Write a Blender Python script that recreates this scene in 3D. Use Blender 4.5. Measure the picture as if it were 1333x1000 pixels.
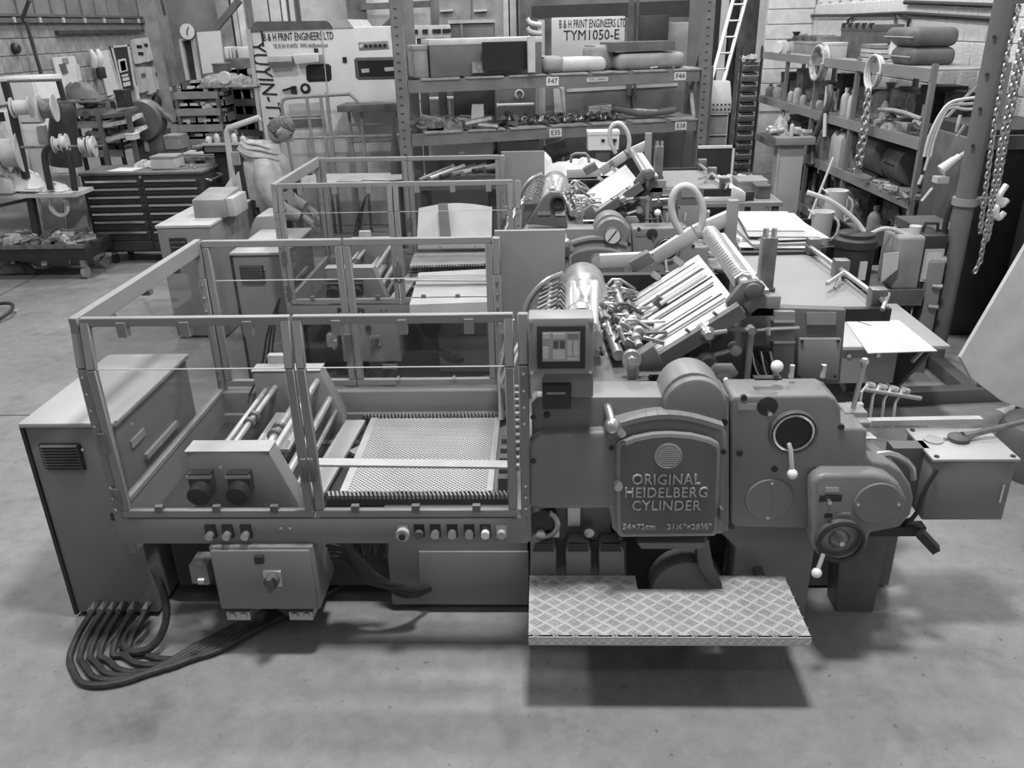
import bpy, bmesh, math, random
from mathutils import Vector, Matrix
from math import sin, cos, pi, radians as R

for _o in list(bpy.data.objects): bpy.data.objects.remove(_o)
SC = bpy.context.scene
COL = SC.collection
K = 0.88            # metres per layout unit
rnd = random.Random(7)

# ------------------------------------------------------------------ camera
FPX, HCAM = 1066.0, 2.9
PITCH, ROLL, YAW = R(23.7), R(1.4), R(2.3)
_f = Vector((-sin(YAW)*cos(PITCH), cos(YAW)*cos(PITCH), -sin(PITCH)))
_r = Vector((cos(YAW), sin(YAW), 0)); _u = _r.cross(_f)
CR = _r*cos(ROLL) - _u*sin(ROLL); CU = _r*sin(ROLL) + _u*cos(ROLL); CF = _f
cam = bpy.data.cameras.new('camera'); camo = bpy.data.objects.new('camera', cam); COL.objects.link(camo)
cam.sensor_width = 36; cam.lens = 36*FPX/1333.0; cam.clip_start = .05; cam.clip_end = 200
mw = Matrix((CR, CU, -CF)).transposed().to_4x4(); mw.translation = Vector((0, 0, HCAM*K))
camo.matrix_world = mw
SC.camera = camo

# ------------------------------------------------------------------ light
SC.view_settings.view_transform = 'Standard'; SC.view_settings.look = 'None'
SC.view_settings.gamma = 1; SC.view_settings.use_curve_mapping = False
SC.view_settings.exposure = -0.18
W = bpy.data.worlds.new('world'); SC.world = W; W.use_nodes = True
W.node_tree.nodes['Background'].inputs[0].default_value = (1, 1, 1, 1)
W.node_tree.nodes['Background'].inputs[1].default_value = 0.20
LAMPS = [(x, y) for x in (-5.2, .3, 3.6) for y in (-1.6, 3.0, 8.2, 13.1) if (x, y) != (3.6, 3.0)] + [(-6.5, 16.5), (-1.0, 16.8)]
for lx, ly in LAMPS:                       # high bay lamps of the hall; dim front row is added fill for front faces
    d = bpy.data.lights.new('bay_and_fill', 'AREA'); d.shape = 'RECTANGLE'; d.size = .7; d.size_y = .5; d.energy = 24 if ly < 0 else (400 if (lx, ly) == (.3, 3.0) else 158)
    o = bpy.data.objects.new('bay_and_fill_light', d); COL.objects.link(o); o.location = (lx*K, ly*K, 7.4*K)

def at(px, py, Y):                          # photograph pixel -> point on the vertical plane at depth Y (layout units)
    d = CF + CR*((px-666.5)/FPX) - CU*((py-500)/FPX)
    t = Y/d.y
    return (d.x*t, Y, HCAM + d.z*t)
def xz(px, py, Y):
    a = at(px, py, Y); return (a[0], a[2])
def gz(px, py, z=0.0):                      # pixel -> point on the level z
    d = CF + CR*((px-666.5)/FPX) - CU*((py-500)/FPX)
    t = (z-HCAM)/d.z
    return (d.x*t, d.y*t, z)

# ------------------------------------------------------------------ materials
def lin(v): return v/12.92 if v <= .04045 else ((v+.055)/1.055)**2.4
MATS = {}
def mat(name, g, rough=.5, metal=0., var=.06, scale=6., bump=0., spec=.5):
    m = bpy.data.materials.new(name); m.use_nodes = True; nt = m.node_tree; n = nt.nodes; b = n['Principled BSDF']
    b.inputs['Roughness'].default_value = rough; b.inputs['Metallic'].default_value = metal
    b.inputs['Specular IOR Level'].default_value = spec
    tc = n.new('ShaderNodeTexCoord'); nz = n.new('ShaderNodeTexNoise'); nz.inputs['Scale'].default_value = scale
    nz.inputs['Detail'].default_value = 6
    nt.links.new(tc.outputs['Object'], nz.inputs['Vector'])
    cr = n.new('ShaderNodeValToRGB')
    a, c = lin(max(0, g-var)), lin(min(1, g+var))
    cr.color_ramp.elements[0].position = .3; cr.color_ramp.elements[1].position = .7
    cr.color_ramp.elements[0].color = (a, a, a, 1); cr.color_ramp.elements[1].color = (c, c, c, 1)
    nt.links.new(nz.outputs['Fac'], cr.inputs['Fac']); nt.links.new(cr.outputs['Color'], b.inputs['Base Color'])
    if bump:
        bp = n.new('ShaderNodeBump'); bp.inputs['Strength'].default_value = bump; bp.inputs['Distance'].default_value = .02
        n2 = n.new('ShaderNodeTexNoise'); n2.inputs['Scale'].default_value = scale*6
        nt.links.new(tc.outputs['Object'], n2.inputs['Vector'])
        nt.links.new(n2.outputs['Fac'], bp.inputs['Height']); nt.links.new(bp.outputs['Normal'], b.inputs['Normal'])
    MATS[name] = m; return m
mat('paint', .485, .42, var=.015, scale=3)          # grey machine enamel
mat('paint_mid', .53, .45, var=.02, scale=3)
mat('paint_light', .66, .45, var=.02, scale=3)
mat('paint_dark', .38, .45, var=.03, scale=4)
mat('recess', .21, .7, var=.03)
mat('black', .17, .5, var=.02)
mat('blackgloss', .12, .25, var=.01)
mat('rubber', .20, .6, var=.04, scale=30)
mat('steel', .72, .33, .75, var=.05, scale=9)
mat('steel_dark', .48, .4, .6, var=.08, scale=12)
mat('alu', .80, .38, .55, var=.03, scale=9)
mat('tread', .76, .45, .25, var=.03, scale=9)
mat('post', .40, .45, var=.03, scale=4)
mat('chrome', .85, .18, .9, var=.02)
mat('white', .78, .5, var=.02)
mat('offwhite', .72, .55, var=.04)
mat('paper', .76, .7, var=.03, scale=4)
mat('knob', .88, .3, var=.01)
mat('lightgrey', .68, .55, var=.04)
mat('midgrey', .52, .6, var=.05)
mat('darkgrey', .34, .6, var=.05)
mat('wood', .52, .7, var=.10, scale=9)
mat('rackblue', .42, .5, var=.04, scale=5)
mat('block', .54, .9, var=.06, scale=10, bump=.3)
mat('mortar', .60, .95, var=.05, scale=12)
mat('blockwhite', .80, .85, var=.04, scale=9, bump=.3)
mat('mortarwhite', .77, .95, var=.04, scale=12)
mat('clad', .44, .6, var=.05, scale=3)
mat('cladlight', .82, .6, var=.05, scale=3)
mat('cloth', .60, .9, var=.05, scale=10)
mat('hood_fold', .56, .95, var=.05, scale=12)
mat('hood', .62, .95, var=.05, scale=12)
mat('jeans', .24, .95, var=.04, scale=14)
mat('skin', .56, .6, var=.03, scale=8)
mat('hair', .30, .7, var=.12, scale=60)
mat('junk', .42, .6, var=.12, scale=20)
mat('junk_light', .66, .6, var=.14, scale=18)
mat('ink', .10, .6, var=.01)
mat('screen', .66, .35, var=.03)
mat('lens', .16, .12, var=.01)

def glass(name, tint=.93, ior=1.30):
    m = bpy.data.materials.new(name); m.use_nodes = True; nt = m.node_tree; n = nt.nodes; n.clear()
    out = n.new('ShaderNodeOutputMaterial'); mx = n.new('ShaderNodeMixShader'); lw = n.new('ShaderNodeLayerWeight'); lw.inputs['Blend'].default_value = .5
    pw = n.new('ShaderNodeMath'); pw.operation = 'POWER'; pw.inputs[1].default_value = 4; nt.links.new(lw.outputs['Facing'], pw.inputs[0])
    fr = n.new('ShaderNodeMath'); fr.operation = 'MULTIPLY_ADD'; fr.inputs[1].default_value = .4; fr.inputs[2].default_value = .025
    nt.links.new(pw.outputs[0], fr.inputs[0])
    tr = n.new('ShaderNodeBsdfTransparent'); tr.inputs[0].default_value = (tint, tint, tint, 1)
    gl = n.new('ShaderNodeBsdfGlossy'); gl.inputs['Roughness'].default_value = .04
    nt.links.new(fr.outputs[0], mx.inputs[0]); nt.links.new(tr.outputs[0], mx.inputs[1]); nt.links.new(gl.outputs[0], mx.inputs[2])
    nt.links.new(mx.outputs[0], out.inputs['Surface']); MATS[name] = m
glass('glass')

def m_floor():
    m = bpy.data.materials.new('concrete'); m.use_nodes = True; nt = m.node_tree; n = nt.nodes; b = n['Principled BSDF']
    tc = n.new('ShaderNodeTexCoord')
    def noise(s, d=8, r=.6):
        z = n.new('ShaderNodeTexNoise'); z.inputs['Scale'].default_value = s; z.inputs['Detail'].default_value = d
        z.inputs['Roughness'].default_value = r; nt.links.new(tc.outputs['Object'], z.inputs['Vector']); return z
    def ramp(src, p0, p1, a, c):
        r = n.new('ShaderNodeValToRGB'); e = r.color_ramp.elements
        e[0].position = p0; e[1].position = p1; a, c = lin(a), lin(c)
        e[0].color = (a, a, a, 1); e[1].color = (c, c, c, 1); nt.links.new(src.outputs['Fac'], r.inputs['Fac']); return r
    def mix(a, c, f, typ='MULTIPLY'):
        x = n.new('ShaderNodeMix'); x.data_type = 'RGBA'; x.blend_type = typ
        x.inputs['Factor'].default_value = f
        nt.links.new(a.outputs[0], x.inputs[6]); nt.links.new(c.outputs[0], x.inputs[7])
        w = n.new('ShaderNodeMix'); w.data_type = 'RGBA'; w.inputs['Factor'].default_value = 0
        nt.links.new(x.outputs[2], w.inputs[6])
        r = n.new('NodeReroute'); nt.links.new(x.outputs[2], r.inputs[0]); return r
    base = ramp(noise(.9), .3, .72, .50, .585)
    fine = ramp(noise(9, 10, .75), .28, .62, .84, 1.0)
    stain = ramp(noise(2.3, 5, .55), .30, .42, .80, 1.0)
    spots = ramp(noise(26, 3, .5), .26, .33, .55, 1.0)
    c = mix(base, fine, .9); c = mix(c, stain, .8); c = mix(c, spots, .6)
    nt.links.new(c.outputs[0], b.inputs['Base Color'])
    rr = ramp(noise(1.7), .3, .7, .62, .85); nt.links.new(rr.outputs[0], b.inputs['Roughness'])
    b.inputs['Roughness'].default_value = .5
    bp = n.new('ShaderNodeBump'); bp.inputs['Strength'].default_value = .12; bp.inputs['Distance'].default_value = .01
    nt.links.new(noise(40).outputs['Fac'], bp.inputs['Height']); nt.links.new(bp.outputs['Normal'], b.inputs['Normal'])
    MATS['concrete'] = m
m_floor()

def m_dots(name, g0, g1, pitch, rad):        # perforated sheet: staggered dark holes
    m = bpy.data.materials.new(name); m.use_nodes = True; nt = m.node_tree; n = nt.nodes; b = n['Principled BSDF']
    b.inputs['Roughness'].default_value = .45; b.inputs['Metallic'].default_value = .3
    tc = n.new('ShaderNodeTexCoord'); sp = n.new('ShaderNodeSeparateXYZ'); nt.links.new(tc.outputs['Object'], sp.inputs[0])
    def mt(op, a, c=None):
        x = n.new('ShaderNodeMath'); x.operation = op
        for i, v in enumerate((a, c)):
            if v is None: continue
            if isinstance(v, (int, float)): x.inputs[i].default_value = v
            else: nt.links.new(v, x.inputs[i])
        return x.outputs[0]
    def cell(v, off): return mt('SUBTRACT', mt('FRACT', mt('ADD', mt('MULTIPLY', v, 1/pitch), off)), .5)
    def dist(o):
        a, c = cell(sp.outputs['X'], o), cell(sp.outputs['Y'], o)
        return mt('ADD', mt('MULTIPLY', a, a), mt('MULTIPLY', c, c))
    d = mt('MINIMUM', dist(0.), dist(.5)); f = mt('LESS_THAN', d, rad*rad)
    mx = n.new('ShaderNodeMix'); mx.data_type = 'RGBA'; nt.links.new(f, mx.inputs['Factor'])
    a, c = lin(g0), lin(g1)
    mx.inputs[6].default_value = (a, a, a, 1); mx.inputs[7].default_value = (c, c, c, 1)
    nt.links.new(mx.outputs[2], b.inputs['Base Color']); MATS[name] = m
m_dots('perforated', .80, .26, .022, .25)

# ------------------------------------------------------------------ geometry helpers
ORG = {}
class MB:
    def __init__(s): s.v = []; s.f = []; s.sm = []
    def add(s, vs, fs, smooth=False):
        o = len(s.v); s.v += [tuple(p) for p in vs]; s.f += [tuple(i+o for i in q) for q in fs]; s.sm += [smooth]*len(fs); return s
    def box(s, x0, x1, y0, y1, z0, z1):
        if x0 > x1: x0, x1 = x1, x0
        if y0 > y1: y0, y1 = y1, y0
        if z0 > z1: z0, z1 = z1, z0
        return s.add([(x0,y0,z0),(x1,y0,z0),(x1,y1,z0),(x0,y1,z0),(x0,y0,z1),(x1,y0,z1),(x1,y1,z1),(x0,y1,z1)],
              [(3,2,1,0),(4,5,6,7),(0,1,5,4),(1,2,6,5),(2,3,7,6),(3,0,4,7)])
    def cbox(s, c, sx, sy, sz, rz=0, rx=0, ry=0):
        m = Matrix.Rotation(rz,3,'Z') @ Matrix.Rotation(ry,3,'Y') @ Matrix.Rotation(rx,3,'X'); c = Vector(c)
        t = MB().box(-sx/2,sx/2,-sy/2,sy/2,-sz/2,sz/2)
        return s.add([c + m @ Vector(p) for p in t.v], t.f)
    def bar(s, a, b, w, h, up=(0,0,1)):
        a, b = Vector(a), Vector(b); d = (b-a).normalized(); u = Vector(up)
        if abs(d.dot(u)) > .95: u = Vector((0,1,0)) if abs(d.y) < .9 else Vector((1,0,0))
        x = d.cross(u).normalized(); u = x.cross(d)
        vs = []
        for p in (a, b):
            for i, j in ((-1,-1),(1,-1),(1,1),(-1,1)): vs.append(p + x*(i*w/2) + u*(j*h/2))
        return s.add(vs, [(3,2,1,0),(4,5,6,7),(0,1,5,4),(1,2,6,5),(2,3,7,6),(3,0,4,7)])
    def cyl(s, a, b, r, r2=None, n=16, caps=True):
        a, b = Vector(a), Vector(b); r2 = r if r2 is None else r2
        d = (b-a).normalized(); u = Vector((0,0,1)) if abs(d.z) < .9 else Vector((1,0,0))
        x = d.cross(u).normalized(); y = d.cross(x)
        vs = []
        for p, q in ((a,r),(b,r2)):
            for i in range(n): t = 2*pi*i/n; vs.append(p + x*(cos(t)*q) + y*(sin(t)*q))
        s.add(vs, [(i,(i+1)%n,n+(i+1)%n,n+i) for i in range(n)], True)
        if caps: o = len(s.v)-2*n; s.f += [tuple(o+i for i in range(n))[::-1], tuple(o+n+i for i in range(n))]; s.sm += [False,False]
        return s
    def lathe(s, c, prof, axis=(0,0,1), n=24):     # prof: [(r, h)] along axis
        c = Vector(c); d = Vector(axis).normalized(); u = Vector((0,0,1)) if abs(d.z) < .9 else Vector((1,0,0))
        x = d.cross(u).normalized(); y = d.cross(x); vs = []; fs = []
        for r, h in prof:
            for i in range(n): t = 2*pi*i/n; vs.append(c + d*h + x*(cos(t)*r) + y*(sin(t)*r))
        for j in range(len(prof)-1):
            for i in range(n): fs.append((j*n+i, j*n+(i+1)%n, (j+1)*n+(i+1)%n, (j+1)*n+i))
        fs.append(tuple(range(n))[::-1]); fs.append(tuple((len(prof)-1)*n+i for i in range(n)))
        return s.add(vs, fs, True)
    def tube(s, pts, r, n=8, smooth_path=0, closed=False):
        P = [Vector(p) for p in pts]
        for _ in range(smooth_path):
            Q = [P[0]] if not closed else []
            rng = range(len(P)-1) if not closed else range(len(P))
            for i in rng:
                a, b = P[i], P[(i+1) % len(P)]; Q += [a*.75+b*.25, a*.25+b*.75]
            if not closed: Q.append(P[-1])
            P = Q
        m = len(P); vs = []; fs = []; up = None
        for i in range(m):
            a = P[(i-1) % m] if (closed or i) else P[i]; b = P[(i+1) % m] if (closed or i < m-1) else P[i]
            d = (b-a).normalized()
            if up is None: up = Vector((0,0,1)) if abs(d.z) < .9 else Vector((1,0,0))
            x = d.cross(up).normalized(); up = x.cross(d).normalized()
            if isinstance(r, (list,tuple)):
                q = i/(m-1)*(len(r)-1); k0 = min(int(q), len(r)-2); rr = r[k0]+(r[k0+1]-r[k0])*(q-k0)
            else: rr = r
            for k in range(n): t = 2*pi*k/n; vs.append(P[i] + x*(cos(t)*rr) + up*(sin(t)*rr))
        for i in range(m if closed else m-1):
            j = (i+1) % m
            for k in range(n): fs.append((i*n+k, i*n+(k+1)%n, j*n+(k+1)%n, j*n+k))
        s.add(vs, fs, True)
        if not closed:
            o = len(s.v)-m*n; s.f += [tuple(o+k for k in range(n))[::-1], tuple(o+(m-1)*n+k for k in range(n))]; s.sm += [False,False]
        return s
    def prism(s, poly, y0, y1):                    # polygon in X-Z, extruded along Y
        a = sum(poly[i][0]*poly[(i+1)%len(poly)][1]-poly[(i+1)%len(poly)][0]*poly[i][1] for i in range(len(poly)))
        if a < 0: poly = poly[::-1]
        n = len(poly)
        vs = [(x,y0,z) for x,z in poly] + [(x,y1,z) for x,z in poly]
        return s.add(vs, [tuple(range(n)), tuple(range(n,2*n))[::-1]] + [(i,n+i,n+(i+1)%n,(i+1)%n) for i in range(n)])
    def prismz(s, poly, z0, z1):
        a = sum(poly[i][0]*poly[(i+1)%len(poly)][1]-poly[(i+1)%len(poly)][0]*poly[i][1] for i in range(len(poly)))
        if a < 0: poly = poly[::-1]
        n = len(poly)
        vs = [(x,y,z0) for x,y in poly] + [(x,y,z1) for x,y in poly]
        return s.add(vs, [tuple(range(n))[::-1], tuple(range(n,2*n))] + [(i,(i+1)%n,n+(i+1)%n,n+i) for i in range(n)])
    def prismx(s, poly, x0, x1):                   # polygon in Y-Z
        n = len(poly)
        vs = [(x0,y,z) for y,z in poly] + [(x1,y,z) for y,z in poly]
        return s.add(vs, [tuple(range(n)), tuple(range(n,2*n))[::-1]] + [(i,n+i,n+(i+1)%n,(i+1)%n) for i in range(n)])
    def sphere(s, c, r, n=12, sc=(1,1,1)):
        c = Vector(c); h = n//2; vs = [c+Vector((0,0,r*sc[2]))]; fs = []
        for j in range(1,h):
            a = pi*j/h
            for i in range(n): t = 2*pi*i/n; vs.append(c+Vector((sin(a)*cos(t)*r*sc[0], sin(a)*sin(t)*r*sc[1], cos(a)*r*sc[2])))
        vs.append(c-Vector((0,0,r*sc[2])))
        for i in range(n):
            fs.append((0,1+i,1+(i+1)%n))
            for j in range(h-2): a = 1+j*n; fs.append((a+i,a+n+i,a+n+(i+1)%n,a+(i+1)%n))
            a = 1+(h-2)*n; fs.append((a+i,len(vs)-1,a+(i+1)%n))
        return s.add(vs, fs, True)
    def quad(s, pts, th):                          # four (or more) coplanar points, thickened along the normal
        P = [Vector(p) for p in pts]; nrm = (P[1]-P[0]).cross(P[2]-P[0]).normalized()*th; n = len(P)
        return s.add(P + [p-nrm for p in P], [tuple(range(n)), tuple(range(n,2*n))[::-1]] + [(i,n+i,n+(i+1)%n,(i+1)%n) for i in range(n)])
    def build(s, name, m, parent=None, org=None, bev=0., seg=2):
        if parent is not None: org = ORG[parent]
        if org is None:
            xs = [p[0] for p in s.v]; ys = [p[1] for p in s.v]; zs = [p[2] for p in s.v]
            org = ((min(xs)+max(xs))/2, (min(ys)+max(ys))/2, min(zs))
        me = bpy.data.meshes.new(name)
        me.from_pydata([((p[0]-org[0])*K,(p[1]-org[1])*K,(p[2]-org[2])*K) for p in s.v], [], s.f)
        me.polygons.foreach_set('use_smooth', s.sm)
        bm = bmesh.new(); bm.from_mesh(me); bmesh.ops.recalc_face_normals(bm, faces=bm.faces[:])
        if bev:
            ed = [e for e in bm.edges if len(e.link_faces) == 2 and e.calc_face_angle(0) > R(38)]
            if ed: bmesh.ops.bevel(bm, geom=ed, offset=bev*K, segments=seg, profile=.5, affect='EDGES', clamp_overlap=True)
            for f in bm.faces: f.smooth = True
        bm.to_mesh(me); bm.free()
        if any(s.sm) or bev: me.set_sharp_from_angle(angle=R(40))
        me.materials.append(MATS[m])
        o = bpy.data.objects.new(name, me); COL.objects.link(o); ORG[o] = org
        if parent is not None: o.parent = parent
        else: o.location = tuple(c*K for c in org)
        return o
def tag(o, label=None, cat=None, group=None, kind=None):
    if label: o['label'] = label
    if cat: o['category'] = cat
    if group: o['group'] = group
    if kind: o['kind'] = kind
    return o
def empty(name, org, label, cat, group=None):
    o = bpy.data.objects.new(name, None); COL.objects.link(o); o.empty_display_size = .1
    o.location = tuple(c*K for c in org); ORG[o] = tuple(org); return tag(o, label, cat, group)
def one(name, mb, m, label, cat, group=None, org=None, bev=0.):
    return tag(mb.build(name, m, None, org, bev), label, cat, group)
def struct(name, mb, m, bev=0.):
    return tag(mb.build(name, m, None, (0,0,0), bev), kind='structure')
def copy_tree(o, off=(0,0,0), parent=None, skip=()):
    if o.name.split('.')[0] in skip and parent is not None: return None
    c = o.copy(); COL.objects.link(c); c.parent = parent
    g = ORG[o]; ORG[c] = (g[0]+off[0], g[1]+off[1], g[2]+off[2])
    if parent is None: c.location = tuple(q*K for q in ORG[c])
    for ch in [q for q in o.children]: copy_tree(ch, off, c, skip)
    return c
def text(name, body, size, loc, m, parent, rz=0., ext=.004, align='CENTER', rx=pi/2, sx=1., spin=0., shear=0., mono=1.):
    cu = bpy.data.curves.new(name, 'FONT'); cu.body = body; cu.size = size*K; cu.extrude = ext*K
    cu.align_x = align; cu.align_y = 'CENTER'; cu.resolution_u = 2; cu.shear = shear; cu.space_character = mono
    t = bpy.data.objects.new(name, cu); COL.objects.link(t)
    bpy.context.view_layer.update()
    me = bpy.data.meshes.new_from_object(t.evaluated_get(bpy.context.evaluated_depsgraph_get()))
    bpy.data.objects.remove(t); bpy.data.curves.remove(cu)
    g = ORG[parent]; off = Vector((loc[0]-g[0], loc[1]-g[1], loc[2]-g[2]))*K
    M = Matrix.Translation(off) @ Matrix.Rotation(rz,4,'Z') @ Matrix.Rotation(rx,4,'X') @ Matrix.Rotation(spin,4,'Z') @ Matrix.Diagonal((sx,1,1,1))
    me.transform(M); me.materials.clear(); me.materials.append(MATS[m])
    o = bpy.data.objects.new(name, me); COL.objects.link(o); o.parent = parent; ORG[o] = g; return o
def arc(cx, cy, r, a0, a1, n=12, ry=None):
    ry = ry or r
    return [(cx+r*cos(R(a0+(a1-a0)*i/n)), cy+ry*sin(R(a0+(a1-a0)*i/n))) for i in range(n+1)]
def pxpoly(pts, Y): return [xz(x, y, Y) for x, y in pts]
# ------------------------------------------------------------------ the hall
floor = struct('floor', MB().box(-14, 12, -4, 21, -.2, 0), 'concrete')
def joint(a, b, w=.012):
    MB().bar((a[0],a[1],.0005), (b[0],b[1],.0005), w, .003).build('slab_joint', 'recess', floor)
j0 = gz(0, 542); joint((-13, j0[1]), (-2.6, j0[1]+.02))
a, b = gz(0, 385), gz(66, 349); d = (b[0]-a[0], b[1]-a[1]); joint((a[0]-d[0]*3, a[1]-d[1]*3), (a[0]+d[0]*6, a[1]+d[1]*6))
WLX, WBY, WRX = -8.25, 19.0, 4.95
wl = struct('wall_left', MB().box(WLX-.3, WLX, 8, 18.4, 0, 3.12), 'mortar')
wl2 = struct('wall_left_cladding', MB().box(WLX-.25, WLX-.02, 8, 18.4, 3.12, 7.5), 'clad')
wb = struct('wall_back', MB().box(-14, 9, WBY, WBY+.2, 0, 7.5), 'clad')
wr = struct('wall_right', MB().box(WRX, WRX+.3, -3, WBY, 0, 3.1), 'mortarwhite')
wr2 = struct('wall_right_cladding', MB().box(WRX+.02, WRX+.25, -3, WBY, 3.1, 7.5), 'cladlight')
def blocks(parent, x, y0, y1, z0, z1, m, side, bl=.50, bh=.25, gap=.008):
    tpl = None; r = 0; z = z0
    while z < z1-.02:
        y = y0 - (bl/2 if r % 2 else 0)
        while y < y1:
            if y >= y0-.01 and y+bl <= y1+.01:
                if tpl is None:
                    b = MB().box(x-.02, x+.02, y+gap, y+bl-gap, z+gap, z+bh-gap)
                    tpl = b.build('block', m, parent, bev=.006, seg=1); tpl_o = (y, z)
                else:
                    c = tpl.copy(); COL.objects.link(c); c.parent = parent
                    c.location = (0, (y-tpl_o[0])*K, (z-tpl_o[1])*K)
            y += bl
        z += bh; r += 1
blocks(wl, WLX, 11.5, 18.0, 1.62, 3.1, 'block', 1)
blocks(wr, WRX, 7.0, 16.5, 1.6, 3.08, 'blockwhite', -1, gap=.004)
# sheeting ribs on the upper walls
for i in range(20):
    MB().box(WRX-.01, WRX+.05, 6.5+i*.5, 6.62+i*.5, 3.14, 5.0).build('rib', 'cladlight', wr2)
for i in range(16):
    MB().box(WLX-.05, WLX+.01, 10+i*.5, 10.1+i*.5, 3.2, 5.0).build('rib', 'clad', wl2)
MB().box(WLX-.02, WLX+.10, 9, 18.4, 3.10, 3.17).box(WLX-.02, WLX+.08, 9, 18.4, 3.19, 3.23).build('rail', 'darkgrey', wl2)
MB().box(WLX, WLX+.10, 14.9, 18.2, 2.92, 2.98).build('cable_tray', 'recess', wl2)
for i in range(9):
    MB().box(WLX+.10, WLX+.13, 12.2+i*.72, 12.24+i*.72, 3.10, 3.18).build('clamp', 'offwhite', wl2)
MB().tube([at(38, 0, 13.9), at(28, 27, 13.9), at(34, 28, 13.9), at(62, 125, 13.9)], .03, 8).build('conduit', 'recess', wl)
MB().tube([at(210, 0, 18.0), at(215, 20, 18.0)], .03, 8).build('drop_pipe', 'recess', wl)
# back wall features: column of corner, doorway, cladding panels
cb = struct('trim_1', MB().box(WLX, WLX+.35, 18.3, 18.9, 0, 7), 'midgrey')
db = struct('door_1', MB().prism(pxpoly([(237,54),(250,51),(258,106),(247,107)], 18.3), 18.3, 18.35), 'recess')
MB().prism(pxpoly([(234,54),(238,53),(248,108),(244,108)], 18.25), 18.2, 18.3).prism(pxpoly([(249,51),(252,50),(262,106),(258,107)], 18.25), 18.2, 18.3).prism(pxpoly([(234,54),(234,51),(252,48),(252,51)], 18.25), 18.2, 18.3).build('door_frame', 'offwhite', db)
for i, (x0, x1, m) in enumerate([(283,300,'midgrey'),(303,309,'offwhite'),(310,318,'cladlight'),(330,350,'lightgrey'),(352,366,'offwhite'),(368,374,'white'),(378,384,'offwhite'),(392,462,'lightgrey'),(475,520,'cladlight'),(522,560,'lightgrey')]):
    q = at(x0, 30, 18.8); w = at(x1, 30, 18.8)
    MB().box(q[0], w[0], 18.86, 19.0, 1.5, 6.5).build('cladding_panel', m, wb)
for x in (466, 690, 975):
    q = at(x, 20, 18.6); struct('trim_2', MB().box(q[0]-.12, q[0]+.12, 18.55, 18.8, 0, 7).box(q[0]-.2, q[0]+.2, 18.5, 18.56, 0, 7), 'darkgrey')
MB().bar(at(500,36,18.5), at(532,4,18.5), .1, .1).bar(at(470,9,18.5), at(560,5,18.5), .12, .12).bar(at(282,36,18.5), at(312,0,18.5), .12, .12).build('brace', 'darkgrey', wb)
# two tall grey cabinets doors at back and bright bay between the columns
for x0, x1 in ((572,613),(616,655)):
    MB().prism(pxpoly([(x0,-30),(x1,-32),(x1,60),(x0,60)], 17.5), 17.45, 17.6).build('wall_cabinet_door', 'midgrey', wb)
    MB().prism(pxpoly([(x0+1,13),(x0+18,12),(x0+18,14.5),(x0+1,15.5)], 17.4), 17.35, 17.45).build('door_ledge', 'offwhite', wb)
for x0, x1, m in ((655,662,'offwhite'),(664,672,'lightgrey'),(675,684,'midgrey'),(684,691,'offwhite'),(920,930,'offwhite'),(930,937,'black'),(938,948,'cladlight'),(950,960,'black'),(963,990,'cladlight')):
    q = at(x0, 30, 18.7); w = at(x1, 30, 18.7)
    MB().box(q[0], w[0], 18.75, 19.0, .2, 6.0).build('cladding_panel', m, wb)
MB().prism(pxpoly([(692,8),(905,0),(905,22),(692,24)], 17.8), 17.8, 17.9).build('dark_lintel', 'black', wb)
# return wall pier with white blocks beside the ladder
pier = struct('trim_3', MB().box(4.1, 4.95, 16.3, 16.9, 0, 7), 'mortarwhite')
for i in range(9):
    MB().box(4.1+.01, 4.93, 16.27, 16.32, 1.3+i*.25, 1.535+i*.25).build('block', 'blockwhite', pier, bev=.006, seg=1)
# pipes and wiring along the right wall
def rwall(px, py): # point on the right wall plane
    d = CF + CR*((px-666.5)/FPX) - CU*((py-500)/FPX); t = (WRX-.06)/d.x
    return (WRX-.06, d.y*t, HCAM+d.z*t)
pipe = MB()
pipe.tube([rwall(p,q) for p,q in ((960,21),(1100,20),(1175,17),(1300,25))], .025, 6)
pipe.tube([rwall(p,q) for p,q in ((1178,3),(1310,8))], .03, 6)
pipe.tube([rwall(p,q) for p,q in ((1102,45),(1104,26),(1112,21),(1165,20),(1167,45))], .02, 6)
pipe.tube([rwall(p,q) for p,q in ((1178,58),(1183,25),(1170,20))], .02, 6)
pipe.tube([rwall(p,q) for p,q in ((1003,58),(1005,21),(1018,45),(1020,20),(1020,58))], .02, 6)
pipe.tube([rwall(p,q) for p,q in ((1003,58),(1085,58))], .02, 6)
pipe.tube([rwall(p,q) for p,q in ((1290,40),(1289,53),(1297,52))], .015, 6)
pipe.build('conduit_run', 'black', wr2)
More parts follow.
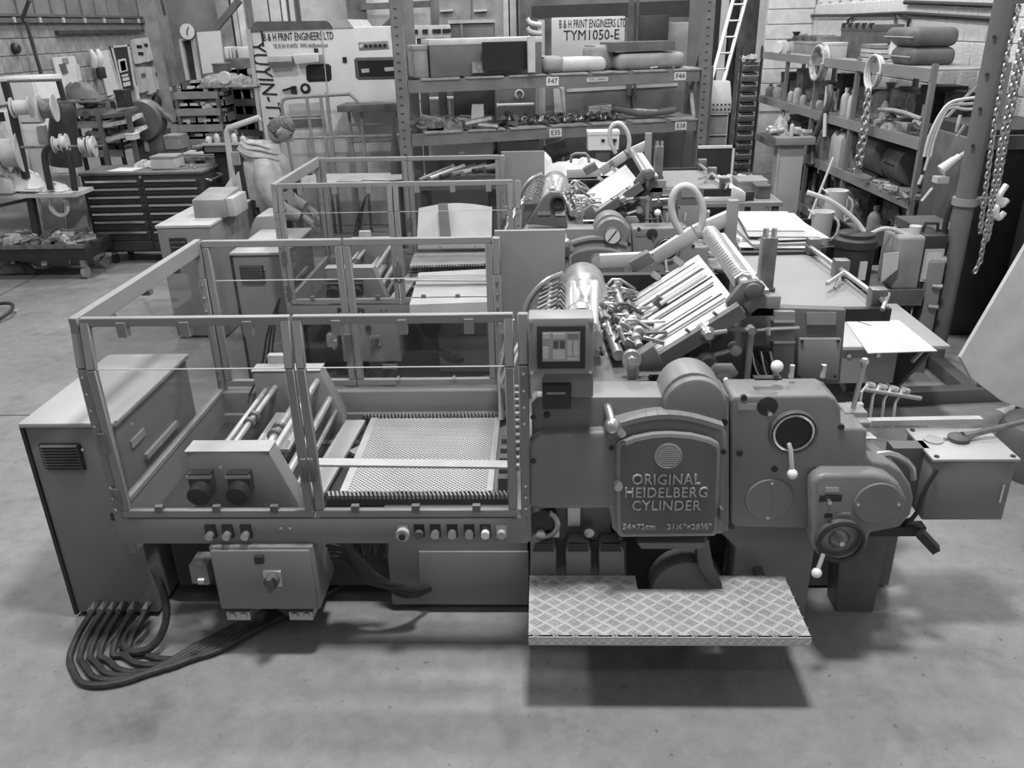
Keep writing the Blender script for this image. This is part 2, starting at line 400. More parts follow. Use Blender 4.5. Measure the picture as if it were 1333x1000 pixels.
# ------------------------------------------------------------------ control cabinet at the delivery end
def screw(mb, p, r=.008): mb.cyl((p[0],p[1]+.004,p[2]), (p[0],p[1]-.006,p[2]), r, n=8)
def make_cabinet():
    t = empty('electrical_cabinet', (-2.3,3.94,0), 'grey sheet-metal electrical cabinet with louvred vent, corrugated conduits fed into its foot', 'cabinet')
    MB().box(-2.53,-2.08,3.5,4.38,.03,1.155).build('body', 'paint', t, bev=.008)
    MB().box(-2.545,-2.065,3.485,4.40,1.155,1.18).build('top', 'paint_light', t, bev=.006)
    MB().box(-2.52,-2.09,3.52,4.36,0,.03).build('plinth', 'black', t)
    MB().box(-2.548,-2.53,3.492,4.385,.02,1.16).build('edge_trim', 'black', t)
    (x0,z0),(x1,z1) = xz(60,612,3.49), xz(103,578,3.49)
    v = MB().box(x0,x1,3.485,3.5,z0,z1).build('vent', 'black', t)
    for i in range(9):
        z = z0+(i+.5)*(z1-z0)/9
        MB().cbox(((x0+x1)/2,3.483,z), x1-x0-.02,.018,.006, rx=.5).build('louvre', 'darkgrey', v)
    s = MB()
    for p in ((150,550),(172,552),(108,585)): screw(s, at(p[0],p[1],3.495))
    s.build('screw', 'chrome', t)
    MB().box(-2.21,-2.19,3.493,3.5,.62,.66).build('slot', 'black', t)
    MB().box(-2.079,-2.07,3.6,3.75,.98,1.02).box(-2.079,-2.06,3.7,4.1,.86,.89).build('side_label', 'paint_light', t)
    return t
cab1 = make_cabinet()

# ------------------------------------------------------------------ guarded delivery
EX0, EX1, EY0, EY1 = -2.04, -.09, 3.25, 4.65
def frame_rect(mb, x0, x1, z0, z1, y, w=.04, d=.035):
    mb.box(x0,x1,y,y+d,z0,z0+w).box(x0,x1,y,y+d,z1-w,z1).box(x0,x0+w,y,y+d,z0+w,z1-w).box(x1-w,x1,y,y+d,z0+w,z1-w)
def make_enclosure():
    t = empty('guarded_delivery', (-1.05,3.9,0), 'grey sheet delivery section with clear framed guard doors, buttons and hanging switch box', 'machine')
    L, ZB, ZK, ZT = .036, .79, 1.555, 1.785
    LEAN = .035
    # corner posts
    for nm, x, y in (('corner_post',EX0,EY0),('corner_post',EX1-.01,EY0),('corner_post',EX0,EY1),('corner_post',-.28,EY1)):
        lean = LEAN if y == EY0 else 0
        b = MB().bar((x+.02,y+.03,.65),(x+.02,y+.03,ZK),.045,.05,(0,1,0)).bar((x+.02,y+.03,ZK),(x+.02,y+.03+lean,ZT-.01),.045,.05,(0,1,0))
        p = b.build(nm, 'paint_mid', t, bev=.004, seg=1)
        s = MB()
        for z in (.84,.90,.96,1.28,1.36,1.44,1.52): screw(s, (x+.02, y+.003 if y == EY0 else y+.0, z), .007)
        s.build('bolt', 'chrome', p)
    # front doors
    for x0, x1 in ((EX0+.05,-1.075),(-1.065,EX1-.03)):
        b = MB(); y = EY0-.012; w = .04
        b.box(x0,x1,y,y+.03,ZB+.01,ZB+.01+w)
        for xx in (x0, x1-w):
            b.box(xx,xx+w,y,y+.03,ZB+.01+w,ZK)
            b.bar((xx+w/2,y+.015,ZK),(xx+w/2,y+.015+LEAN,ZT-.02),w,.03,(0,1,0))
        b.bar((x0,y+.015+LEAN,ZT-.02),(x1,y+.015+LEAN,ZT-.02),.03,w)
        d = b.build('guard_door', 'paint_mid', t, bev=.004, seg=1)
        MB().box(x0+w-.01,x1-w+.01,y+.012,y+.018,ZB+.04,ZK).build('pane', 'glass', d)
        MB().quad([(x0+w-.01,y+.014,ZK),(x1-w+.01,y+.014,ZK),(x1-w+.01,y+.014+LEAN,ZT-.03),(x0+w-.01,y+.014+LEAN,ZT-.03)],.006).build('pane', 'glass', d)
        MB().box(x0+w,x1-w,y+.011,y+.019,ZK-.0016,ZK+.0016).build('bend_strip', 'lightgrey', d)
        for i in range(3):
            xx = x0 + (x1-x0)*(.2+.3*i)
            MB().box(xx-.02,xx+.02,y+LEAN-.01,y+LEAN+.03,ZT-.085,ZT-.02).build('clip', 'paint_mid', d)
            MB().box(xx-.018,xx+.018,y-.006,y+.02,ZB+.04,ZB+.075).build('clip', 'paint_dark', d)
    hd = MB().box(-1.10,-1.075,EY0-.03,EY0-.01,1.0,1.12)
    hd.build('door_handle', 'paint_dark', t, bev=.004); MB().box(-1.065,-1.04,EY0-.03,EY0-.01,1.0,1.12).build('door_handle', 'paint_dark', t, bev=.004)
    for z in (.86, 1.15): MB().box(EX0+.03,EX0+.065,EY0-.02,EY0,z,z+.1).build('hinge', 'steel_dark', t)
    # left side guard
    b = MB(); x = EX0
    b.box(x,x+.04,EY0+.03,EY1+.05,ZT-.085,ZT-.0)
    sd = b.build('side_guard', 'paint_mid', t, bev=.004, seg=1)
    MB().box(x,x+.035,EY0+.06,EY1,ZB+.02,ZB+.05).build('bottom_rail', 'paint_mid', sd, bev=.004, seg=1)
    MB().box(x+.012,x+.018,EY0+.06,EY1,ZB+.05,ZT-.08).build('pane', 'glass', sd)
    for yy in (EY0+.3, EY0+.7, EY0+1.1): MB().box(x-.005,x+.045,yy,yy+.04,ZT-.11,ZT-.085).build('clip', 'paint_dark', sd)
    # rear guards
    for x0, x1 in ((EX0+.05,-1.165),(-1.155,-.285)):
        b = MB(); frame_rect(b, x0, x1, ZB+.06, ZT-.005, EY1+.01)
        d = b.build('rear_guard', 'paint_mid', t, bev=.004, seg=1)
        MB().box(x0+.03,x1-.03,EY1+.02,EY1+.026,ZB+.09,ZT-.04).build('pane', 'glass', d)
        MB().box(x0+.04,x1-.04,EY1+.018,EY1+.03,ZK-.02,ZK-.017).build('bend_strip', 'lightgrey', d)
        for i in (0,1): 
            xx = x0+(x1-x0)*(.3+.4*i); MB().cyl((xx,EY1,ZB+.11),(xx,EY1+.02,ZB+.11),.012,n=8).build('clip', 'chrome', d)
    MB().box(-1.2,-1.16,EY1-.02,EY1+.02,1.1,1.2).build('latch', 'paint_dark', t)
    # base frame
    MB().box(EX0,EX1+.02,EY0,EY0+.06,.645,ZB).build('front_apron', 'paint', t, bev=.006)
    MB().box(EX0,EX0+.03,EY0+.06,EY1+.05,.55,ZB+.02).build('side_apron', 'paint', t)
    MB().box(EX0+.03,EX1,EY1-.02,EY1+.05,.5,ZB+.03).build('rear_apron', 'paint', t, bev=.005)
    MB().box(EX0+.03,EX1,EY1-.05,EY1-.02,.60,.68).build('rear_ledge', 'paint_mid', t)
    MB().box(EX0+.03,EX1,3.60,EY1-.02,.60,.63).build('deck', 'recess', t)
    for x, y in ((-1.95,3.9),(-1.95,4.5)): MB().box(x,x+.07,y,y+.07,0,.5).build('leg', 'paint_dark', t)
    MB().box(-.82,-.08,3.55,4.6,.04,.645).build('base_housing', 'paint', t, bev=.01)
    MB().prism(pxpoly([(545,718),(688,718),(688,782),(547,785)],3.54), 3.535,3.55).build('access_panel', 'paint', t, bev=.004)
    MB().box(-2.0,-.82,3.62,4.6,.12,.60).build('under_shade_block', 'recess', t)  # added dark block, its colour stands in for shade under the delivery
    MB().cyl((-1.30,3.45,.16),(-1.30,3.8,.16),.13,n=20).build('drive_motor', 'darkgrey', t)
    # deck plates and perforated conveyor
    cv = MB().box(-1.02,-.29,3.66,4.53,.665,.685).build('conveyor_bed', 'perforated', t)
    MB().box(-1.06,-1.02,3.66,4.53,.66,.69).box(-.29,-.26,3.66,4.53,.66,.69).build('bed_rail', 'alu', cv)
    for y, nm in ((3.60,'front_comb'),(4.545,'rear_comb')):
        c = MB().box(-1.12,-.16,y,y+.04,.64,.68).build(nm, 'recess', t)
        for i in range(44):
            MB().cbox((-1.105+i*.0217, y+.015, .692), .010,.05,.022, rz=.35).build('tooth', 'steel', c)
    MB().quad([(-1.26,3.62,.69),(-1.14,3.62,.69),(-1.09,4.5,.69),(-1.21,4.5,.69)],.02).build('side_plate', 'paint_light', t)
    MB().bar((-1.10,4.12,.66),(-1.03,4.2,.66),.06,.02).build('link_arm', 'midgrey', t)
    MB().cbox((-.68,3.60,.885),1.05,.07,.012, ry=.02).build('cross_slat', 'offwhite', t)
    MB().bar((-1.75,3.75,.62),(-1.2,3.75,.62),.05,.05).bar((-1.75,4.3,.62),(-1.1,4.3,.62),.05,.05).build('cross_tie', 'paint_dark', t)
    for i in range(5):
        MB().cbox((-.21+.0*i,3.72+.11*i,.70),.05,.05,.08).build('bearing_block', 'steel_dark', t)
    ch = MB()
    for i in range(12): ch.cyl((-.16,3.66+.05*i,.83+.018*i),(-.12,3.66+.05*i,.83+.018*i),.018,n=8)
    ch.build('chain_run', 'steel_dark', t)
    MB().tube([(-.2,4.5,.72),(-.2,4.5,1.15),(-.17,4.45,1.35)],.016,8).tube([(-.25,4.48,.70),(-.25,4.48,1.0),(-.2,4.4,1.25)],.016,8).build('guide_tube', 'alu', t)
    for z in (.95,1.12,1.3): MB().cyl((-.22,4.44,z),(-.22,4.54,z),.035,n=10).build('tube_clamp', 'steel', t)
    # front and rear bearing blocks of the side-lay unit with shafts
    for y, nm in ((3.44,'front_block'),(4.44,'rear_block')):
        b = MB().prism([(-1.72,1.045),(-1.32,1.045),(-1.21,.75),(-1.21,.6),(-1.74,.6)], y, y+.11).build(nm, 'paint_mid', t, bev=.006)
        MB().quad([(-1.73,y-.003,1.048),(-1.315,y-.003,1.048),(-1.315,y+.113,1.048),(-1.73,y+.113,1.048)],.004).build('cap_plate', 'lightgrey', b)
        if nm == 'front_block':
            for x in (-1.66,-1.47):
                m = MB().box(x-.055,x+.055,y-.05,y,.84,.95).cyl((x,y,.87),(x,y-.10,.85),.055,n=12).build('stepper_motor', 'black', b)
                MB().box(x-.06,x+.06,y-.055,y-.04,.925,.94).build('motor_clip', 'steel', m)
            s = MB(); [screw(s,(x,y-.002,.74)) for x in (-1.66,-1.38)]; screw(s,(-1.565,y-.002,.96)); s.build('screw', 'chrome', b)
            MB().tube([(-1.72,y-.02,.7),(-1.80,y+.02,.66),(-1.80,y+.1,.62)],.03,8).build('cable', 'black', b)
    for x, z, r, m in ((-1.66,.92,.016,'alu'),(-1.60,.94,.016,'alu'),(-1.47,.86,.022,'alu'),(-1.34,.98,.018,'alu'),(-1.28,.86,.02,'alu'),(-1.25,.78,.014,'steel')):
        sh = MB().cyl((x,3.5,z),(x,4.48,z),r,n=12).build('shaft', m, t)
        if x in (-1.60,-1.47):
            for yy in (3.95,4.03): MB().cyl((x,yy,z),(x,yy+.03,z),r*1.9,n=14).build('collar', 'steel_dark', sh)
    MB().bar((-1.53,3.55,.83),(-1.53,4.3,.83),.07,.02).bar((-1.41,3.9,.80),(-1.41,4.4,.80),.06,.02).build('guide_plate', 'alu', t)
    MB().box(-1.66,-1.55,4.55,4.60,1.02,1.10).build('junction_box', 'offwhite', t)
    for i in range(3):
        MB().tube([(-1.78-.03*i,4.62,.80),(-1.70-.03*i,4.7,.95),(-1.66-.02*i,4.74,1.2),(-1.6,4.76,1.4)],.007,6,1).build('wire', 'black', t)
    # push buttons on the apron
    for i, px in enumerate((275,297,321)):
        p = at(px, 691, EY0); 
        b = MB().box(p[0]-.025,p[0]+.025,EY0-.012,EY0,p[2]-.035,p[2]+.035).build('button_plate', 'black', t)
        MB().cyl((p[0],EY0,p[2]-.012),(p[0],EY0-.04,p[2]-.012),.019,n=14).build('button', 'steel', b)
    for i, px in enumerate((525,546,567,589,611,632,653)):
        p = at(px, 691, EY0)
        b = MB().box(p[0]-.025,p[0]+.025,EY0-.010,EY0,p[2]-.03,p[2]+.035).build('button_plate', 'blackgloss' if i not in (0,6) else 'paint_light', t)
        MB().cyl((p[0],EY0,p[2]-.006),(p[0],EY0-.035,p[2]-.006),(.032 if i == 0 else .02),n=16).build('button', ('offwhite','darkgrey','steel','steel','steel','knob','lightgrey')[i], b)
        if i == 0: MB().cyl((p[0],EY0-.03,p[2]-.006),(p[0],EY0-.05,p[2]-.006),.016,n=14).build('button_cap', 'black', b)
    s = MB(); [screw(s, at(px,687,EY0-.003), .007) for px in (366,378)]; s.build('screw', 'chrome', t)
    # hanging switch box
    P = [xz(272,713,3.1), xz(413,712,3.1), xz(415,792,3.1), xz(283,797,3.1)]
    x0, x1, z0, z1 = -1.60,-1.10,.28,.648
    b = MB().box(x0,x1,3.22,3.52,z0,z1).build('switch_box', 'paint', t, bev=.008)
    MB().box(x0+.012,x1-.012,3.205,3.22,z0+.012,z1-.012).build('box_door', 'paint', b, bev=.005)
    c = at(356,752,3.20)
    MB().box(c[0]-.045,c[0]+.045,3.185,3.205,c[2]-.045,c[2]+.045).build('isolator_plate', 'steel', b, bev=.006)
    MB().cyl((c[0],3.19,c[2]),(c[0],3.155,c[2]),.036,n=18).box(c[0]-.011,c[0]+.011,3.13,3.16,c[2]-.035,c[2]+.035).build('isolator_handle', 'darkgrey', b)
    c = at(338,727,3.20); MB().box(c[0]-.02,c[0]+.02,3.18,3.205,c[2]-.02,c[2]+.02).build('lock', 'black', b)
    for px, py in ((312,798),(393,798)):
        c = at(px,py,3.24); MB().box(c[0]-.06,c[0]+.06,3.22,3.32,c[2]-.03,c[2]+.02).cyl((c[0]-.03,3.21,c[2]),(c[0]-.03,3.32,c[2]),.02,n=10).cyl((c[0]+.03,3.21,c[2]),(c[0]+.03,3.32,c[2]),.02,n=10).build('foot_bracket', 'steel', b, bev=.004)
    c = at(259,747,3.27)
    MB().box(c[0]-.04,c[0]+.05,3.26,3.38,c[2]-.055,c[2]+.055).build('side_junction_box', 'midgrey', b, bev=.005)
    MB().cyl((c[0]+.01,3.32,c[2]-.05),(c[0]+.01,3.32,c[2]-.09),.02,n=10).build('cable_gland', 'steel', b); MB().cyl((c[0]+.05,3.16,c[2]+.04),(c[0]+.08,3.16,c[2]+.04),.018,n=10).build('cable_gland', 'steel', b)
    # hanging cables behind the box
    for i in range(8):
        q = rnd.uniform(-.02,.02); z = .68-.035*i
        MB().tube([(-1.07,3.3+.015*i,z),(-.98,3.3+.02*i,z-.02+q),(-.90,3.36,.46-.02*i),(-.78+.02*i,3.38,.26+.015*(i%3)),(-.68,3.44,.17+.012*(i%4)),(-.55,3.62,.14)],.013,7,2).build('hanging_cable', 'black', t)
    for i in range(5):
        x = -1.0+.04*i
        MB().tube([(x,3.42,.66),(x-.05+.03*i,3.40,.52),(x+.02,3.40,.42+.03*(i%2)),(x+.1,3.42,.66)],.009,6,2).build('cable_loop', 'black', t)
    return t
enc1 = make_enclosure()

# corrugated conduits out of the cabinet foot
for i, (px, rr) in enumerate(((122,1.0),(134,.9),(146,.82),(158,.74),(173,.6),(191,.48))):
    a = at(px, 792, 3.46); s = .35+.65*rr
    e = (-1.58+.05*i, 3.30+.02*i)
    pts = [(a[0],3.5,a[2]),(a[0],3.42,a[2]-.01),(a[0]-.01,3.30,.05),(a[0]+.005,3.18-.02*rr,.022),(a[0]+.04+.03*rr,3.5-.42*s,.02),(a[0]+.16,3.5-.52*s,.02),(a[0]+.30,3.5-.53*s,.022),(a[0]+.46,3.5-.46*s,.024),(e[0]-.16,e[1]-.02,.03),(e[0]+.15,e[1]+.25,.05),(e[0]+.3,3.8,.08)]
    m = MB().tube(pts, .017, 8, 2)
    one('flexible_conduit', m, 'rubber', ('outermost','second from outermost','third from outermost','third from innermost','second from innermost','innermost')[i]+' black corrugated conduit looping from the cabinet foot', 'conduit', 'conduits looping at the cabinet foot', org=(a[0],3.3,0))
p0 = at(207,775,3.35)
one('flexible_conduit', MB().tube([(p0[0]-.05,3.45,.33),(p0[0]-.0,3.36,.42),(p0[0]+.06,3.30,.33),(p0[0]+.07,3.26,.18),(p0[0]-.0,3.20,.05),(p0[0]-.12,3.18,.03),(p0[0]-.22,3.28,.03),(p0[0]-.16,3.46,.05)],.02,8,2), 'rubber', 'black corrugated conduit standing up in a hook beside the cabinet foot', 'conduit', org=(p0[0],3.3,0))
gl = MB()
for px in (122,134,146,158,173,191): p = at(px,792,3.47); gl.cyl((p[0],3.50,p[2]),(p[0],3.44,p[2]),.022,n=10)
gl.build('cable_gland', 'steel', cab1)
# ------------------------------------------------------------------ cylinder press
def ring_pts(px, py, rpx, Y):
    c = at(px, py, Y); e = at(px+rpx, py, Y); return c, e[0]-c[0]
D2 = (-.10, 3.24, 0)          # second machine stands behind the first
def make_press(var):
    t = empty('cylinder_press', (.75,4.0,0), '', 'printing press')
    Y = 3.30
    # frames and inner body
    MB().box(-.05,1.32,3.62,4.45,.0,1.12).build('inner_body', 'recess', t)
    MB().prism(pxpoly([(690,705),(815,705),(815,752),(690,752)],3.45),3.45,3.62).build('lower_frame', 'paint_dark', t)
    MB().prism(pxpoly([(690,662),(795,662),(795,706),(690,706)],3.44),3.46,3.6).build('open_bay', 'paint', t)
    MB().prism([(.95,0),(1.34,0),(1.34,.75),(.84,.75),(.84,.62),(.95,.5)],3.42,3.62).build('front_leg', 'paint', t, bev=.01)
    MB().prism([(1.55,0),(1.75,0),(1.75,.65),(1.5,.65)],3.55,3.7).build('feeder_leg', 'paint_dark', t, bev=.008)
    MB().box(1.3,1.9,3.75,4.5,.02,.55).build('feeder_base', 'paint_dark', t)
    MB().box(-.06,1.30,4.5,4.72,.02,1.35).build('rear_frame', 'paint_dark', t, bev=.01)
    for a, b in ((691,724),(736,769),(779,812)):
        q = MB().prism(pxpoly([(a,752),(a,712),(a+4,705),(b-4,705),(b,712),(b,752)],3.38),3.34,3.46).build('pedal_housing', 'paint', t, bev=.01)
        MB().prism(pxpoly([(a+3,718),(a+5,708),(b-5,708),(b-3,718)],3.335),3.333,3.345).build('pedal_slot', 'black', q)
    c, r = ring_pts(893,762,47,3.5)
    MB().cyl((c[0],3.44,c[2]),(c[0],3.58,c[2]),r,n=40).build('flywheel', 'paint', t, bev=.01)
    MB().prism(pxpoly([(828,702),(918,702),(912,711),(834,711)],3.36),3.33,3.45).prism(pxpoly([(905,700),(922,700),(928,735),(940,755),(925,762),(908,735)],3.42),3.40,3.5).build('flywheel_bracket', 'paint', t, bev=.008)
    # three main covers
    up = [(692,690),(692,526),(700,517)]
    up += [(860,517)] + [(903+43*cos(R(a)), 528-43*sin(R(a))) for a in range(165,14,-12)] + [(949,517),(949,692),(800,692),(793,662),(693,662)]
    up = up[1:]
    uc = MB().prism(pxpoly(up, Y), Y, 3.48).build('upper_cover', 'paint', t, bev=.02, seg=3)
    c, r = ring_pts(903,527,37,Y)
    if not var:
        MB().lathe((c[0],Y,c[2]), [(r*1.13,0),(r*1.12,.012),(r*1.06,.028),(r*.98,.032)], (0,-1,0), 40).build('round_boss', 'paint', uc)
    else:
        MB().lathe((c[0],Y,c[2]), [(r*1.1,0),(r*1.08,.03),(r*1.0,.05),(r*.95,.05)], (0,-1,0), 40).build('round_boss', 'paint', uc)
        MB().lathe((c[0],Y-.05,c[2]), [(r*.55,0),(r*.55,.04),(r*.48,.045)], (0,-1,0), 32).build('gauge_rim', 'paint_dark', uc)
        g = MB().cyl((c[0],Y-.09,c[2]),(c[0],Y-.098,c[2]),r*.47,n=32).build('gauge_dial', 'paper', uc)
        MB().bar((c[0]-.035,Y-.10,c[2]-.04),(c[0]+.03,Y-.10,c[2]+.045),.008,.004,(0,1,0)).build('gauge_needle', 'ink', uc)
    MB().cyl((.02,Y,1.30),(.02,Y-.01,1.30),.014,n=10).cyl((.89,Y,1.10),(.89,Y-.01,1.10),.014,n=10).build('screw', 'black', uc)
    ll = [(690,662),(690,578),(699,567),(788,563),(800,552),(830,543),(870,539),(912,543),(940,553),(947,568),(947,600),(944,697),(806,699),(797,690),(793,663)]
    lc = MB().prism(pxpoly(ll, 3.24), 3.24, 3.34).build('lower_cover', 'paint', t, bev=.022, seg=3)
    s = MB()
    for p in ((694,600),(694,543),(796,583),(942,588),(808,700),(918,700)): screw(s, at(p[0],p[1],3.24), .012)
    s.build('cover_screw', 'black', lc)
    hood = MB()
    for i in range(10):
        a0, a1 = i/10, (i+1)/10
        def hp(u, dy): 
            return at(800+140*u, 553-14*sin(pi*u)+ (2*u) + dy, 3.24)
        q0, q1 = hp(a0,0), hp(a1,0)
        hood.bar((q0[0],3.27,q0[2]),(q1[0],3.27,q1[2]),.10,.022)
    hood.build('hood_strip', 'paint_mid', lc)
    # plate door with lettering
    YD = 3.20
    dl = [(804,697),(803,584),(806,578),(825,570),(850,565),(872,564),(900,566),(925,572),(936,578),(938,584),(934,695),(930,699),(808,700)]
    dr = MB().prism(pxpoly(dl, YD), YD, YD+.05).build('ink_door', 'paint_mid', t, bev=.012)
    cx, cy = 870, 632
    inner = [(cx+(x-cx)*.93, cy+(y-cy)*.93) for x, y in dl]
    MB().prism(pxpoly(inner, YD-.004), YD-.006, YD+.01).build('door_field', 'paint_dark', dr)
    for s_, py, sz in (('ORIGINAL',624.5,.074),('HEIDELBERG',641.5,.074),('CYLINDER',658.5,.074)):
        p = at(867, py, YD-.008); text('raised_lettering', s_, sz, (p[0],YD-.008,p[2]), 'lightgrey', dr, ext=.006, sx=.86, mono=1.06)
    p = at(832, 686, YD-.008); text('raised_lettering', '54×72cm', .040, (p[0],YD-.008,p[2]), 'lightgrey', dr, ext=.005)
    p = at(897, 686, YD-.008); text('raised_lettering', '21¼"×28⅜"', .040, (p[0],YD-.008,p[2]), 'lightgrey', dr, ext=.005)
    c, r = ring_pts(869.5,592,18,YD)
    MB().lathe((c[0],YD-.006,c[2]), [(r,0),(r,.008),(r*.92,.010),(r*.90,.005),(r*.86,.005)], (0,-1,0), 36).build('badge', 'steel', dr)
    bd = MB()
    for i in range(9):
        z = c[2]+(i-4)*r*.17; w = math.sqrt(max(0,(r*.8)**2-(z-c[2])**2))
        bd.box(c[0]-w, c[0]+w, YD-.016, YD-.008, z-.0035, z+.0035)
    bd.build('badge_relief', 'lightgrey', dr)
    c = at(805,633,YD-.02); MB().cyl((c[0],YD,c[2]),(c[0],YD-.035,c[2]),.022,.018,n=16).build('door_knob', 'steel', dr)
    c = at(938,668,YD); MB().box(c[0]-.006,c[0]+.006,YD-.02,YD+.02,c[2]-.03,c[2]+.03).build('door_hinge', 'paint_dark', dr)
    # bay below the lower cover
    c = at(706,672,3.44); MB().cyl((c[0],3.46,c[2]),(c[0],3.38,c[2]),.07,n=20).build('bay_pulley', 'black', t)
    MB().tube([(c[0]+.075*cos(R(a)),3.37,c[2]+.075*sin(R(a))) for a in range(60,-140,-20)],.014,6).build('pulley_guard', 'steel', t)
    c = at(747,671,3.44); MB().box(c[0]-.03,c[0]+.03,3.42,3.46,c[2]-.05,c[2]+.06).build('bay_plate', 'steel', t)
    c = at(766,687,3.44); MB().cyl((c[0],3.46,c[2]),(c[0],3.39,c[2]),.026,n=14).build('bay_knob', 'steel', t)
    c = at(712,692,3.40); MB().cyl((c[0]-.03,3.44,c[2]),(c[0]-.03,3.36,c[2]),.025,n=12).box(c[0]-.03,c[0]+.06,3.38,3.42,c[2]-.02,c[2]+.02).build('bay_lever', 'alu', t)
    # right hand cover
    rl = [(951,686),(951,522),(956,516),(1078,515),(1089,520),(1095,533),(1096,556),(1100,558),(1126,558),(1129,562),(1129,594),(1137,601),(1158,604),(1174,614),(1186,632),(1190,650),(1186,670),(1172,687),(1135,694),(1048,689)]
    rc = MB().prism(pxpoly(rl, Y), Y, 3.50).build('gear_cover', 'paint', t, bev=.022, seg=3)
    c, r = ring_pts(1032,562,32,Y)
    MB().lathe((c[0],Y,c[2]), [(r,-.01),(r,.012),(r*.93,.02),(r*.86,.012),(r*.80,.0),(r*.78,.0)], (0,-1,0), 44).build('dial_rim', 'paint_dark', rc)
    MB().cyl((c[0],Y-.004,c[2]),(c[0],Y-.010,c[2]),r*.70,n=36).build('dial_face', 'black', rc)
    MB().tube([(c[0]+r*.80*cos(R(a)),Y-.015,c[2]+r*.80*sin(R(a))) for a in range(0,360,15)],.006,6,closed=True).build('dial_ring', 'chrome', rc)
    a, b = at(1029,585,Y-.03), at(1032,618,Y-.06)
    lv = MB().tube([(a[0]-.005,Y-.01,a[2]+.02),(a[0],Y-.03,a[2]),(b[0],Y-.05,b[2])],.011,8).build('dial_lever', 'alu', rc)
    MB().sphere((b[0],Y-.055,b[2]),.024,14).build('lever_ball', 'knob', rc)
    c, r = ring_pts(1001,650,31,Y)
    MB().lathe((c[0],Y,c[2]), [(r,-.005),(r,.006),(r*.97,.009)], (0,-1,0), 40).build('round_plate', 'paint', rc)
    s = MB(); screw(s,(c[0],Y-.012,c[2]+r*.85)); screw(s,(c[0],Y-.012,c[2]-r*.85)); s.build('plate_screw', 'chrome', rc)
    for px, py in ((969,519),(944,551),(1009,612),(953,687),(1096,557)):
        c = at(px,py,Y-.01); MB().cyl((c[0],Y+.01,c[2]),(c[0],Y-.006,c[2]),.014,n=10).build('screw_hole', 'black', rc)
    c = at(999,529,Y); MB().lathe((c[0],Y,c[2]), [(.045,-.005),(.045,.004),(.04,.006)], (0,-1,0), 24).build('slot_plate', 'black', rc)
    MB().box(c[0]-.13,c[0]-.05,Y-.006,Y,c[2]-.015,c[2]+.015).build('name_tab', 'steel', rc)
    MB().cyl((c[0]+.01,Y,c[2]-.03),(c[0]+.01,Y-.02,c[2]-.03),.01,n=8).build('slot_pin', 'chrome', rc)
    a = at(1008,500,3.4); MB().box(a[0]-.10,a[0]+.02,3.36,3.40,1.432,1.44).build('top_slot', 'black', rc)
    MB().cyl((a[0],3.39,1.42),(a[0],3.39,1.47),.012,n=8).build('knob_stem', 'steel', rc)
    MB().sphere((a[0],3.39,1.485),.028,14).build('lever_ball', 'knob', rc)
    for px in (1029,1070):
        a = at(px,497,3.44); MB().cyl((a[0],3.44,1.41),(a[0],3.44,1.47),.012,n=8).build('oil_nipple', 'chrome', rc)
    # gear bulge with handwheel
    gl_ = [(1058,692),(1057,630),(1063,621),(1075,618),(1140,618),(1158,622),(1172,632),(1181,650),(1178,668),(1166,684),(1150,691),(1135,694)]
    gl_ += [(1093+38*cos(R(a)), 703-30*sin(R(a))) for a in range(0,-181,-15)]
    gb = MB().prism(pxpoly(gl_, 3.22), 3.22, 3.32).build('drive_bulge', 'paint', t, bev=.022, seg=3)
    c, r = ring_pts(1142,655,31,3.22)
    MB().lathe((c[0],3.22,c[2]), [(r,-.005),(r,.006),(r*.97,.009)], (0,-1,0), 40).build('round_plate', 'paint', gb)
    s = MB(); screw(s,(c[0]-r*.85,3.21,c[2])); screw(s,(c[0]+r*.85,3.21,c[2])); s.build('plate_screw', 'chrome', gb)
    c, r = ring_pts(1093,703,31,3.20)
    MB().lathe((c[0],3.22,c[2]), [(r*1.0,-.005),(r*1.0,.03),(r*.92,.04),(r*.82,.03),(r*.78,.012),(r*.45,.012),(r*.3,.03),(r*.12,.035)], (0,-1,0), 44).build('handwheel', 'steel_dark', gb)
    MB().tube([(c[0]+r*.93*cos(R(a)),3.18,c[2]+r*.93*sin(R(a))) for a in range(0,360,15)],.011,6,closed=True).build('wheel_rim', 'black', gb)
    MB().cyl((c[0],3.19,c[2]),(c[0],3.165,c[2]),.012,n=10).build('hub_nut', 'chrome', gb)
    a, b = at(1072,721,3.16), at(1063,746,3.12)
    MB().tube([a,b],.010,8).build('crank_pin', 'alu', gb); MB().sphere(b,.024,14).build('lever_ball', 'knob', gb)
    c = at(1081,648,3.22); MB().box(c[0]-.05,c[0]+.05,3.212,3.222,c[2]-.018,c[2]+.018).build('slot', 'black', gb, bev=.004)
    MB().cyl((c[0]-.01,3.22,c[2]-.01),(c[0]-.01,3.19,c[2]-.01),.01,n=8).build('slot_pin', 'chrome', gb)
    MB().box(c[0]-.03,c[0]+.03,3.212,3.22,c[2]+.035,c[2]+.055).build('name_tab', 'steel', gb)
    c = at(1098,668,3.22); MB().box(c[0]-.03,c[0]+.03,3.213,3.221,c[2]-.006,c[2]+.004).build('name_tab', 'steel', gb)
    c = at(1078,671,3.22); MB().box(c[0]-.018,c[0]+.018,3.213,3.221,c[2]-.009,c[2]+.009).build('slot', 'black', gb)
    # chequer-plate step
    ZP = .4
    MB().prismz([(-.07,2.89),(1.175,2.89),(1.175,3.33),(.86,3.33),(.86,3.225),(.45,3.225),(.45,3.33),(-.07,3.33)],ZP-.012,ZP).build('step_tread', 'tread', t)
    st = [c for c in t.children if c.name.startswith('step_tread')][0]
    MB().box(-.07,1.175,2.885,2.90,ZP-.045,ZP).build('step_lip', 'tread', st)
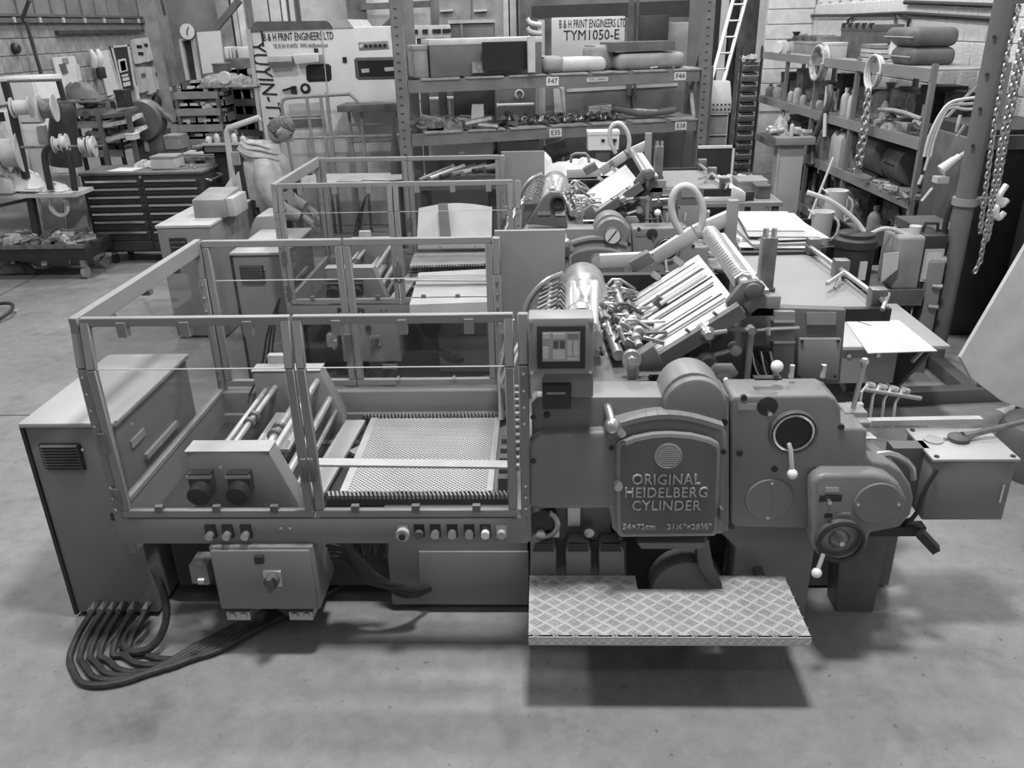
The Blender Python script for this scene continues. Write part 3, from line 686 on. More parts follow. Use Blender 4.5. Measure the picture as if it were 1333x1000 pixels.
    for xx in (.02,1.05): MB().box(xx,xx+.04,2.95,3.5,ZP-.06,ZP-.012).build('step_bracket', 'paint_dark', st)
    tr = MB()
    px_, py_ = .088, .036
    for j in range(0, 13):
        for i in range(-1, 17):
            cx_, cy_ = -.04+i*px_+(px_/2 if j % 2 else 0), 2.908+j*py_
            if not (-.045 < cx_ < 1.15 and 2.90 < cy_ < 3.315): continue
            if .43 < cx_ < .88 and cy_ > 3.20: continue
            s1 = 1 if j % 2 else -1
            for k in (-1.5,-.5,.5,1.5):
                tr.cbox((cx_+k*.0082, cy_-k*.0066*s1, ZP+.002), .046,.0046,.006, rz=s1*R(39))
    for i in range(60): tr.cbox((-.06+i*.0208, 2.884, ZP-.025), .003,.004,.03, ry=(.7 if i % 2 else -.7))
    tag(tr.build('tread_ribs', 'alu', st), kind='stuff')
    # HMI on its post
    if not var:
        YH = 3.18
        x0, x1, z0, z1 = -.055, .215, 1.545, 1.795
        h = MB().box(x0,x1,YH,YH+.12,z0,z1).build('operator_panel', 'paint_mid', t, bev=.008)
        (a0,b0),(a1,b1) = xz(692,480,YH), xz(768,418,YH)
        (a0,b0),(a1,b1) = (-.02,1.575),(.18,1.765)
        MB().box(a0,a1,YH-.012,YH,b0,b1).build('display_bezel', 'black', h, bev=.004)
        sc_ = MB().box(a0+.022,a1-.022,YH-.014,YH-.010,b0+.035,b1-.025).build('display_screen', 'screen', h)
        for (u0,u1,v0,v1,m) in ((.02,.2,.78,.95,'paper'),(.28,.62,.78,.95,'paper'),(.68,.95,.78,.95,'midgrey'),(.02,.16,.1,.5,'paper'),(.3,.42,.45,.7,'darkgrey'),(.47,.6,.45,.7,'darkgrey'),(.28,.60,.08,.4,'white'),(.66,.78,.2,.7,'paper'),(.82,.95,.2,.7,'paper'),(.66,.95,.05,.14,'paper')):
            sx0, sz0, sw, sh = a0+.022, b0+.035, a1-a0-.044, b1-b0-.06
            MB().box(sx0+u0*sw,sx0+u1*sw,YH-.016,YH-.013,sz0+v0*sh,sz0+v1*sh).build('screen_tile', m, sc_)
        s = MB(); [screw(s,(x,YH-.002,z)) for x in (x0+.012,x1-.012) for z in (z0+.012,z1-.012)]; s.build('panel_screw', 'chrome', h)
        MB().box(.0,.22,3.22,3.33,1.42,1.55).build('panel_mount', 'paint', t, bev=.005)
        b = MB().box(-.0,.125,3.20,3.32,1.37,1.49).build('drive_module', 'black', t, bev=.008)
        MB().box(.02,.10,3.196,3.20,1.445,1.455).build('module_print', 'midgrey', b)
        MB().box(-.04,0,3.22,3.3,1.45,1.56).quad([(-.05,3.23,1.55),(.02,3.23,1.55),(-.05,3.23,1.43)],.02).build('panel_gusset', 'lightgrey', t)

    else:
        sp = MB().prism(pxpoly([(686,291),(707,257),(716,249),(728,249),(735,258),(739,296)],6.60), 3.34, 3.40).build('end_bracket', 'paint_dark', t, bev=.01)
        for v in sp.data.vertices: v.co.x -= D2[0]*K
        c = at(726,264,6.56); c = (c[0]-D2[0], 3.34, c[2])
        MB().lathe(c, [(.06,0),(.06,.03),(.045,.035),(.03,.01)], (0,-1,0), 24).build('bracket_hub', 'black', t)
        MB().box(c[0]-.16,c[0]-.06,3.33,3.34,c[2]-.10,c[2]-.075).build('bracket_label', 'steel', t)
        MB().box(c[0]-.02,c[0]+.06,3.33,3.34,c[2]-.105,c[2]-.07).build('bracket_label', 'lightgrey', t)
    MB().box(.14,1.12,4.74,4.80,.5,1.52).build('rear_panel', 'black', t)
    # rear guard plate
    MB().box(-.27,.14,4.72,4.75,.75,1.80).build('rear_guard_plate', 'paint_mid', t)
    # impression cylinder and gripper shafts
    if True:
        c = (.24, 1.50)
        MB().lathe((c[0],4.66,c[1]), [(.125,0),(.13,.02),(.13,.24),(.105,.26),(.10,.38),(.08,.40),(.055,.42),(.055,.95)], (0,-1,0), 36).build('cylinder_drum', 'steel', t)
        MB().box(c[0]+.03,c[0]+.14,4.42,4.66,c[1]-.22,c[1]).build('drum_housing', 'paint_mid', t, bev=.01)
        MB().cyl((.29,4.30,1.60),(.235,3.55,1.62),.024,n=12).build('cross_shaft', 'alu', t)
        MB().lathe((.20,3.95,1.53), [(.085,0),(.09,.01),(.09,.03),(.07,.05)], (0,-1,0), 26).build('shaft_flange', 'steel', t)
        MB().cyl((.17,4.40,1.55),(.14,3.5,1.55),.045,n=14).build('gripper_shaft', 'steel', t)
        for i in range(11):
            y = 4.32-.075*i; x = .10-.004*i
            g = MB().bar((x,y,1.60),(x-.10,y-.02,1.555),.018,.03).bar((x,y,1.60),(x+.03,y,1.56),.02,.03).build('gripper', 'steel_dark' if i % 2 else 'steel', t)
        MB().cyl((.055,4.36,1.575),(.02,3.5,1.575),.016,n=10).build('gripper_rod', 'steel', t)
        MB().tube([(-.10,4.3,1.40),(-.07,4.3,1.52),(.02,4.3,1.62),(.12,4.3,1.66)],.018,8,2).build('cylinder_guard_bar', 'steel', t)
        MB().tube([(-.16,3.6,1.35),(-.10,3.7,1.48),(.0,3.75,1.55)],.012,8,2).tube([(-.2,3.65,1.3),(-.13,3.75,1.45),(-.02,3.85,1.55)],.012,8,2).build('delivery_wire', 'steel', t)
    # feed board
    def fp(u, v, h=0.):          # u 0..1 down-slope (right to left), v 0..1 front to back
        X = .93 - .62*u - .04*v; Z = 1.665 - .42*u + .02*v
        return (X - .56*h, 3.75 + .82*v, Z + .83*h)
    fb = MB().quad([fp(0,0),fp(0,1),fp(1.12,1),fp(1.12,0)],.03).build('feed_board', 'offwhite', t)
    if not var:
        for i, (v, w, u0, u1) in enumerate(((.10,.004,.06,1.1),(.22,.010,.04,1.1),(.27,.004,.1,1.0),(.40,.009,.05,1.1),(.46,.004,.08,1.1),(.53,.010,.02,1.1),(.64,.007,.06,1.1),(.72,.004,.03,1.0),(.80,.010,.04,1.1),(.90,.004,.06,1.1))):
            MB().quad([fp(u0,v-w,.003),fp(u0,v+w,.003),fp(u1,v+w,.003),fp(u1,v-w,.003)],.003).build('tape_slot', 'recess' if i % 2 else 'darkgrey', fb)
        for i in range(3):
            v0 = .13+.30*i
            MB().quad([fp(.04,v0,.010),fp(.04,v0+.05,.010),fp(1.08,v0+.05,.010),fp(1.08,v0,.010)],.008).build('board_tape', 'paper', fb)
        p = fp(.42,.55,.03); MB().cbox(p,.06,.04,.05,ry=.6).build('stop_block', 'darkgrey', fb)
        p1, p2 = fp(.05,.52,.03), fp(.42,.52,.03); MB().cyl(p1,p2,.012,n=8).build('stop_tube', 'white', fb)
    else:
        MB().quad([fp(.1,.08,.01),fp(.1,.9,.01),fp(.74,.9,.01),fp(.74,.08,.01)],.006).build('printed_sheet', 'paper', fb)
    MB().bar(fp(0,-.06,-.02),fp(1,-.06,-.02),.05,.07).build('board_side_rail', 'paint_dark', fb)
    for u in (.15,.35,.6): 
        p = fp(u,-.03,.02); MB().cbox(p,.03,.02,.012,ry=.6).build('rail_clip', 'steel_dark', fb)
        p = fp(u,1.0,.03); MB().cbox(p,.05,.03,.03,ry=.6).build('rail_clip', 'steel', fb)
    # side-lay carriage: shafts and clamps across the board
    for u, h, r in ((.80,.12,.028),(.66,.10,.020),(.90,.06,.016)):
        MB().cyl(fp(u,-.08,h),fp(u,1.02,h),r,n=14).build('lay_shaft', 'steel', t)
    rr = random.Random(3)
    for i in range(26):
        v = .01+.039*i; u = .66+.14*rr.random(); a_ = rr.uniform(-.06,.06)
        g = MB().cbox(fp(u,v,.07+.05*rr.random()),.11,.022,.035,ry=.6+a_).cyl(fp(u-.04,v-.01,.11),fp(u-.04,v+.03,.11),.026,n=10)
        k = i % 4
        if k == 0: g.bar(fp(u-.08,v,.10),fp(u-.17,v+.012,.012),.016,.02).cyl(fp(u+.05,v,.09),fp(u+.02,v+.02,.19),.011,n=8).sphere(fp(u+.02,v+.02,.20),.017,8)
        elif k == 1: g.tube([fp(u+.1,v,.02),fp(u+.06,v,.14),fp(u-.06,v+.01,.16),fp(u-.13,v+.01,.03)],.010,6,1)
        elif k == 2: g.bar(fp(u+.02,v,.10),fp(u+.22,v+.01,.02),.018,.016).cyl(fp(u+.1,v,.03),fp(u+.1,v,.12),.012,n=8)
        else: g.bar(fp(u-.06,v,.09),fp(u-.22,v,.016),.024,.012)
        g.build('lay_clamp', ('steel','steel_dark','alu','darkgrey','steel')[i % 5], t, bev=.002, seg=1)
    for i in range(8):
        v = .05+.12*i; MB().cbox(fp(.62,v,.07),.05,.07,.05,ry=.6).build('lay_block', ('black','steel_dark')[i % 2], t, bev=.004, seg=1)
    for i in range(9):
        v = .04+.11*i; MB().bar(fp(.95,v,.05),fp(1.08,v,.01),.028,.018).bar(fp(1.08,v,.01),fp(1.12,v,.05),.02,.016).build('front_lay', ('steel','alu')[i % 2], t)
    MB().prism(pxpoly([(817,482),(826,464),(850,448),(857,460),(863,474),(836,491)],3.6),3.58,3.66).build('carriage_end', 'paint_dark', t, bev=.008)
    MB().prism([(.49,1.66),(.60,1.72),(.64,1.66),(.53,1.60)],4.5,4.58).build('carriage_end', 'paint_dark', t, bev=.008)
    c = xz(822,467,3.57); MB().lathe((c[0],3.58,c[1]), [(.045,0),(.045,.03),(.025,.035),(.02,.05)], (0,-1,0), 20).build('carriage_pivot', 'steel', t)
    MB().prism([(c[0]-.03,c[1]-.01),(c[0]+.035,c[1]-.01),(c[0]+.04,c[1]-.15),(c[0]+.02,c[1]-.18),(c[0],c[1]-.17)],3.55,3.575).build('pivot_arm', 'paint_mid', t, bev=.006)
    # feeder side frame and linkage
    MB().prism(pxpoly([(755,517),(790,480),(850,500),(935,440),(985,398),(1100,402),(1092,497),(860,505)],3.88),3.86,3.92).build('feeder_side_frame', 'paint_dark', t, bev=.006)
    MB().prism(pxpoly([(975,452),(1005,452),(1003,495),(972,495)],3.85),3.845,3.87).build('frame_opening', 'black', t)
    MB().prism(pxpoly([(1008,405),(1035,405),(1032,497),(1004,497)],3.84),3.83,3.87).build('frame_rib', 'paint', t, bev=.004)
    for y in (419,446):
        a, b = at(1008,y,3.82), at(1034,y,3.82); MB().tube([(a[0],3.86,a[2]),a,b,(b[0],3.86,b[2])],.009,6).build('grab_bar', 'chrome', t)
    pl = MB().prism(pxpoly([(1041,441),(1095,441),(1090,494),(1037,494)],3.84),3.835,3.86).build('frame_plate', 'paint_mid', t, bev=.003)
    s = MB(); [screw(s, at(px,py,3.835), .008) for px,py in ((1044,444),(1091,444),(1087,490),(1040,490))]; s.build('plate_screw', 'black', pl)
    MB().prism(pxpoly([(1051,408),(1090,408),(1089,424),(1051,424)],3.84),3.85,3.86).build('rating_plate', 'steel', t)
    a, b = at(868,480,3.72), at(957,455,3.72)
    MB().tube([at(862,482,3.72),a,b],.014,8).cyl((b[0],3.70,b[2]),(b[0],3.76,b[2]),.028,n=14).build('link_rod', 'steel', t)
    a = at(859,478,3.70); MB().cyl((a[0],3.68,a[2]+.02),(a[0],3.74,a[2]+.02),.03,n=14).box(a[0]-.03,a[0]+.03,3.69,3.73,a[2]-.10,a[2]+.02).build('link_lever', 'paint_dark', t, bev=.006)
    a, b = at(922,475,3.62), at(943,500,3.62)
    MB().cyl((a[0],3.60,a[2]),(a[0],3.68,a[2]),.045,n=18).bar((a[0],3.63,a[2]),(b[0],3.63,b[2]),.06,.05,(0,1,0)).build('throw_off_lever', 'black', t, bev=.006)
    q = at(940,488,3.60); MB().lathe((q[0],3.60,q[2]-.03), [(.05,0),(.05,.03),(.03,.04)], (0,-1,0), 18).build('throw_off_knob', 'darkgrey', t)
    MB().prism([(q[0]-.07,q[2]+.02),(q[0]-.04,q[2]+.06),(q[0]+.04,q[2]+.06),(q[0]+.07,q[2]+.02),(q[0]+.05,q[2]),(q[0]-.05,q[2])],3.57,3.60).build('scale_segment', 'steel', t)
    MB().sphere((q[0]+.01,3.56,q[2]-.01),.014,8).build('index_knob', 'knob', t)
    for px, py in ((880,467),(916,451)): 
        a = at(px,py,3.8); MB().tube([(a[0]+.03*cos(R(k)),3.80,a[2]+.03*sin(R(k))) for k in range(-20,220,30)],.007,6).build('hose_clip', 'steel_dark', t)
    a, b = at(917,434,3.72), at(978,430,3.72); c = at(972,495,3.72)
    MB().tube([a,at(935,428,3.72),b],.012,8).tube([b,c],.016,8).cyl((b[0],3.7,b[2]),(b[0],3.75,b[2]),.02,n=10).build('feeder_linkage', 'paint_mid', t)
    a = at(920,432,3.70); MB().lathe((a[0],3.72,a[2]), [(.05,0),(.05,.03),(.03,.05),(.02,.08)], (0,-1,0), 16).cyl((a[0]+.02,3.68,a[2]),(a[0]+.09,3.68,a[2]+.01),.014,n=8).build('valve_knob', 'steel', t)
    MB().tube([at(985,430,3.8),at(1012,428,3.8),at(1040,427,3.8)],.01,6).tube([at(1000,428,3.78),at(1000,436,3.78)],.012,6).build('stay_rod', 'steel', t)
    for k in range(7):
        a = at(978+4*k, 458+6*(k%3), 3.83); b = at(990+3*k, 493, 3.83); MB().tube([a, at(982+4*k,478,3.82), b],.007,6,1).build('wire', ('black','steel')[k%3 == 0], t)
    # suction head with coil spring, mast posts
    s0, s1 = (.98,3.80,1.73), (.95,4.66,1.80)
    MB().cyl(s0,s1,.028,n=14).build('suction_bar', 'steel', t)
    hx = [(s0[0]+(s1[0]-s0[0])*i/150+.042*cos(i*.9), s0[1]+.06+.72*i/150, s0[2]+(s1[2]-s0[2])*i/150+.042*sin(i*.9)) for i in range(151)]
    if not var: MB().tube(hx,.009,5).build('coil_spring', 'alu', t)
    MB().bar((1.04,3.80,1.70),(1.01,4.72,1.76),.10,.02).build('head_plate', 'lightgrey', t)
    MB().prism([(.90,1.62),(1.05,1.70),(1.06,1.74),(1.02,1.77),(.95,1.76),(.88,1.66)],3.76,3.80).cyl((1.0,3.74,1.72),(1.0,3.82,1.72),.04,n=16).build('head_bracket', 'paint_dark', t, bev=.006)
    MB().prism([(1.02,1.55),(1.17,1.55),(1.17,1.66),(1.02,1.66)],3.86,4.05).build('mast_block', 'paint_mid', t, bev=.01)
    mp = MB().box(1.075,1.145,3.93,4.0,1.55,1.93).build('mast_post', 'steel_dark', t, bev=.006)
    MB().cyl((1.09,3.965,1.93),(1.09,3.965,1.97),.014,n=8).cyl((1.13,3.965,1.93),(1.13,3.965,1.97),.014,n=8).build('mast_nipple', 'chrome', mp)
    MB().box(1.068,1.152,3.92,4.01,1.55,1.68).build('mast_sleeve', 'darkgrey', mp)
    MB().box(1.10,1.16,4.84,4.90,1.45,1.93).build('rear_mast', 'paint_mid', t, bev=.004)
    MB().tube([(1.0,4.6,1.58),(1.1,4.3,1.62),(1.08,4.0,1.72)],.012,6,1).build('air_line', 'black', t)
    # sheet arm along the back and white suction hose
    ra = MB()
    pts = [(.36,1.55),(.69,1.56),(.93,1.72),(1.16,1.82)]
    for i in range(3): ra.bar((pts[i][0],4.95,pts[i][1]),(pts[i+1][0],4.95,pts[i+1][1]),.05,.085)
    ra.build('rear_sheet_arm', 'offwhite', t, bev=.005)
    hp_ = [at(p,q,4.75) for p,q in ((886,304),(876,284),(873,262),(880,246),(892,241),(904,246),(914,264),(916,282),(911,302))]
    MB().tube(hp_,.021,10,2).build('suction_hose', 'offwhite', t)
    # feed table with rails
    ft = MB().box(1.17,1.72,3.97,5.05,1.52,1.545).build('feed_table', 'paint_mid', t)
    MB().box(1.13,1.74,3.93,3.97,1.50,1.565).build('table_rail', 'black', ft); MB().box(1.13,1.74,5.05,5.09,1.50,1.565).build('table_rail', 'black', ft)
    sq = MB().cyl((1.70,3.95,1.60),(1.66,5.1,1.60),.014,n=10).build('table_bar', 'steel', ft)
    for y in (4.0,4.55,5.05): MB().box(1.65,1.73,y-.03,y+.04,1.55,1.65).build('bar_clamp', 'steel_dark', ft, bev=.005)
    MB().tube([(1.52,4.25,1.60),(1.66,4.42,1.61)],.012,6).tube([(1.62,4.35,1.6),(1.58,4.3,1.56)],.01,6).build('bar_handle', 'steel', ft); MB().tube([(1.68,3.9,1.57),(1.74,4.0,1.62)],.012,6).build('bar_lever', 'steel', ft)
    # feeder drive box at the outer end
    bx = MB().box(1.83,2.21,3.42,3.72,.66,.985).build('drive_box', 'paint', t, bev=.006)
    MB().box(1.82,2.22,3.41,3.73,.985,1.0).build('box_lid', 'paint_light', bx, bev=.003)
    [MB().cyl((x,y,1.0),(x,y,1.006),.012,n=10).build('lid_screw', 'black', bx) for x in (1.845,2.195) for y in (3.435,3.705)]
    MB().lathe((1.90,3.6,1.0), [(.045,0),(.045,.008),(.015,.009)], (0,0,1), 24).cyl((1.95,3.6,1.01),(2.0,3.61,1.01),.006,n=6).build('oil_cap', 'steel', bx)
    MB().box(2.17,2.18,3.414,3.422,.76,.86).build('box_label', 'chrome', bx)
    hl = MB().tube([(2.04,3.60,1.02),(2.10,3.61,1.03),(2.42,3.66,1.09)],[.026,.016,.011],8).build('lid_lever', 'steel_dark', bx)
    MB().lathe((2.02,3.6,1.0), [(.05,0),(.05,.02),(.035,.03)], (0,0,1), 16).build('lever_boss', 'darkgrey', bx)
    MB().bar((1.42,3.74,1.03),(2.2,3.76,1.03),.04,.03).build('feeder_cross_rail', 'lightgrey', t)
    MB().box(1.68,1.85,3.52,3.60,.72,1.0).build('box_mount', 'paint_dark', t)
    MB().tube([(1.84,3.4,.95),(1.79,3.38,.85),(1.78,3.38,.7),(1.74,3.45,.62)],.012,6,1).build('box_cable', 'black', t)
    MB().bar((1.8,3.36,.63),(1.88,3.33,.55),.05,.04).box(1.5,1.85,3.4,3.46,.58,.63).build('pedal_arm', 'black', t)
    MB().tube([(1.55,3.40,1.03),(1.62,3.40,1.04),(1.72,3.40,.98),(1.74,3.40,.9)],.016,6,1).build('cover_hook', 'steel', t)
    # lever shelf and dropper rods between press and box
    MB().box(1.36,1.50,3.40,3.62,1.17,1.20).build('lever_shelf', 'paint_mid', t, bev=.005)
    a = at(1107,550,3.5); MB().tube([(a[0],3.5,1.2),(a[0]+.02,3.5,1.45)],.012,8).sphere((a[0]+.02,3.5,1.46),.02,8).box(a[0]-.05,a[0]+.05,3.45,3.55,1.2,1.225).build('shift_lever', 'steel', t)
    for i in range(3): MB().box(1.52,1.60,3.62+.06*i,3.65+.06*i,1.06+.02*i,1.09+.02*i).build('stop_finger', 'offwhite', t)
    MB().cyl((1.66,3.9,1.14),(2.0,4.0,1.04),.012,n=10).build('pusher_rod', 'steel', t)
    for i in range(4):
        x = 1.68+.07*i; y = 3.92+.02*i
        MB().tube([(x,y,1.16-.02*i),(x-.04,y-.03,1.13-.03*i),(x-.04,y-.05,.9)],.008,6).cyl((x,y,1.16-.02*i),(x+.04,y+.025,1.14-.02*i),.016,n=10).build('pusher_finger', 'alu', t)
    MB().quad([(1.52,3.66,.98),(1.66,3.66,.98),(1.62,3.9,.98),(1.50,3.9,.98)],.01).build('side_sheet', 'offwhite', t)
    # knob on the fly-frame
    a = at(795,545,3.24); MB().cyl((a[0]-.01,3.3,a[2]+.03),(a[0],3.16,a[2]+.01),.02,n=10).sphere((a[0],3.17,a[2]+.0),.036,14).tube([(a[0]+.02,3.18,a[2]-.01),(a[0]+.05,3.2,a[2]-.06)],.018,8).build('flyframe_knob', 'steel', t)
    # ledge on top of upper cover and chain box behind
    MB().box(.12,.50,3.48,3.85,1.28,1.36).build('sheet_table_ledge', 'paint_dark', t)
    MB().tube([(.45,3.52,1.40),(.62,3.52,1.40)],.010,6).build('ledge_rod', 'chrome', t)
    return t
press1 = make_press(0)
press1['label'] = 'grey cylinder press with ORIGINAL HEIDELBERG CYLINDER door and chequer-plate step'
press1['group'] = 'cylinder presses'
press2 = make_press(1)
press2.location = tuple((ORG[press2][i]+D2[i])*K for i in range(3))
press2['label'] = 'grey cylinder press with white round gauge, behind the press lettered ORIGINAL'
press2['group'] = 'cylinder presses'
enc2 = copy_tree(enc1, D2); enc2['label'] = 'grey delivery section with clear guard doors beside the press with the round gauge'
cab2 = copy_tree(cab1, D2, skip=('cable_gland',)); cab2['label'] = 'grey electrical cabinet with louvred vent, behind the clear rear guards of another delivery section'
q_ = [gz(533,397,.84), gz(637,393,.84), gz(635,350,.84), gz(545,355,.84)]
sh2 = MB().quad(q_, .12)
t = empty('curved_chute', (at(590,300,7.75)[0],7.8,.70), 'pale curved metal chute with a dark strap in the rear delivery section', 'chute')
MB().add([(at(541+98*u,274-3*u,7.6)[0], 7.55+.25*v, at(590,312-36*v-6*sin(pi*u),7.6)[2]) for v in (0,.35,.7,1) for u in [k/8 for k in range(9)]], [(j*9+i,j*9+i+1,(j+1)*9+i+1,(j+1)*9+i) for j in range(3) for i in range(8)], True).build('sheet', 'lightgrey', t)
p_ = at(578,300,7.5); MB().quad([(p_[0]-.04,7.52,at(575,308,7.52)[2]),(p_[0]+.06,7.52,at(575,308,7.52)[2]),(p_[0]+.02,7.74,at(575,272,7.6)[2]+.02),(p_[0]-.07,7.74,at(575,272,7.6)[2]+.02)],-.012).build('strap', 'darkgrey', t)
one('perforated_tray', MB().quad([gz(533,346,.86),gz(636,343,.86),gz(634,316,.86),gz(543,319,.86)],.02), 'perforated', 'perforated metal tray behind the pale stack of sheets', 'tray')
one('sheet_stack', sh2, 'paper', 'pale stack of sheets inside the delivery section behind', 'paper stack')
# ------------------------------------------------------------------ background helpers
def lwp(px, py):  # point on the left wall face
    d = CF + CR*((px-666.5)/FPX) - CU*((py-500)/FPX); t = (WLX+.03)/d.x
    return (WLX+.03, d.y*t, HCAM+d.z*t)
def prect(px0, py0, px1, py1, Y):   # x0,x1,z0,z1 of a pixel rectangle on plane Y
    a, b = at(px0,py1,Y), at(px1,py0,Y); c, d = at(px0,py0,Y), at(px1,py1,Y)
    return ((a[0]+c[0])/2, (b[0]+d[0])/2, (a[2]+d[2])/2, (b[2]+c[2])/2)
def carton(rect, Y, dep, m, label, cat='box', group=None, lid=None, name='carton', base=None):
    x0,x1,z0,z1 = prect(*rect, Y)
    if base is not None: z1 += base-z0; z0 = base
    t = empty(name, ((x0+x1)/2, Y+dep/2, z0), label, cat, group)
    MB().box(x0,x1,Y,Y+dep,z0,z1).build('body', m, t, bev=.008, seg=1)
    h = (z1-z0)
    MB().box(x0-.006,x1+.006,Y-.006,Y+dep+.006,z1-h*.16,z1+.008).build('lid', lid or m, t, bev=.004, seg=1)
    return t
def bottle(p, r, h, m, label, cat='bottle', group=None, capm='darkgrey', name='bottle'):
    t = empty(name, p, label, cat, group)
    MB().lathe(p, [(r*.92,0),(r,h*.04),(r,h*.66),(r*.8,h*.76),(r*.34,h*.84),(r*.34,h*.9)], n=14).build('body', m, t)
    MB().cyl((p[0],p[1],p[2]+h*.88),(p[0],p[1],p[2]+h),r*.42,n=10).build('cap', capm, t); return t
def jerrycan(p, w, d, h, m, label, group=None, cat='jerrycan', rz=0):
    t = empty('jerrycan', p, label, cat, group); x,y,z = p
    MB().prism([(x-w/2,z),(x+w/2,z),(x+w/2,z+h*.72),(x+w*.2,z+h*.92),(x-w*.35,z+h*.92),(x-w/2,z+h*.75)], y-d/2, y+d/2).build('body', m, t, bev=.02)
    MB().tube([(x-w*.3,y,z+h*.9),(x-w*.28,y,z+h*1.02),(x+w*.1,y,z+h*1.02),(x+w*.3,y,z+h*.84)],.018,8,1).build('handle', m, t)
    MB().cyl((x-w*.38,y,z+h*.84),(x-w*.42,y,z+h*.95),.03,n=10).build('cap', 'darkgrey', t); return t
def spool(c, r, w, axis, m, label, group=None):
    a = Vector(axis).normalized(); c = Vector(c)
    t = empty('wire_spool', tuple(c), label, 'spool', group)
    MB().lathe(tuple(c-a*w/2), [(r*.35,0),(r*.72,w*.12),(r*.72,w*.88),(r*.35,w)], tuple(a), 20).build('winding', m, t)
    for s in (-1,1): MB().lathe(tuple(c+a*(s*w/2)-a*.008), [(r*.3,0),(r,.002),(r,.014),(r*.3,.016)], tuple(a), 22).build('flange', 'offwhite', t)
    return t
def coil(c, r, m, label, axis=(0,1,0), turns=4, rr=.02, cat='hose', name='hose_coil', hz=.025):
    a = Vector(axis).normalized(); u = Vector((0,0,1)) if abs(a.z) < .9 else Vector((1,0,0)); x = a.cross(u).normalized(); y = a.cross(x); c = Vector(c)
    pts = []
    for i in range(turns*16+1):
        t = 2*pi*i/16; q = r*(1-.05*((i//16) % 3)); pts.append(c + x*(q*cos(t)) + y*(q*sin(t)*1.1) + a*(hz*i/16))
    return one(name, MB().tube(pts, rr, 6), m, label, cat)
def heap(name, c, sx, sy, n, m, label, cat, seed=1, h=.1, group=None):   # a tangle of small parts lying on a surface at c
    r = random.Random(seed); b = MB()
    for i in range(n):
        x, y = c[0]+r.uniform(-sx,sx)/2, c[1]+r.uniform(-sy,sy)/2; z = c[2]+r.uniform(.1,1)*h*.5; k = r.random(); s = r.uniform(.35,1)*h
        if k < .4: b.cbox((x,y,z), s*1.2, s*.7, s*.5, rz=r.uniform(0,3), rx=r.uniform(-.3,.3))
        elif k < .7: a = r.uniform(0,3.1); b.cyl((x-cos(a)*s,y-sin(a)*s,z),(x+cos(a)*s,y+sin(a)*s,z+s*.2), s*.25, n=8)
        else: b.lathe((x,y,z-s*.3), [(s*.5,0),(s*.5,s*.3),(s*.25,s*.35),(s*.25,s*.6)], (r.uniform(-.5,.5),r.uniform(-.5,.5),1), 10)
    return one(name, b, m, label, cat, group)
def cloth_lump(name, c, sx, sy, h, m, label, cat, seed=1):
    r = random.Random(seed); n = 14; vs = []; fs = []
    for j in range(n):
        for i in range(n):
            u, v = i/(n-1)*2-1, j/(n-1)*2-1; e = max(0, 1-(u*u+v*v)); k = (1-.12*sin(3*u+seed)-.1*cos(4*v+seed))
            vs.append((c[0]+u*sx/2*k, c[1]+v*sy/2*k, c[2]+h*e**.6*(.65+.35*r.random())+.006*r.random()))
    for j in range(n-1):
        for i in range(n-1): fs.append((j*n+i,j*n+i+1,(j+1)*n+i+1,(j+1)*n+i))
    o = len(vs); vs += [(p[0],p[1],c[2]) for p in vs]
    fs += [tuple(o+q for q in f)[::-1] for f in fs]
    return one(name, MB().add(vs, fs, True), m, label, cat)

# ------------------------------------------------------------------ roll-cab tool chest
def make_chest():
    x0,x1,y0,y1 = -6.06,-4.44,10.8,11.45
    t = empty('tool_chest', ((x0+x1)/2,(y0+y1)/2,0), 'black double-width rolling tool chest with bright drawer pulls', 'tool chest')
    MB().box(x0,x1,y0,y1,.17,1.20).build('body', 'black', t, bev=.008)
    MB().box(x0-.02,x1+.02,y0-.02,y1+.02,1.20,1.235).build('worktop', 'darkgrey', t, bev=.006)
    xm = (x0+x1)/2
    for a, b in ((x0+.04,xm-.02),(xm+.02,x1-.04)):
        zs = [1.15,1.045,.94,.83,.72,.61,.47,.33,.19]
        for i in range(8):
            d = MB().box(a,b,y0-.018,y0,zs[i+1]+.006,zs[i]-.006).build('drawer', 'black', t, bev=.004, seg=1)
            if i < 7: MB().box(a+.03,b-.03,y0-.045,y0-.016,zs[i]-.036,zs[i]-.012).build('drawer_pull', 'chrome', d)
    c = at(182,231,10.78); MB().cyl((xm,10.79,1.175),(xm,10.77,1.175),.018,n=10).build('lock', 'chrome', t)
    for x in (x0+.18, x1-.18):
        for y in (y0+.1,y1-.1):
            k = MB().box(x-.03,x+.03,y-.03,y+.03,.12,.17).build('caster_fork', 'steel', t)
            MB().cyl((x-.025,y,.065),(x+.025,y,.065),.065,n=14).build('wheel', 'rubber', k)
    MB().tube([(x1+.0,y0+.1,1.12),(x1+.07,y0+.1,1.10),(x1+.07,y1-.1,1.10),(x1+.0,y1-.1,1.12)],.015,6).build('push_handle', 'chrome', t)
make_chest()
carton((196,203,228,219), 11.0, .3, 'lightgrey', 'pale lunch-box sized case on the black tool chest', lid='midgrey', name='hand_case', base=1.237)
one('paper_sheet', MB().quad([(-5.75,10.9,1.24),(-5.4,10.88,1.24),(-5.35,11.15,1.24),(-5.7,11.2,1.24)],.004), 'paper', 'loose pale papers spread at the lock end of the tool chest top', 'paper')
cloth_lump('shop_rag', (-5.35,11.25,1.237), .35,.2,.10,'junk_light','crumpled pale rag on the tool chest top','rag',3)
heap('hand_tools', (-4.75,11.1,1.237), .4,.3,12,'steel_dark','small steel hand tools scattered on the tool chest','tools',5,.05)
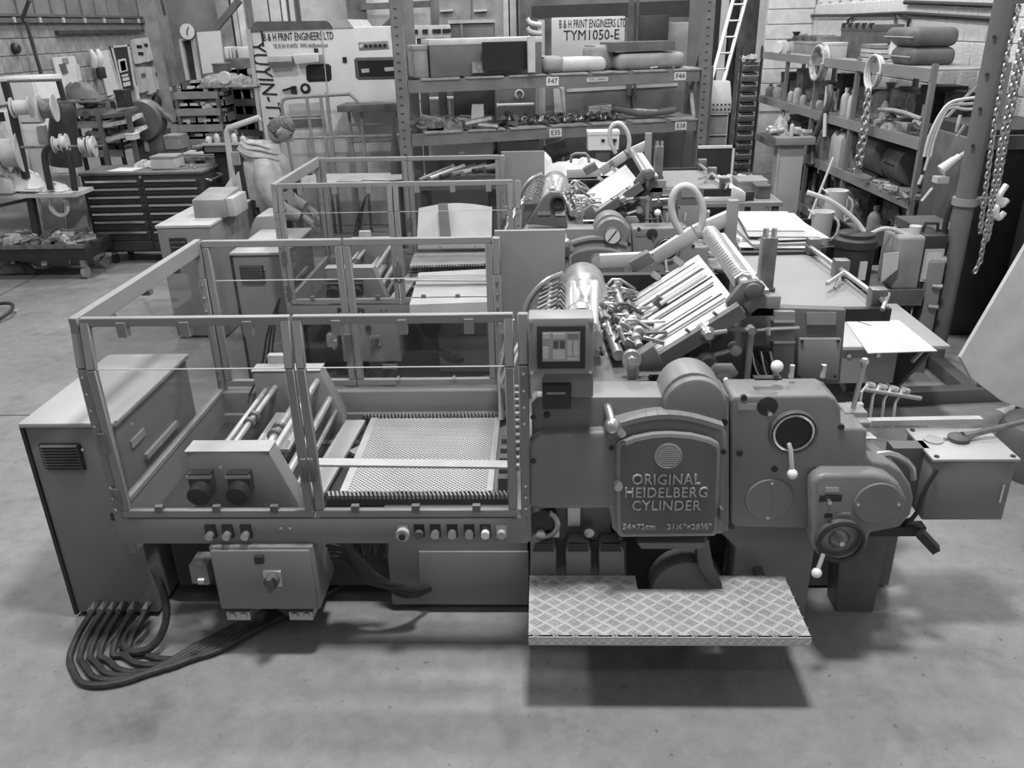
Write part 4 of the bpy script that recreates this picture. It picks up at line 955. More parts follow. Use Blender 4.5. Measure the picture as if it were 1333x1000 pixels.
one('steel_rule', MB().bar((-4.85,10.95,1.245),(-4.55,11.25,1.245),.03,.006), 'steel', 'steel rule lying across the tool chest corner', 'ruler')

# ------------------------------------------------------------------ wire rack bench by the left wall
YB = 10.35
t = empty('reel_bench', at(55,345,YB), 'black steel bench frame with rods of reels beside the tool chest', 'bench')
def barpx(a, b, w, nm, m='black', Y=YB): MB().bar(at(*a,Y), at(*b,Y), w, w).build(nm, m, t)
barpx((6,106),(13,132),.07,'upright'); barpx((14,136),(26,192),.07,'upright'); barpx((26,192),(34,232),.07,'upright')
barpx((76,104),(84,132),.05,'upright'); barpx((40,258),(50,312),.08,'leg')
for a, b in (((10,106),(80,104)),((75,133),(132,132)),((18,192),(136,190)),((0,139),(16,136))): MB().tube([at(*a,YB-.02),at(*b,YB-.02)],.018,6).build('rod', 'steel_dark', t)
x0,x1,z0,z1 = prect(-40,251,104,256,YB)
MB().box(x0,x1,YB-.1,YB+.36,z0,z1).build('bench_top', 'lightgrey', t)
barpx((-20,272),(45,258),.04,'brace')
MB().tube([at(p,q,YB-.05) for p,q in ((66,247),(57,205),(60,193),(76,187),(88,196),(93,215),(98,248))],.04,8,2).build('reel_arch', 'black', t)
sp = [((62,141),.16,.16,'junk'),((28,140),.12,.2,'offwhite'),((14,199),.24,.24,'lightgrey'),((108,189),.09,.06,'offwhite'),((120,191),.13,.05,'white'),((76,188),.10,.10,'offwhite'),((84,186),.11,.06,'white')]
lbs = ['dark wound reel with white flange on the upper rod','small white reel on the upper rod of the black bench frame','fat pale reel of tape on the lower rod','little white reel near the rod end above the tool chest','white open ring reel at the very end of the lower rod','small white reel over the black arch','thin white reel over the black arch']
for (p, r, w, m), l in zip(sp, lbs): spool(at(p[0],p[1],YB-.02), r, w, (1,.25,0), m, l, 'reels on the bench rods')
# white appliance behind it and coats
x0,x1,z0,z1 = prect(8,100,62,245,11.4)
f = empty('white_fridge', ((x0+x1)/2,11.8,0), 'white fridge-freezer standing behind the black bench frame', 'fridge')
MB().box(x0,x1,11.4,12.1,.02,z1).build('body', 'white', f, bev=.02)
zs = at(40,160,11.4)[2]
MB().box(x0+.01,x1-.01,11.35,11.4,zs+.01,z1-.01).build('upper_door', 'white', f, bev=.015); MB().box(x0+.01,x1-.01,11.35,11.4,.08,zs-.01).build('lower_door', 'white', f, bev=.015)
MB().box(x0+.03,x0+.06,11.31,11.35,zs+.1,zs+.5).build('door_handle', 'lightgrey', f)
MB().prism(pxpoly([(47,165),(60,163),(64,187),(50,186)],11.33),11.33,11.35).build('door_notice', 'midgrey', f)
x0,x1,z0,z1 = prect(-20,146,9,240,10.9)
f = empty('microwave_stand', ((x0+x1)/2,11.2,0), 'pale cabinet with a dark glass window left of the white fridge', 'cabinet')
MB().box(x0,x1,10.9,11.4,0,z1).build('body', 'offwhite', f, bev=.01)
MB().prism(pxpoly([(-15,147),(4,146),(7,158),(-13,160)],10.89),10.885,10.9).build('window', 'lens', f); MB().prism(pxpoly([(-10,170),(5,168),(8,186),(-8,188)],10.89),10.885,10.9).build('sticker', 'white', f)
c = at(82,140,11.0)
coat = MB().tube([at(82,128,11.0),at(83,140,11.0),at(82,165,11.0),at(84,195,11.0),at(86,215,11.0)],[.05,.14,.17,.20,.2],12,1)
one('work_coat', coat, 'black', 'long black work coat hanging beside the fridge', 'coat')
cloth_lump('white_rag', at(30,246,10.45), .5,.35,.32,'white','white crumpled rag heap under the pale reel','rag',8)
cloth_lump('white_rag', at(72,248,10.45), .3,.2,.12,'white','white rags inside the black arch','rag',2)
x0,x1,z0,z1 = prect(24,246,48,252,10.3); carton((24,246,48,251),10.3,.15,'white','flat white box on the bench edge under the rags',base=at(30,251,10.3)[2]+.0)
x0,x1,z0,z1 = prect(62,223,93,238,10.7)
carton((62,223,93,245),10.6,.2,'midgrey','grey box seen inside the black arch', base=at(60,251,10.6)[2])
jerrycan(at(8,251,10.3),.28,.2,.22,'lightgrey','pale plastic tub below the fat reel')
# panels under the bench and low trolley
for i,(r,l) in enumerate((((-30,262,40,312),'pale grey sheet panel leaning under the bench'),((47,258,75,300),'narrow pale panel behind the bench leg'),((78,255,108,300),'pale panel next to the tool chest under the bench'))):
    x0,x1,z0,z1 = prect(*r, 10.75+.06*i)
    one('plywood_offcut', MB().quad([(x0,10.7+.06*i,.0),(x1,10.7+.06*i,.0),(x1,10.95+.06*i,z1),(x0,10.95+.06*i,z1)],.03), 'lightgrey', l, 'sheet')
coil(at(76,268,10.4), .12, 'white', 'white looped hose hanging under the bench top', (0,1,0), 2, .02)
x0,x1 = at(-40,325,10.1)[0], at(113,322,10.1)[0]
tr = empty('flat_trolley', ((x0+x1)/2,10.4,0), 'low black flat trolley loaded with parts, next to the tool chest', 'trolley')
MB().box(x0,x1,10.05,10.75,.26,.44).build('tray', 'black', tr, bev=.008); MB().box(x0,x1,10.03,10.07,.42,.47).build('tray_lip', 'steel_dark', tr)
for x in (x0+.2,x1-.12):
    for y in (10.15,10.65):
        k = MB().box(x-.03,x+.03,y-.03,y+.03,.16,.26).build('caster_fork', 'steel', tr); MB().cyl((x-.025,y,.08),(x+.025,y,.08),.08,n=14).build('wheel', 'steel', k)
for i, px in enumerate((12,30,48,66,84,102)):
    c = at(px, 317, 10.3); heap('machine_parts', (c[0],10.35,.442), .36,.5,16,('junk','junk_light','steel_dark')[i%3],('rusty bolts and brackets heaped on the flat trolley','pale castings heaped on the flat trolley','oily steel parts heaped on the flat trolley','mixed bolts heaped beside the castings on the flat trolley','white-tagged fittings heaped on the flat trolley','round steel parts heaped at the trolley end by the tool chest')[i],'parts',20+i,.16)
cloth_lump('cable_bundle', (gz(15,350)[0]-.1,gz(15,350)[1],0), 1.0,.5,.16,'junk_light','pale bundle of rags and tubing on the floor before the trolley','rags',6)
g = gz(10,415)
one('air_hose', MB().tube([(g[0]-.5,g[1]+.4,.03),(g[0]-.1,g[1]+.3,.10),(g[0]+.05,g[1]+.05,.08),(g[0]-.02,g[1]-.2,.03),(g[0]-.3,g[1]-.3,.03),(g[0]-.6,g[1]-.2,.03)],.02,8,2),'black','black hose curled on the open floor','hose')
one('ratchet_strap', MB().tube([(g[0]-.6,g[1]+.2,.02),(g[0]-.2,g[1]+.12,.03),(g[0]+.05,g[1]-.25,.02),(g[0]-.4,g[1]-.4,.02)],.03,6,1),'darkgrey','flat dark strap lying inside the curled black hose','strap')
heap('pallet_scrap', (g[0]-.25,g[1]+.02,0), .5,.5,9,'junk_light','pale scrap pieces on the floor inside the curled hose','scrap',9,.12)

# ------------------------------------------------------------------ boards and boxes on the left wall
def wallq(name, pts, m, label, cat, th=.03, parts=()):
    o = MB().quad([lwp(*p) for p in pts], -th)
    P = [lwp(*p) for p in pts]; c = P[3]
    t = empty(name, (WLX+.03, sum(p[1] for p in P)/4, min(p[2] for p in P)), label, cat)
    MB().add([(p[0]+d, p[1], p[2]) for d in (0, th) for p in P], [(0,1,2,3),(7,6,5,4),(0,4,5,1),(1,5,6,2),(2,6,7,3),(3,7,4,0)]).build('board', m, t)
    for nm, q, mm in parts:
        Q = [lwp(*p) for p in q]; MB().add([(p[0]+d, p[1], p[2]) for d in (th-.01, th+.012) for p in Q], [(0,1,2,3),(7,6,5,4),(0,4,5,1),(1,5,6,2),(2,6,7,3),(3,7,4,0)]).build(nm, mm, t)
    return t
wallq('notice_board', [(66,75),(95,73),(106,112),(78,119)], 'white', 'white notice papers pinned left of the tall white panel', 'notice', parts=(('notice', [(74,84),(82,82),(86,95),(79,97)],'darkgrey'),('notice',[(78,76),(85,75),(87,82),(80,83)],'midgrey'),('notice',[(96,84),(100,84),(104,104),(99,106)],'offwhite')))
wallq('white_wallboard', [(123,67),(140,65),(156,120),(139,125)], 'white', 'tall blank white panel beside the framed black sign board', 'panel', parts=(('edge_strip',[(138,66),(140,65),(156,120),(154,121)],'lightgrey'),))
wallq('sign_board', [(142,60),(165,58),(175,115),(156,119)], 'black', 'black sign board in a pale frame with white pictogram and bars', 'sign', parts=(
    ('frame',[(142,60),(165,58),(165.5,60.5),(143,62.5)],'offwhite'),('frame',[(163,58),(165,58),(175,115),(172.6,115.4)],'offwhite'),('frame',[(142,60),(144,60),(158,118.5),(156,119)],'offwhite'),
    ('pictogram',[(151,78),(161,76),(164,92),(154,95)],'paper'),('pictogram_field',[(153,80),(160,78.5),(162,91),(155.5,93)],'ink'),
    ('sign_bar',[(156,98),(164,96),(164.5,98.5),(156.5,100.5)],'paper'),('sign_bar',[(157,102),(165,100),(166,104),(158,106)],'paper'),('sign_bar',[(158,108),(166.5,106),(167.5,111),(159,113)],'paper')))
for i,(pts,m,l) in enumerate((([(169,52),(178,50),(184,80),(175,83)],'offwhite','pale consumer unit with two columns of breakers'),([(179,50),(187,49),(194,78),(186,81)],'offwhite','pale consumer unit with a single breaker row'),
     ([(195,56),(206,54),(210,73),(198,75)],'lightgrey','grey isolator box with a cable running up'),([(174,88),(182,87),(188,117),(180,121)],'lightgrey','pale meter box under the breaker units'),
     ([(184,88),(191,87),(198,119),(190,123)],'offwhite','tall blank pale trunking box'),([(194,88),(203,86),(209,113),(200,117)],'offwhite','pale fuse box with three dark switches'),([(213,83),(221,82),(227,115),(219,116)],'offwhite','narrow pale box by the wall corner'))):
    pr = []
    if i in (0,1,5):
        for k in range(3 if i != 1 else 2):
            a = pts[0]; pr.append(('switch',[(a[0]+2+2.4*k,a[1]+7+.0*k),(a[0]+3.6+2.4*k,a[1]+6.7),(a[0]+4.6+2.4*k,a[1]+11),(a[0]+3+2.4*k,a[1]+11.3)],'ink'))
            if i == 0: pr.append(('switch',[(a[0]+4+2.4*k,a[1]+16),(a[0]+5.6+2.4*k,a[1]+15.7),(a[0]+6.6+2.4*k,a[1]+20),(a[0]+5+2.4*k,a[1]+20.3)],'ink'))
    if i == 3: pr.append(('dial',[(177,96),(182,95),(183,100),(178,101)],'darkgrey'))
    wallq('fuse_box', pts, m, l, 'fuse box', .10, pr)
p = lwp(202,132); one('wall_phone', MB().lathe(p, [(.13,0),(.14,.06),(.10,.10),(.06,.12)], (1,0,0), 20), 'black', 'round black alarm sounder on the wall above the big pulley guard', 'sounder')
p = lwp(18,63); one('wall_lamp', MB().lathe(p, [(.08,0),(.08,.06),(.05,.09)], (1,0,0), 16), 'black', 'small round black fitting high on the block wall', 'wall fitting')
p = lwp(117,80); p = (p[0]+.1,p[1],p[2]); t = empty('glove_rack', p, 'pair of pale gloves over a dark holder on the wall', 'gloves')
for s in (-1,1): MB().tube([(p[0],p[1]+s*.1,p[2]-.1),(p[0]+.05,p[1]+s*.1,p[2]+.05),(p[0]+.02,p[1]+s*.13,p[2]+.2)],[.05,.07,.03],8,1).build('glove', 'white', t)
MB().cbox((p[0]+.04,p[1]+.05,p[2]-.2),.1,.2,.2).build('holder', 'black', t, bev=.02)
c = at(245,41,18.1); t = empty('wall_clock', c, 'round white wall clock above the narrow doorway', 'clock')
MB().lathe(c, [(.17,0),(.17,.04),(.155,.05)], (0,-1,0), 28).build('rim', 'darkgrey', t); MB().cyl((c[0],18.05,c[2]),(c[0],18.04,c[2]),.15,n=28).build('face', 'white', t)
MB().bar((c[0],18.03,c[2]),(c[0]+.05,18.03,c[2]+.09),.015,.01,(0,1,0)).bar((c[0],18.03,c[2]),(c[0]+.0,18.03,c[2]-.07),.02,.01,(0,1,0)).build('hands', 'ink', t)
x = prect(257,41,288,95,17.6)
one('whiteboard', MB().prism(pxpoly([(256,42),(286,40),(292,92),(264,96)],17.6),17.6,17.66), 'white', 'large blank whiteboard behind the stacked shelving', 'whiteboard')

# ------------------------------------------------------------------ big pulley guard machine and shelving units
YG = 12.95
c = at(189,156,YG); r = .30
t = empty('belt_grinder', (c[0],YG+.2,0), 'dark grey grinding machine with big round wheel guard on a pedestal', 'grinder')
MB().lathe((c[0],YG+.1,c[2]), [(r,0),(r,.22),(r*.94,.25),(r*.28,.26),(r*.26,.31),(r*.1,.33)], (0,-1,0), 36).build('wheel_guard', 'paint_dark', t)
MB().prism([(c[0]-.22,c[2]-.15),(c[0]+.22,c[2]-.15),(c[0]+.30,0),(c[0]-.30,0)],YG-.05,YG+.35).build('pedestal', 'paint_dark', t, bev=.02)
MB().cbox((c[0]-.02,YG-.08,c[2]-.35),.05,.04,.22).build('guard_lug', 'offwhite', t)
MB().bar((c[0]+.25,YG,c[2]+.15),(c[0]+.48,YG-.05,c[2]-.05),.12,.05).build('work_rest', 'steel_dark', t)
MB().tube([at(177,112,YG),at(181,140,YG)],.03,8).build('dust_pipe', 'offwhite', t)
q = carton((214,177,234,195),12.4,.3,'midgrey','grey square drum on a stand beside the pedestal grinder',name='oil_drum')
x0,x1,z0,z1 = prect(214,177,234,195,12.4); MB().box(x0+.02,x1-.02,12.42,12.68,0,z0).build('stand', 'darkgrey', q)
def shelf_unit(px0, px1, tops, Y, dep, label, m='darkgrey', postm='black', edge='midgrey'):
    xa, xb = at(px0,tops[0],Y)[0], at(px1,tops[0],Y)[0]
    t = empty('shelf_unit', ((xa+xb)/2,Y+dep/2,0), label, 'shelving'); zt = at(px0,tops[0],Y)[2]+.1; zs = []
    for x in (xa,xb):
        for y in (Y,Y+dep): MB().box(x-.025,x+.025,y-.025,y+.025,0,zt).build('post', postm, t)
    for py in tops:
        z = at(px0,py,Y)[2]; zs.append(z)
        s = MB().box(xa,xb,Y,Y+dep,z-.02,z).build('shelf', m, t); MB().box(xa-.02,xb+.02,Y-.03,Y,z-.10,z+.0).build('shelf_edge', edge, s)
    return xa, xb, zs
xa, xb, zs = shelf_unit(96,148,(142,158,178,196),12.5,.5,'dark shelving of castings next to the hanging coat')
for k, z in enumerate(zs):
    for j in range(3):
        l = ('greasy castings','dark gear blanks','rusty brackets','steel bushes')[k]+(' at the coat end of',' midway along',' at the grinder end of')[j]+' the dark shelf'
        heap('castings', (xa+(j+.5)*(xb-xa)/3,12.75,z), (xb-xa)/3.6,.4,8,('junk','darkgrey','steel_dark')[(j+k)%3],l,'castings',40+k*3+j,.2)
cloth_lump('dark_jacket', at(108,128,12.4), .6,.4,.25,'darkgrey','dark folded jacket on top of the casting shelf','jacket',5)
x0,x1,z0,z1 = prect(130,155,166,196,12.2)
t = empty('open_rack', ((x0+x1)/2,12.1,0), 'open rack with slanted timber shelves between the castings and the grinder', 'rack')
for (a,b,m) in (((131,162),(166,156),'junk_light'),((136,181),(172,172),'junk_light'),((132,150),(160,147),'darkgrey')):
    p, q = at(*a,12.1), at(*b,12.1); MB().quad([p,q,(q[0],q[1]+.5,q[2]+.05),(p[0],p[1]+.5,p[2]+.05)],.05).build('slant_shelf', m, t)
for px, q in ((131,12.1),(170,12.1)): p = at(px,165,q); MB().box(p[0]-.03,p[0]+.03,q-.03,q+.03,0,p[2]+.25).build('post', 'darkgrey', t)
carton((163,175,174,183),12.0,.2,'white','small white carton on the slanted timber shelf')
carton((150,118,164,140),12.2,.2,'black','black battery charger standing on the slanted rack')
xa, xb, zs = shelf_unit(228,282,(120,142,163,182),12.9,.6,'grey lipped shelving stacked with trays below the whiteboard', 'midgrey','darkgrey','midgrey')
r2 = random.Random(5)
for k, z in enumerate(zs):
    for j in range(4):
        x = xa+(j+.5)*(xb-xa)/4
        if (j+k)%3 == 0: heap('machine_parts', (x,13.15,z),.3,.4,8,'junk_light',('pale','bright','tangled','worn')[k]+(' fittings',' clips',' rollers',' handles')[j]+' in the lipped grey shelving','parts',60+k*4+j,.16)
        else:
            t = empty('parts_tray', (x,13.1,z), ('grey','dark','pale','scuffed')[j]+' plastic parts tray on the '+('top','second','third','lowest visible')[k]+' lipped grey shelf', 'tray')
            m = ('midgrey','darkgrey','lightgrey','junk')[j]
            MB().box(x-.16,x+.16,12.95,13.35,z,z+.03).box(x-.16,x-.14,12.95,13.35,z,z+.15).box(x+.14,x+.16,12.95,13.35,z,z+.15).box(x-.16,x+.16,12.95,12.97,z,z+.12).box(x-.16,x+.16,13.33,13.35,z,z+.15).build('shell', m, t); MB().cbox((x,12.94,z+.06),.12,.01,.04).build('tray_label', 'paper', t)
cloth_lump('dust_sheet', (xa+.75,13.1,zs[0]+.05), 1.1,.5,.2,'junk','grey dust sheet bunched on the lipped shelving','sheet',11)
carton((278,93,294,104),13.2,.3,'darkgrey','dark toolbox stacked on the dust sheet', name='toolbox', base=zs[0]+.25)
p = at(293,101,12.9); one('bearing_ring', MB().lathe((p[0],12.9,p[2]), [(.05,0),(.09,.0),(.09,.06),(.05,.06)], (0,-1,0), 20), 'white', 'white bearing ring standing by the dark toolbox', 'bearing')
# second frame with bins beyond
xa, xb, zs = shelf_unit(293,330,(108,130,150,170),14.0,.6,'open shelving holding white bins beside the white printing machine', 'darkgrey','black','darkgrey')
for k, z in enumerate(zs):
    for j in range(3):
        x = xa+(j+.5)*(xb-xa)/3; m = ('white','darkgrey','junk_light')[(j+k)%3]
        carton((0,0,1,1),14.05,.3,m,'x') if False else None
        t = empty('storage_bin', (x,14.2,z), ('white','dark grey','speckled pale')[(j+k)%3]+' bin on '+('top','upper','middle','lower')[k]+' open shelf beside the white machine', 'bin', 'bins on the open shelving')
        MB().box(x-.15,x+.15,14.05,14.4,z,z+.2).build('shell', m, t, bev=.01, seg=1); MB().box(x-.15,x+.15,14.02,14.05,z+.12,z+.2).build('front_lip', m, t)
# dark machine bed above and white shelf under the sign edge
x0,x1,z0,z1 = prect(295,76,327,93,16.0)
t = empty('lathe', ((x0+x1)/2,16.3,0), 'dark grey machine bed with white control tops behind the bin shelving', 'machine')
MB().box(x0,x1,16.0,16.8,0,z1).build('bed', 'darkgrey', t, bev=.02)
for i,(a,b) in enumerate(((292,297),(298,301),(302,306),(309,325))):
    q = prect(a,61,b,74,16.1); MB().box(q[0],q[1],16.1,16.4,z1,q[3]).build('control_unit', 'white' if i != 2 else 'lightgrey', t, bev=.01)
# bench behind the chest with bars, vice
x0,x1 = at(232,205,11.9)[0], at(300,200,11.9)[0]; zb = at(260,203,11.9)[2]
t = empty('steel_bench', ((x0+x1)/2,12.1,0), 'low steel bench with long bars behind the tool chest', 'bench')
MB().box(x0,x1,11.8,12.5,zb-.05,zb).build('top', 'junk', t)
for x in (x0+.05,x1-.05):
    for y in (11.85,12.45): MB().box(x-.03,x+.03,y-.03,y+.03,0,zb-.05).build('leg', 'darkgrey', t)
for i in range(4): one('steel_bar', MB().cyl((x0+.05,11.9+.1*i,zb+.022),(x1-.1,11.86+.13*i,zb+.022),.02,n=8), 'steel', ('long bright','thin bright','long worn','short worn')[i]+' steel bar lying on the low bench behind the tool chest', 'bar')
heap('vice_parts', ((x0+x1)/2+.2,12.2,zb+.04), .7,.3,14,'junk','dark vice jaws and clamps on the low steel bench','clamps',77,.16)
x0,x1,z0,z1 = prect(264,186,318,200,11.3)
t = empty('parts_bin', ((x0+x1)/2,11.5,0), 'open dark steel parts bin on a stand beside the standing man', 'bin')
MB().box(x0,x1,11.3,11.32,z0,z1).box(x0,x1,11.7,11.72,z0,z1+.03).box(x0,x0+.02,11.3,11.72,z0,z1).box(x1-.02,x1,11.3,11.72,z0,z1).box(x0,x1,11.3,11.72,z0,z0+.02).build('tray', 'darkgrey', t)
MB().box(x0+.1,x1-.1,11.4,11.6,0,z0).build('stand', 'black', t); MB().box(x0,x1,11.28,11.3,z1-.03,z1).build('rim', 'lightgrey', t)
for i in range(5): bottle((x1-.55+.12*i,11.5,z0+.02),.04,.22+.04*(i%2),('white','offwhite','darkgrey')[i%3],('white squat','pale','dark','tall white','tall pale')[i]+' spray bottle in the open parts bin','bottle','bottles in the parts bin')
# ------------------------------------------------------------------ standing man
def make_person():
    p0 = (-3.02, 9.3, 0)
    t = empty('person', p0, 'person in a pale grey hooded top and dark trousers, head bowed over the machine', 'person')
    X, Y = p0[0], p0[1]; Hh = 2.08
    def skin(name, verts, edges, m, sub=2):
        me = bpy.data.meshes.new(name); me.from_pydata([((v[0])*K,(v[1])*K,(v[2])*K) for v in verts], [], edges)
        o = bpy.data.objects.new(name, me); COL.objects.link(o)
        md = o.modifiers.new('skin','SKIN')
        for i, v in enumerate(verts):
            sv = me.skin_vertices[0].data[i]; sv.radius = (v[3]*K, (v[4] if len(v) > 4 else v[3])*K); sv.use_root = (i == 0)
        s = o.modifiers.new('sub','SUBSURF'); s.levels = s.render_levels = sub
        bpy.context.view_layer.update()
        me2 = bpy.data.meshes.new_from_object(o.evaluated_get(bpy.context.evaluated_depsgraph_get()))
        bpy.data.objects.remove(o)
        for q in me2.polygons: q.use_smooth = True
        me2.materials.clear(); me2.materials.append(MATS[m])
        n = bpy.data.objects.new(name, me2); COL.objects.link(n); n.parent = t; ORG[n] = p0; return n
    # facing +X (slightly toward camera); local coordinates x forward, y left (away), z up
    body = [(0,0,1.06,.19,.17),(0,0,1.20,.19,.17),(.0,0,1.42,.21,.19),(.0,0,1.60,.21,.20),(.03,0,1.70,.12,.12),(.08,0,1.77,.085,.09),
            (-.02,.13,1.02,.13),(.02,.14,.55,.09),(-.02,.14,.10,.06),(.14,.15,.045,.05),
            (-.02,-.13,1.02,.13),(.02,-.14,.55,.09),(-.02,-.14,.10,.06),(.14,-.15,.045,.05)]
    ed = [(0,1),(1,2),(2,3),(3,4),(4,5),(0,6),(6,7),(7,8),(8,9),(0,10),(10,11),(11,12),(12,13)]
    skin('body', body, ed, 'skin')
    tro = [(0,0,1.06,.20,.18)]+[(v[0],v[1],v[2],v[3]*1.12) for v in body[6:9]]+[(v[0],v[1],v[2],v[3]*1.12) for v in body[10:13]]
    skin('trousers', tro, [(0,1),(1,2),(2,3),(0,4),(4,5),(5,6)], 'jeans')
    for s_ in (-1,1): skin('shoe', [(-.05,.14*s_,.06,.065),(.05,.145*s_,.055,.06),(.17,.15*s_,.045,.05)], [(0,1),(1,2)], 'black', 2)
    # hooded top: lofted torso with sleeves, then the folded-down hood
    def loft(name, rings, m, n=22):
        b = MB(); rq = random.Random(6)
        for (cx, z, ax, ay) in rings:
            for k in range(n):
                a = 2*pi*k/n; w = 1+.025*sin(5*a+z*9)+.012*rq.uniform(-1,1)
                b.v.append((X+cx+ax*w*cos(a), Y+ay*w*sin(a), z))
        for q in range(len(rings)-1):
            for k in range(n): b.f.append((q*n+k, q*n+(k+1)%n, (q+1)*n+(k+1)%n, (q+1)*n+k)); b.sm.append(True)
        b.f += [tuple(range(n))[::-1], tuple((len(rings)-1)*n+k for k in range(n))]; b.sm += [False, False]
        return b
    g = loft('t', [(-.02,.99,.19,.24),(-.02,1.03,.215,.265),(-.03,1.15,.225,.27),(-.04,1.30,.225,.27),(-.055,1.45,.22,.275),(-.06,1.57,.205,.265),(-.04,1.65,.17,.21),(.0,1.71,.13,.15),(.04,1.75,.095,.11)], 'hood')
    for s_ in (-1,1):
        g.tube([(X-.04,Y+.20*s_,1.59),(X-.03,Y+.275*s_,1.47),(X-.01,Y+.305*s_,1.30),(X+.04,Y+.305*s_,1.15),(X+.14,Y+.28*s_,1.04),(X+.26,Y+.25*s_,.985)],[.085,.105,.10,.094,.082,.06],14,1)
    g.build('hooded_top', 'hood', t)
    hm = loft('c', [(-.06,1.56,.19,.235),(-.08,1.61,.215,.245),(-.085,1.67,.205,.225),(-.07,1.72,.18,.185),(-.045,1.755,.15,.15),(-.02,1.765,.12,.125),(-.01,1.74,.10,.105)], 'hood', 28)
    hm.v = [(x, y, z-.28*(x-X+.04)) for x, y, z in hm.v]
    fd = MB()
    for k, (zz, rx_, ry_) in enumerate(((1.635,.218,.243),(1.70,.195,.212),(1.745,.163,.168))):
        fd.tube([(X-.08+.01*k+rx_*cos(a), Y+ry_*sin(a), zz-.28*(-.04+.01*k+rx_*cos(a))+.012*sin(4*a+k)) for a in [2*pi*q/24 for q in range(24)]], .014, 6, closed=True)
    hd_ = hm.build('hood', 'hood', t)
    tag(fd.build('hood_folds', 'hood_fold', hd_), kind='stuff')
    loft('h', [(-.02,.93,.18,.225),(-.02,.945,.195,.24),(-.02,.985,.195,.24),(-.02,1.0,.185,.235)], 'hood').build('hem_band', 'cloth', t)
    # head, tilted forward
    c = Vector((.15,0,1.885)); tl = Matrix.Rotation(R(38),3,'Y')
    def hpt(x,y,z): return c + tl @ Vector((x,y,z))
    m = MB(); tmp = MB().sphere((0,0,0),1,20)
    for v in tmp.v:
        x,y,z = v; r = .115
        sx = 1.08 if x > 0 else 1.12; yy = y*(.86 if z > -.1 else .86-.25*(-z)); zz = z*1.28
        if x > 0 and z < 0: sx -= .22*(-z)
        m.v.append(tuple(p0[i]+(hpt(x*sx*r, yy*r, zz*r))[i] for i in range(3)))
    m.f = tmp.f; m.sm = tmp.sm
    hdo = m.build('head', 'skin', t)
    def P(x,y,z): q = hpt(x,y,z); return (p0[0]+q[0], p0[1]+q[1], p0[2]+q[2])
    MB().tube([P(.115,0,.03),P(.145,0,-.02),P(.118,0,-.035)],[.012,.02,.014],8,1).build('nose', 'skin', hdo)
    for s in (-1,1):
        MB().sphere(P(.104,.042*s,.022),.014,8).build('eye', 'ink', hdo)
        e = MB(); q = MB().sphere((0,0,0),1,12)
        e.v = [P(-.005+v[0]*.026,.098*s+v[1]*.014,-.005+v[2]*.038) for v in q.v]; e.f = q.f; e.sm = q.sm; e.build('ear', 'skin', hdo)
        MB().tube([P(.112,.055*s,.045),P(.118,.03*s,.05)],.006,6).build('eyebrow', 'hair', hdo)
    MB().tube([P(.105,-.025,-.075),P(.112,0,-.073),P(.105,.025,-.075)],.006,6).build('mouth', 'darkgrey', hdo)
    hr = MB(); q = MB().sphere((0,0,0),1,24)
    rr = random.Random(2)
    for v in q.v:
        x,y,z = v; r = .126+rr.uniform(-.002,.004)
        k = 1.0 if (z > .28 or (x < -.05 and z > -.45)) else .80
        sx = 1.06 if x > 0 else 1.12
        hr.v.append(P(x*sx*r*k, y*.88*r*k, z*1.28*r*k))
    hr.f = q.f; hr.sm = q.sm; hr.build('hair', 'hair', hdo)
    # hands
    for s in (-1,1):
        w = Vector((p0[0]+.31,p0[1]+.23*s,p0[2]+.965)); f = Vector((.55,-.05*s,-.75)).normalized(); sd = Vector((0,1,0)); nr = f.cross(sd).normalized()
        h = MB().tube([w-f*.02, w+f*.05, w+f*.10],[.026,.045,.042],10,1)
        for k in range(4):
            b = w+f*.10+sd*((k-1.5)*.021); L = (.075,.09,.085,.065)[k]
            h.tube([b-f*.02, b+f*L*.5+nr*.004, b+f*L*.8-nr*.02, b+f*L*.85-nr*.045],[.0105,.0105,.0095,.008],8,1)
        b = w+f*.03-sd*(.04*s)
        h.tube([b, b+f*.04-sd*(.03*s)-nr*.01, b+f*.08-sd*(.035*s)-nr*.02],[.014,.012,.009],8,1)
        h.build('hand', 'skin', t)
    return t
man = make_person()
man.scale = (1.08, 1.08, 1.0)
# turn him a little towards the camera
man.rotation_euler.z = R(8)

# ------------------------------------------------------------------ desk-height cabinet with box, boards and hoist frame next to him
x0,x1,y0,y1 = -3.76,-3.23,7.84,9.1
t = empty('sloping_cabinet', ((x0+x1)/2,(y0+y1)/2,0), 'long grey steel cabinet with pale top and dark vent under a grey tray', 'cabinet')
MB().box(x0,x1,y0,y1,.03,1.15).build('body', 'paint', t, bev=.008); MB().box(x0-.01,x1+.01,y0-.01,y1+.01,1.15,1.18).build('top', 'lightgrey', t, bev=.006)
a = prect(221,311,243,322,7.83); v = MB().box(a[0],a[1],7.825,7.84,a[2]-.12,a[3]).build('vent', 'black', t)
for i in range(5): MB().cbox(((a[0]+a[1])/2,7.822,a[2]-.10+.05*i),a[1]-a[0]-.02,.012,.008,rx=.5).build('louvre', 'darkgrey', v)
c = gz(268,285,1.18)
t = empty('grey_tray', (c[0],8.35,1.18), 'open-topped grey sheet box standing on the long cabinet', 'box')
MB().prismx([(8.15,1.18),(8.65,1.18),(8.65,1.40),(8.15,1.36)], c[0]-.13, c[0]+.19).build('shell', 'midgrey', t, bev=.006); MB().box(c[0]+.19,c[0]+.27,8.2,8.6,1.18,1.36).build('side_wing', 'lightgrey', t, bev=.004)
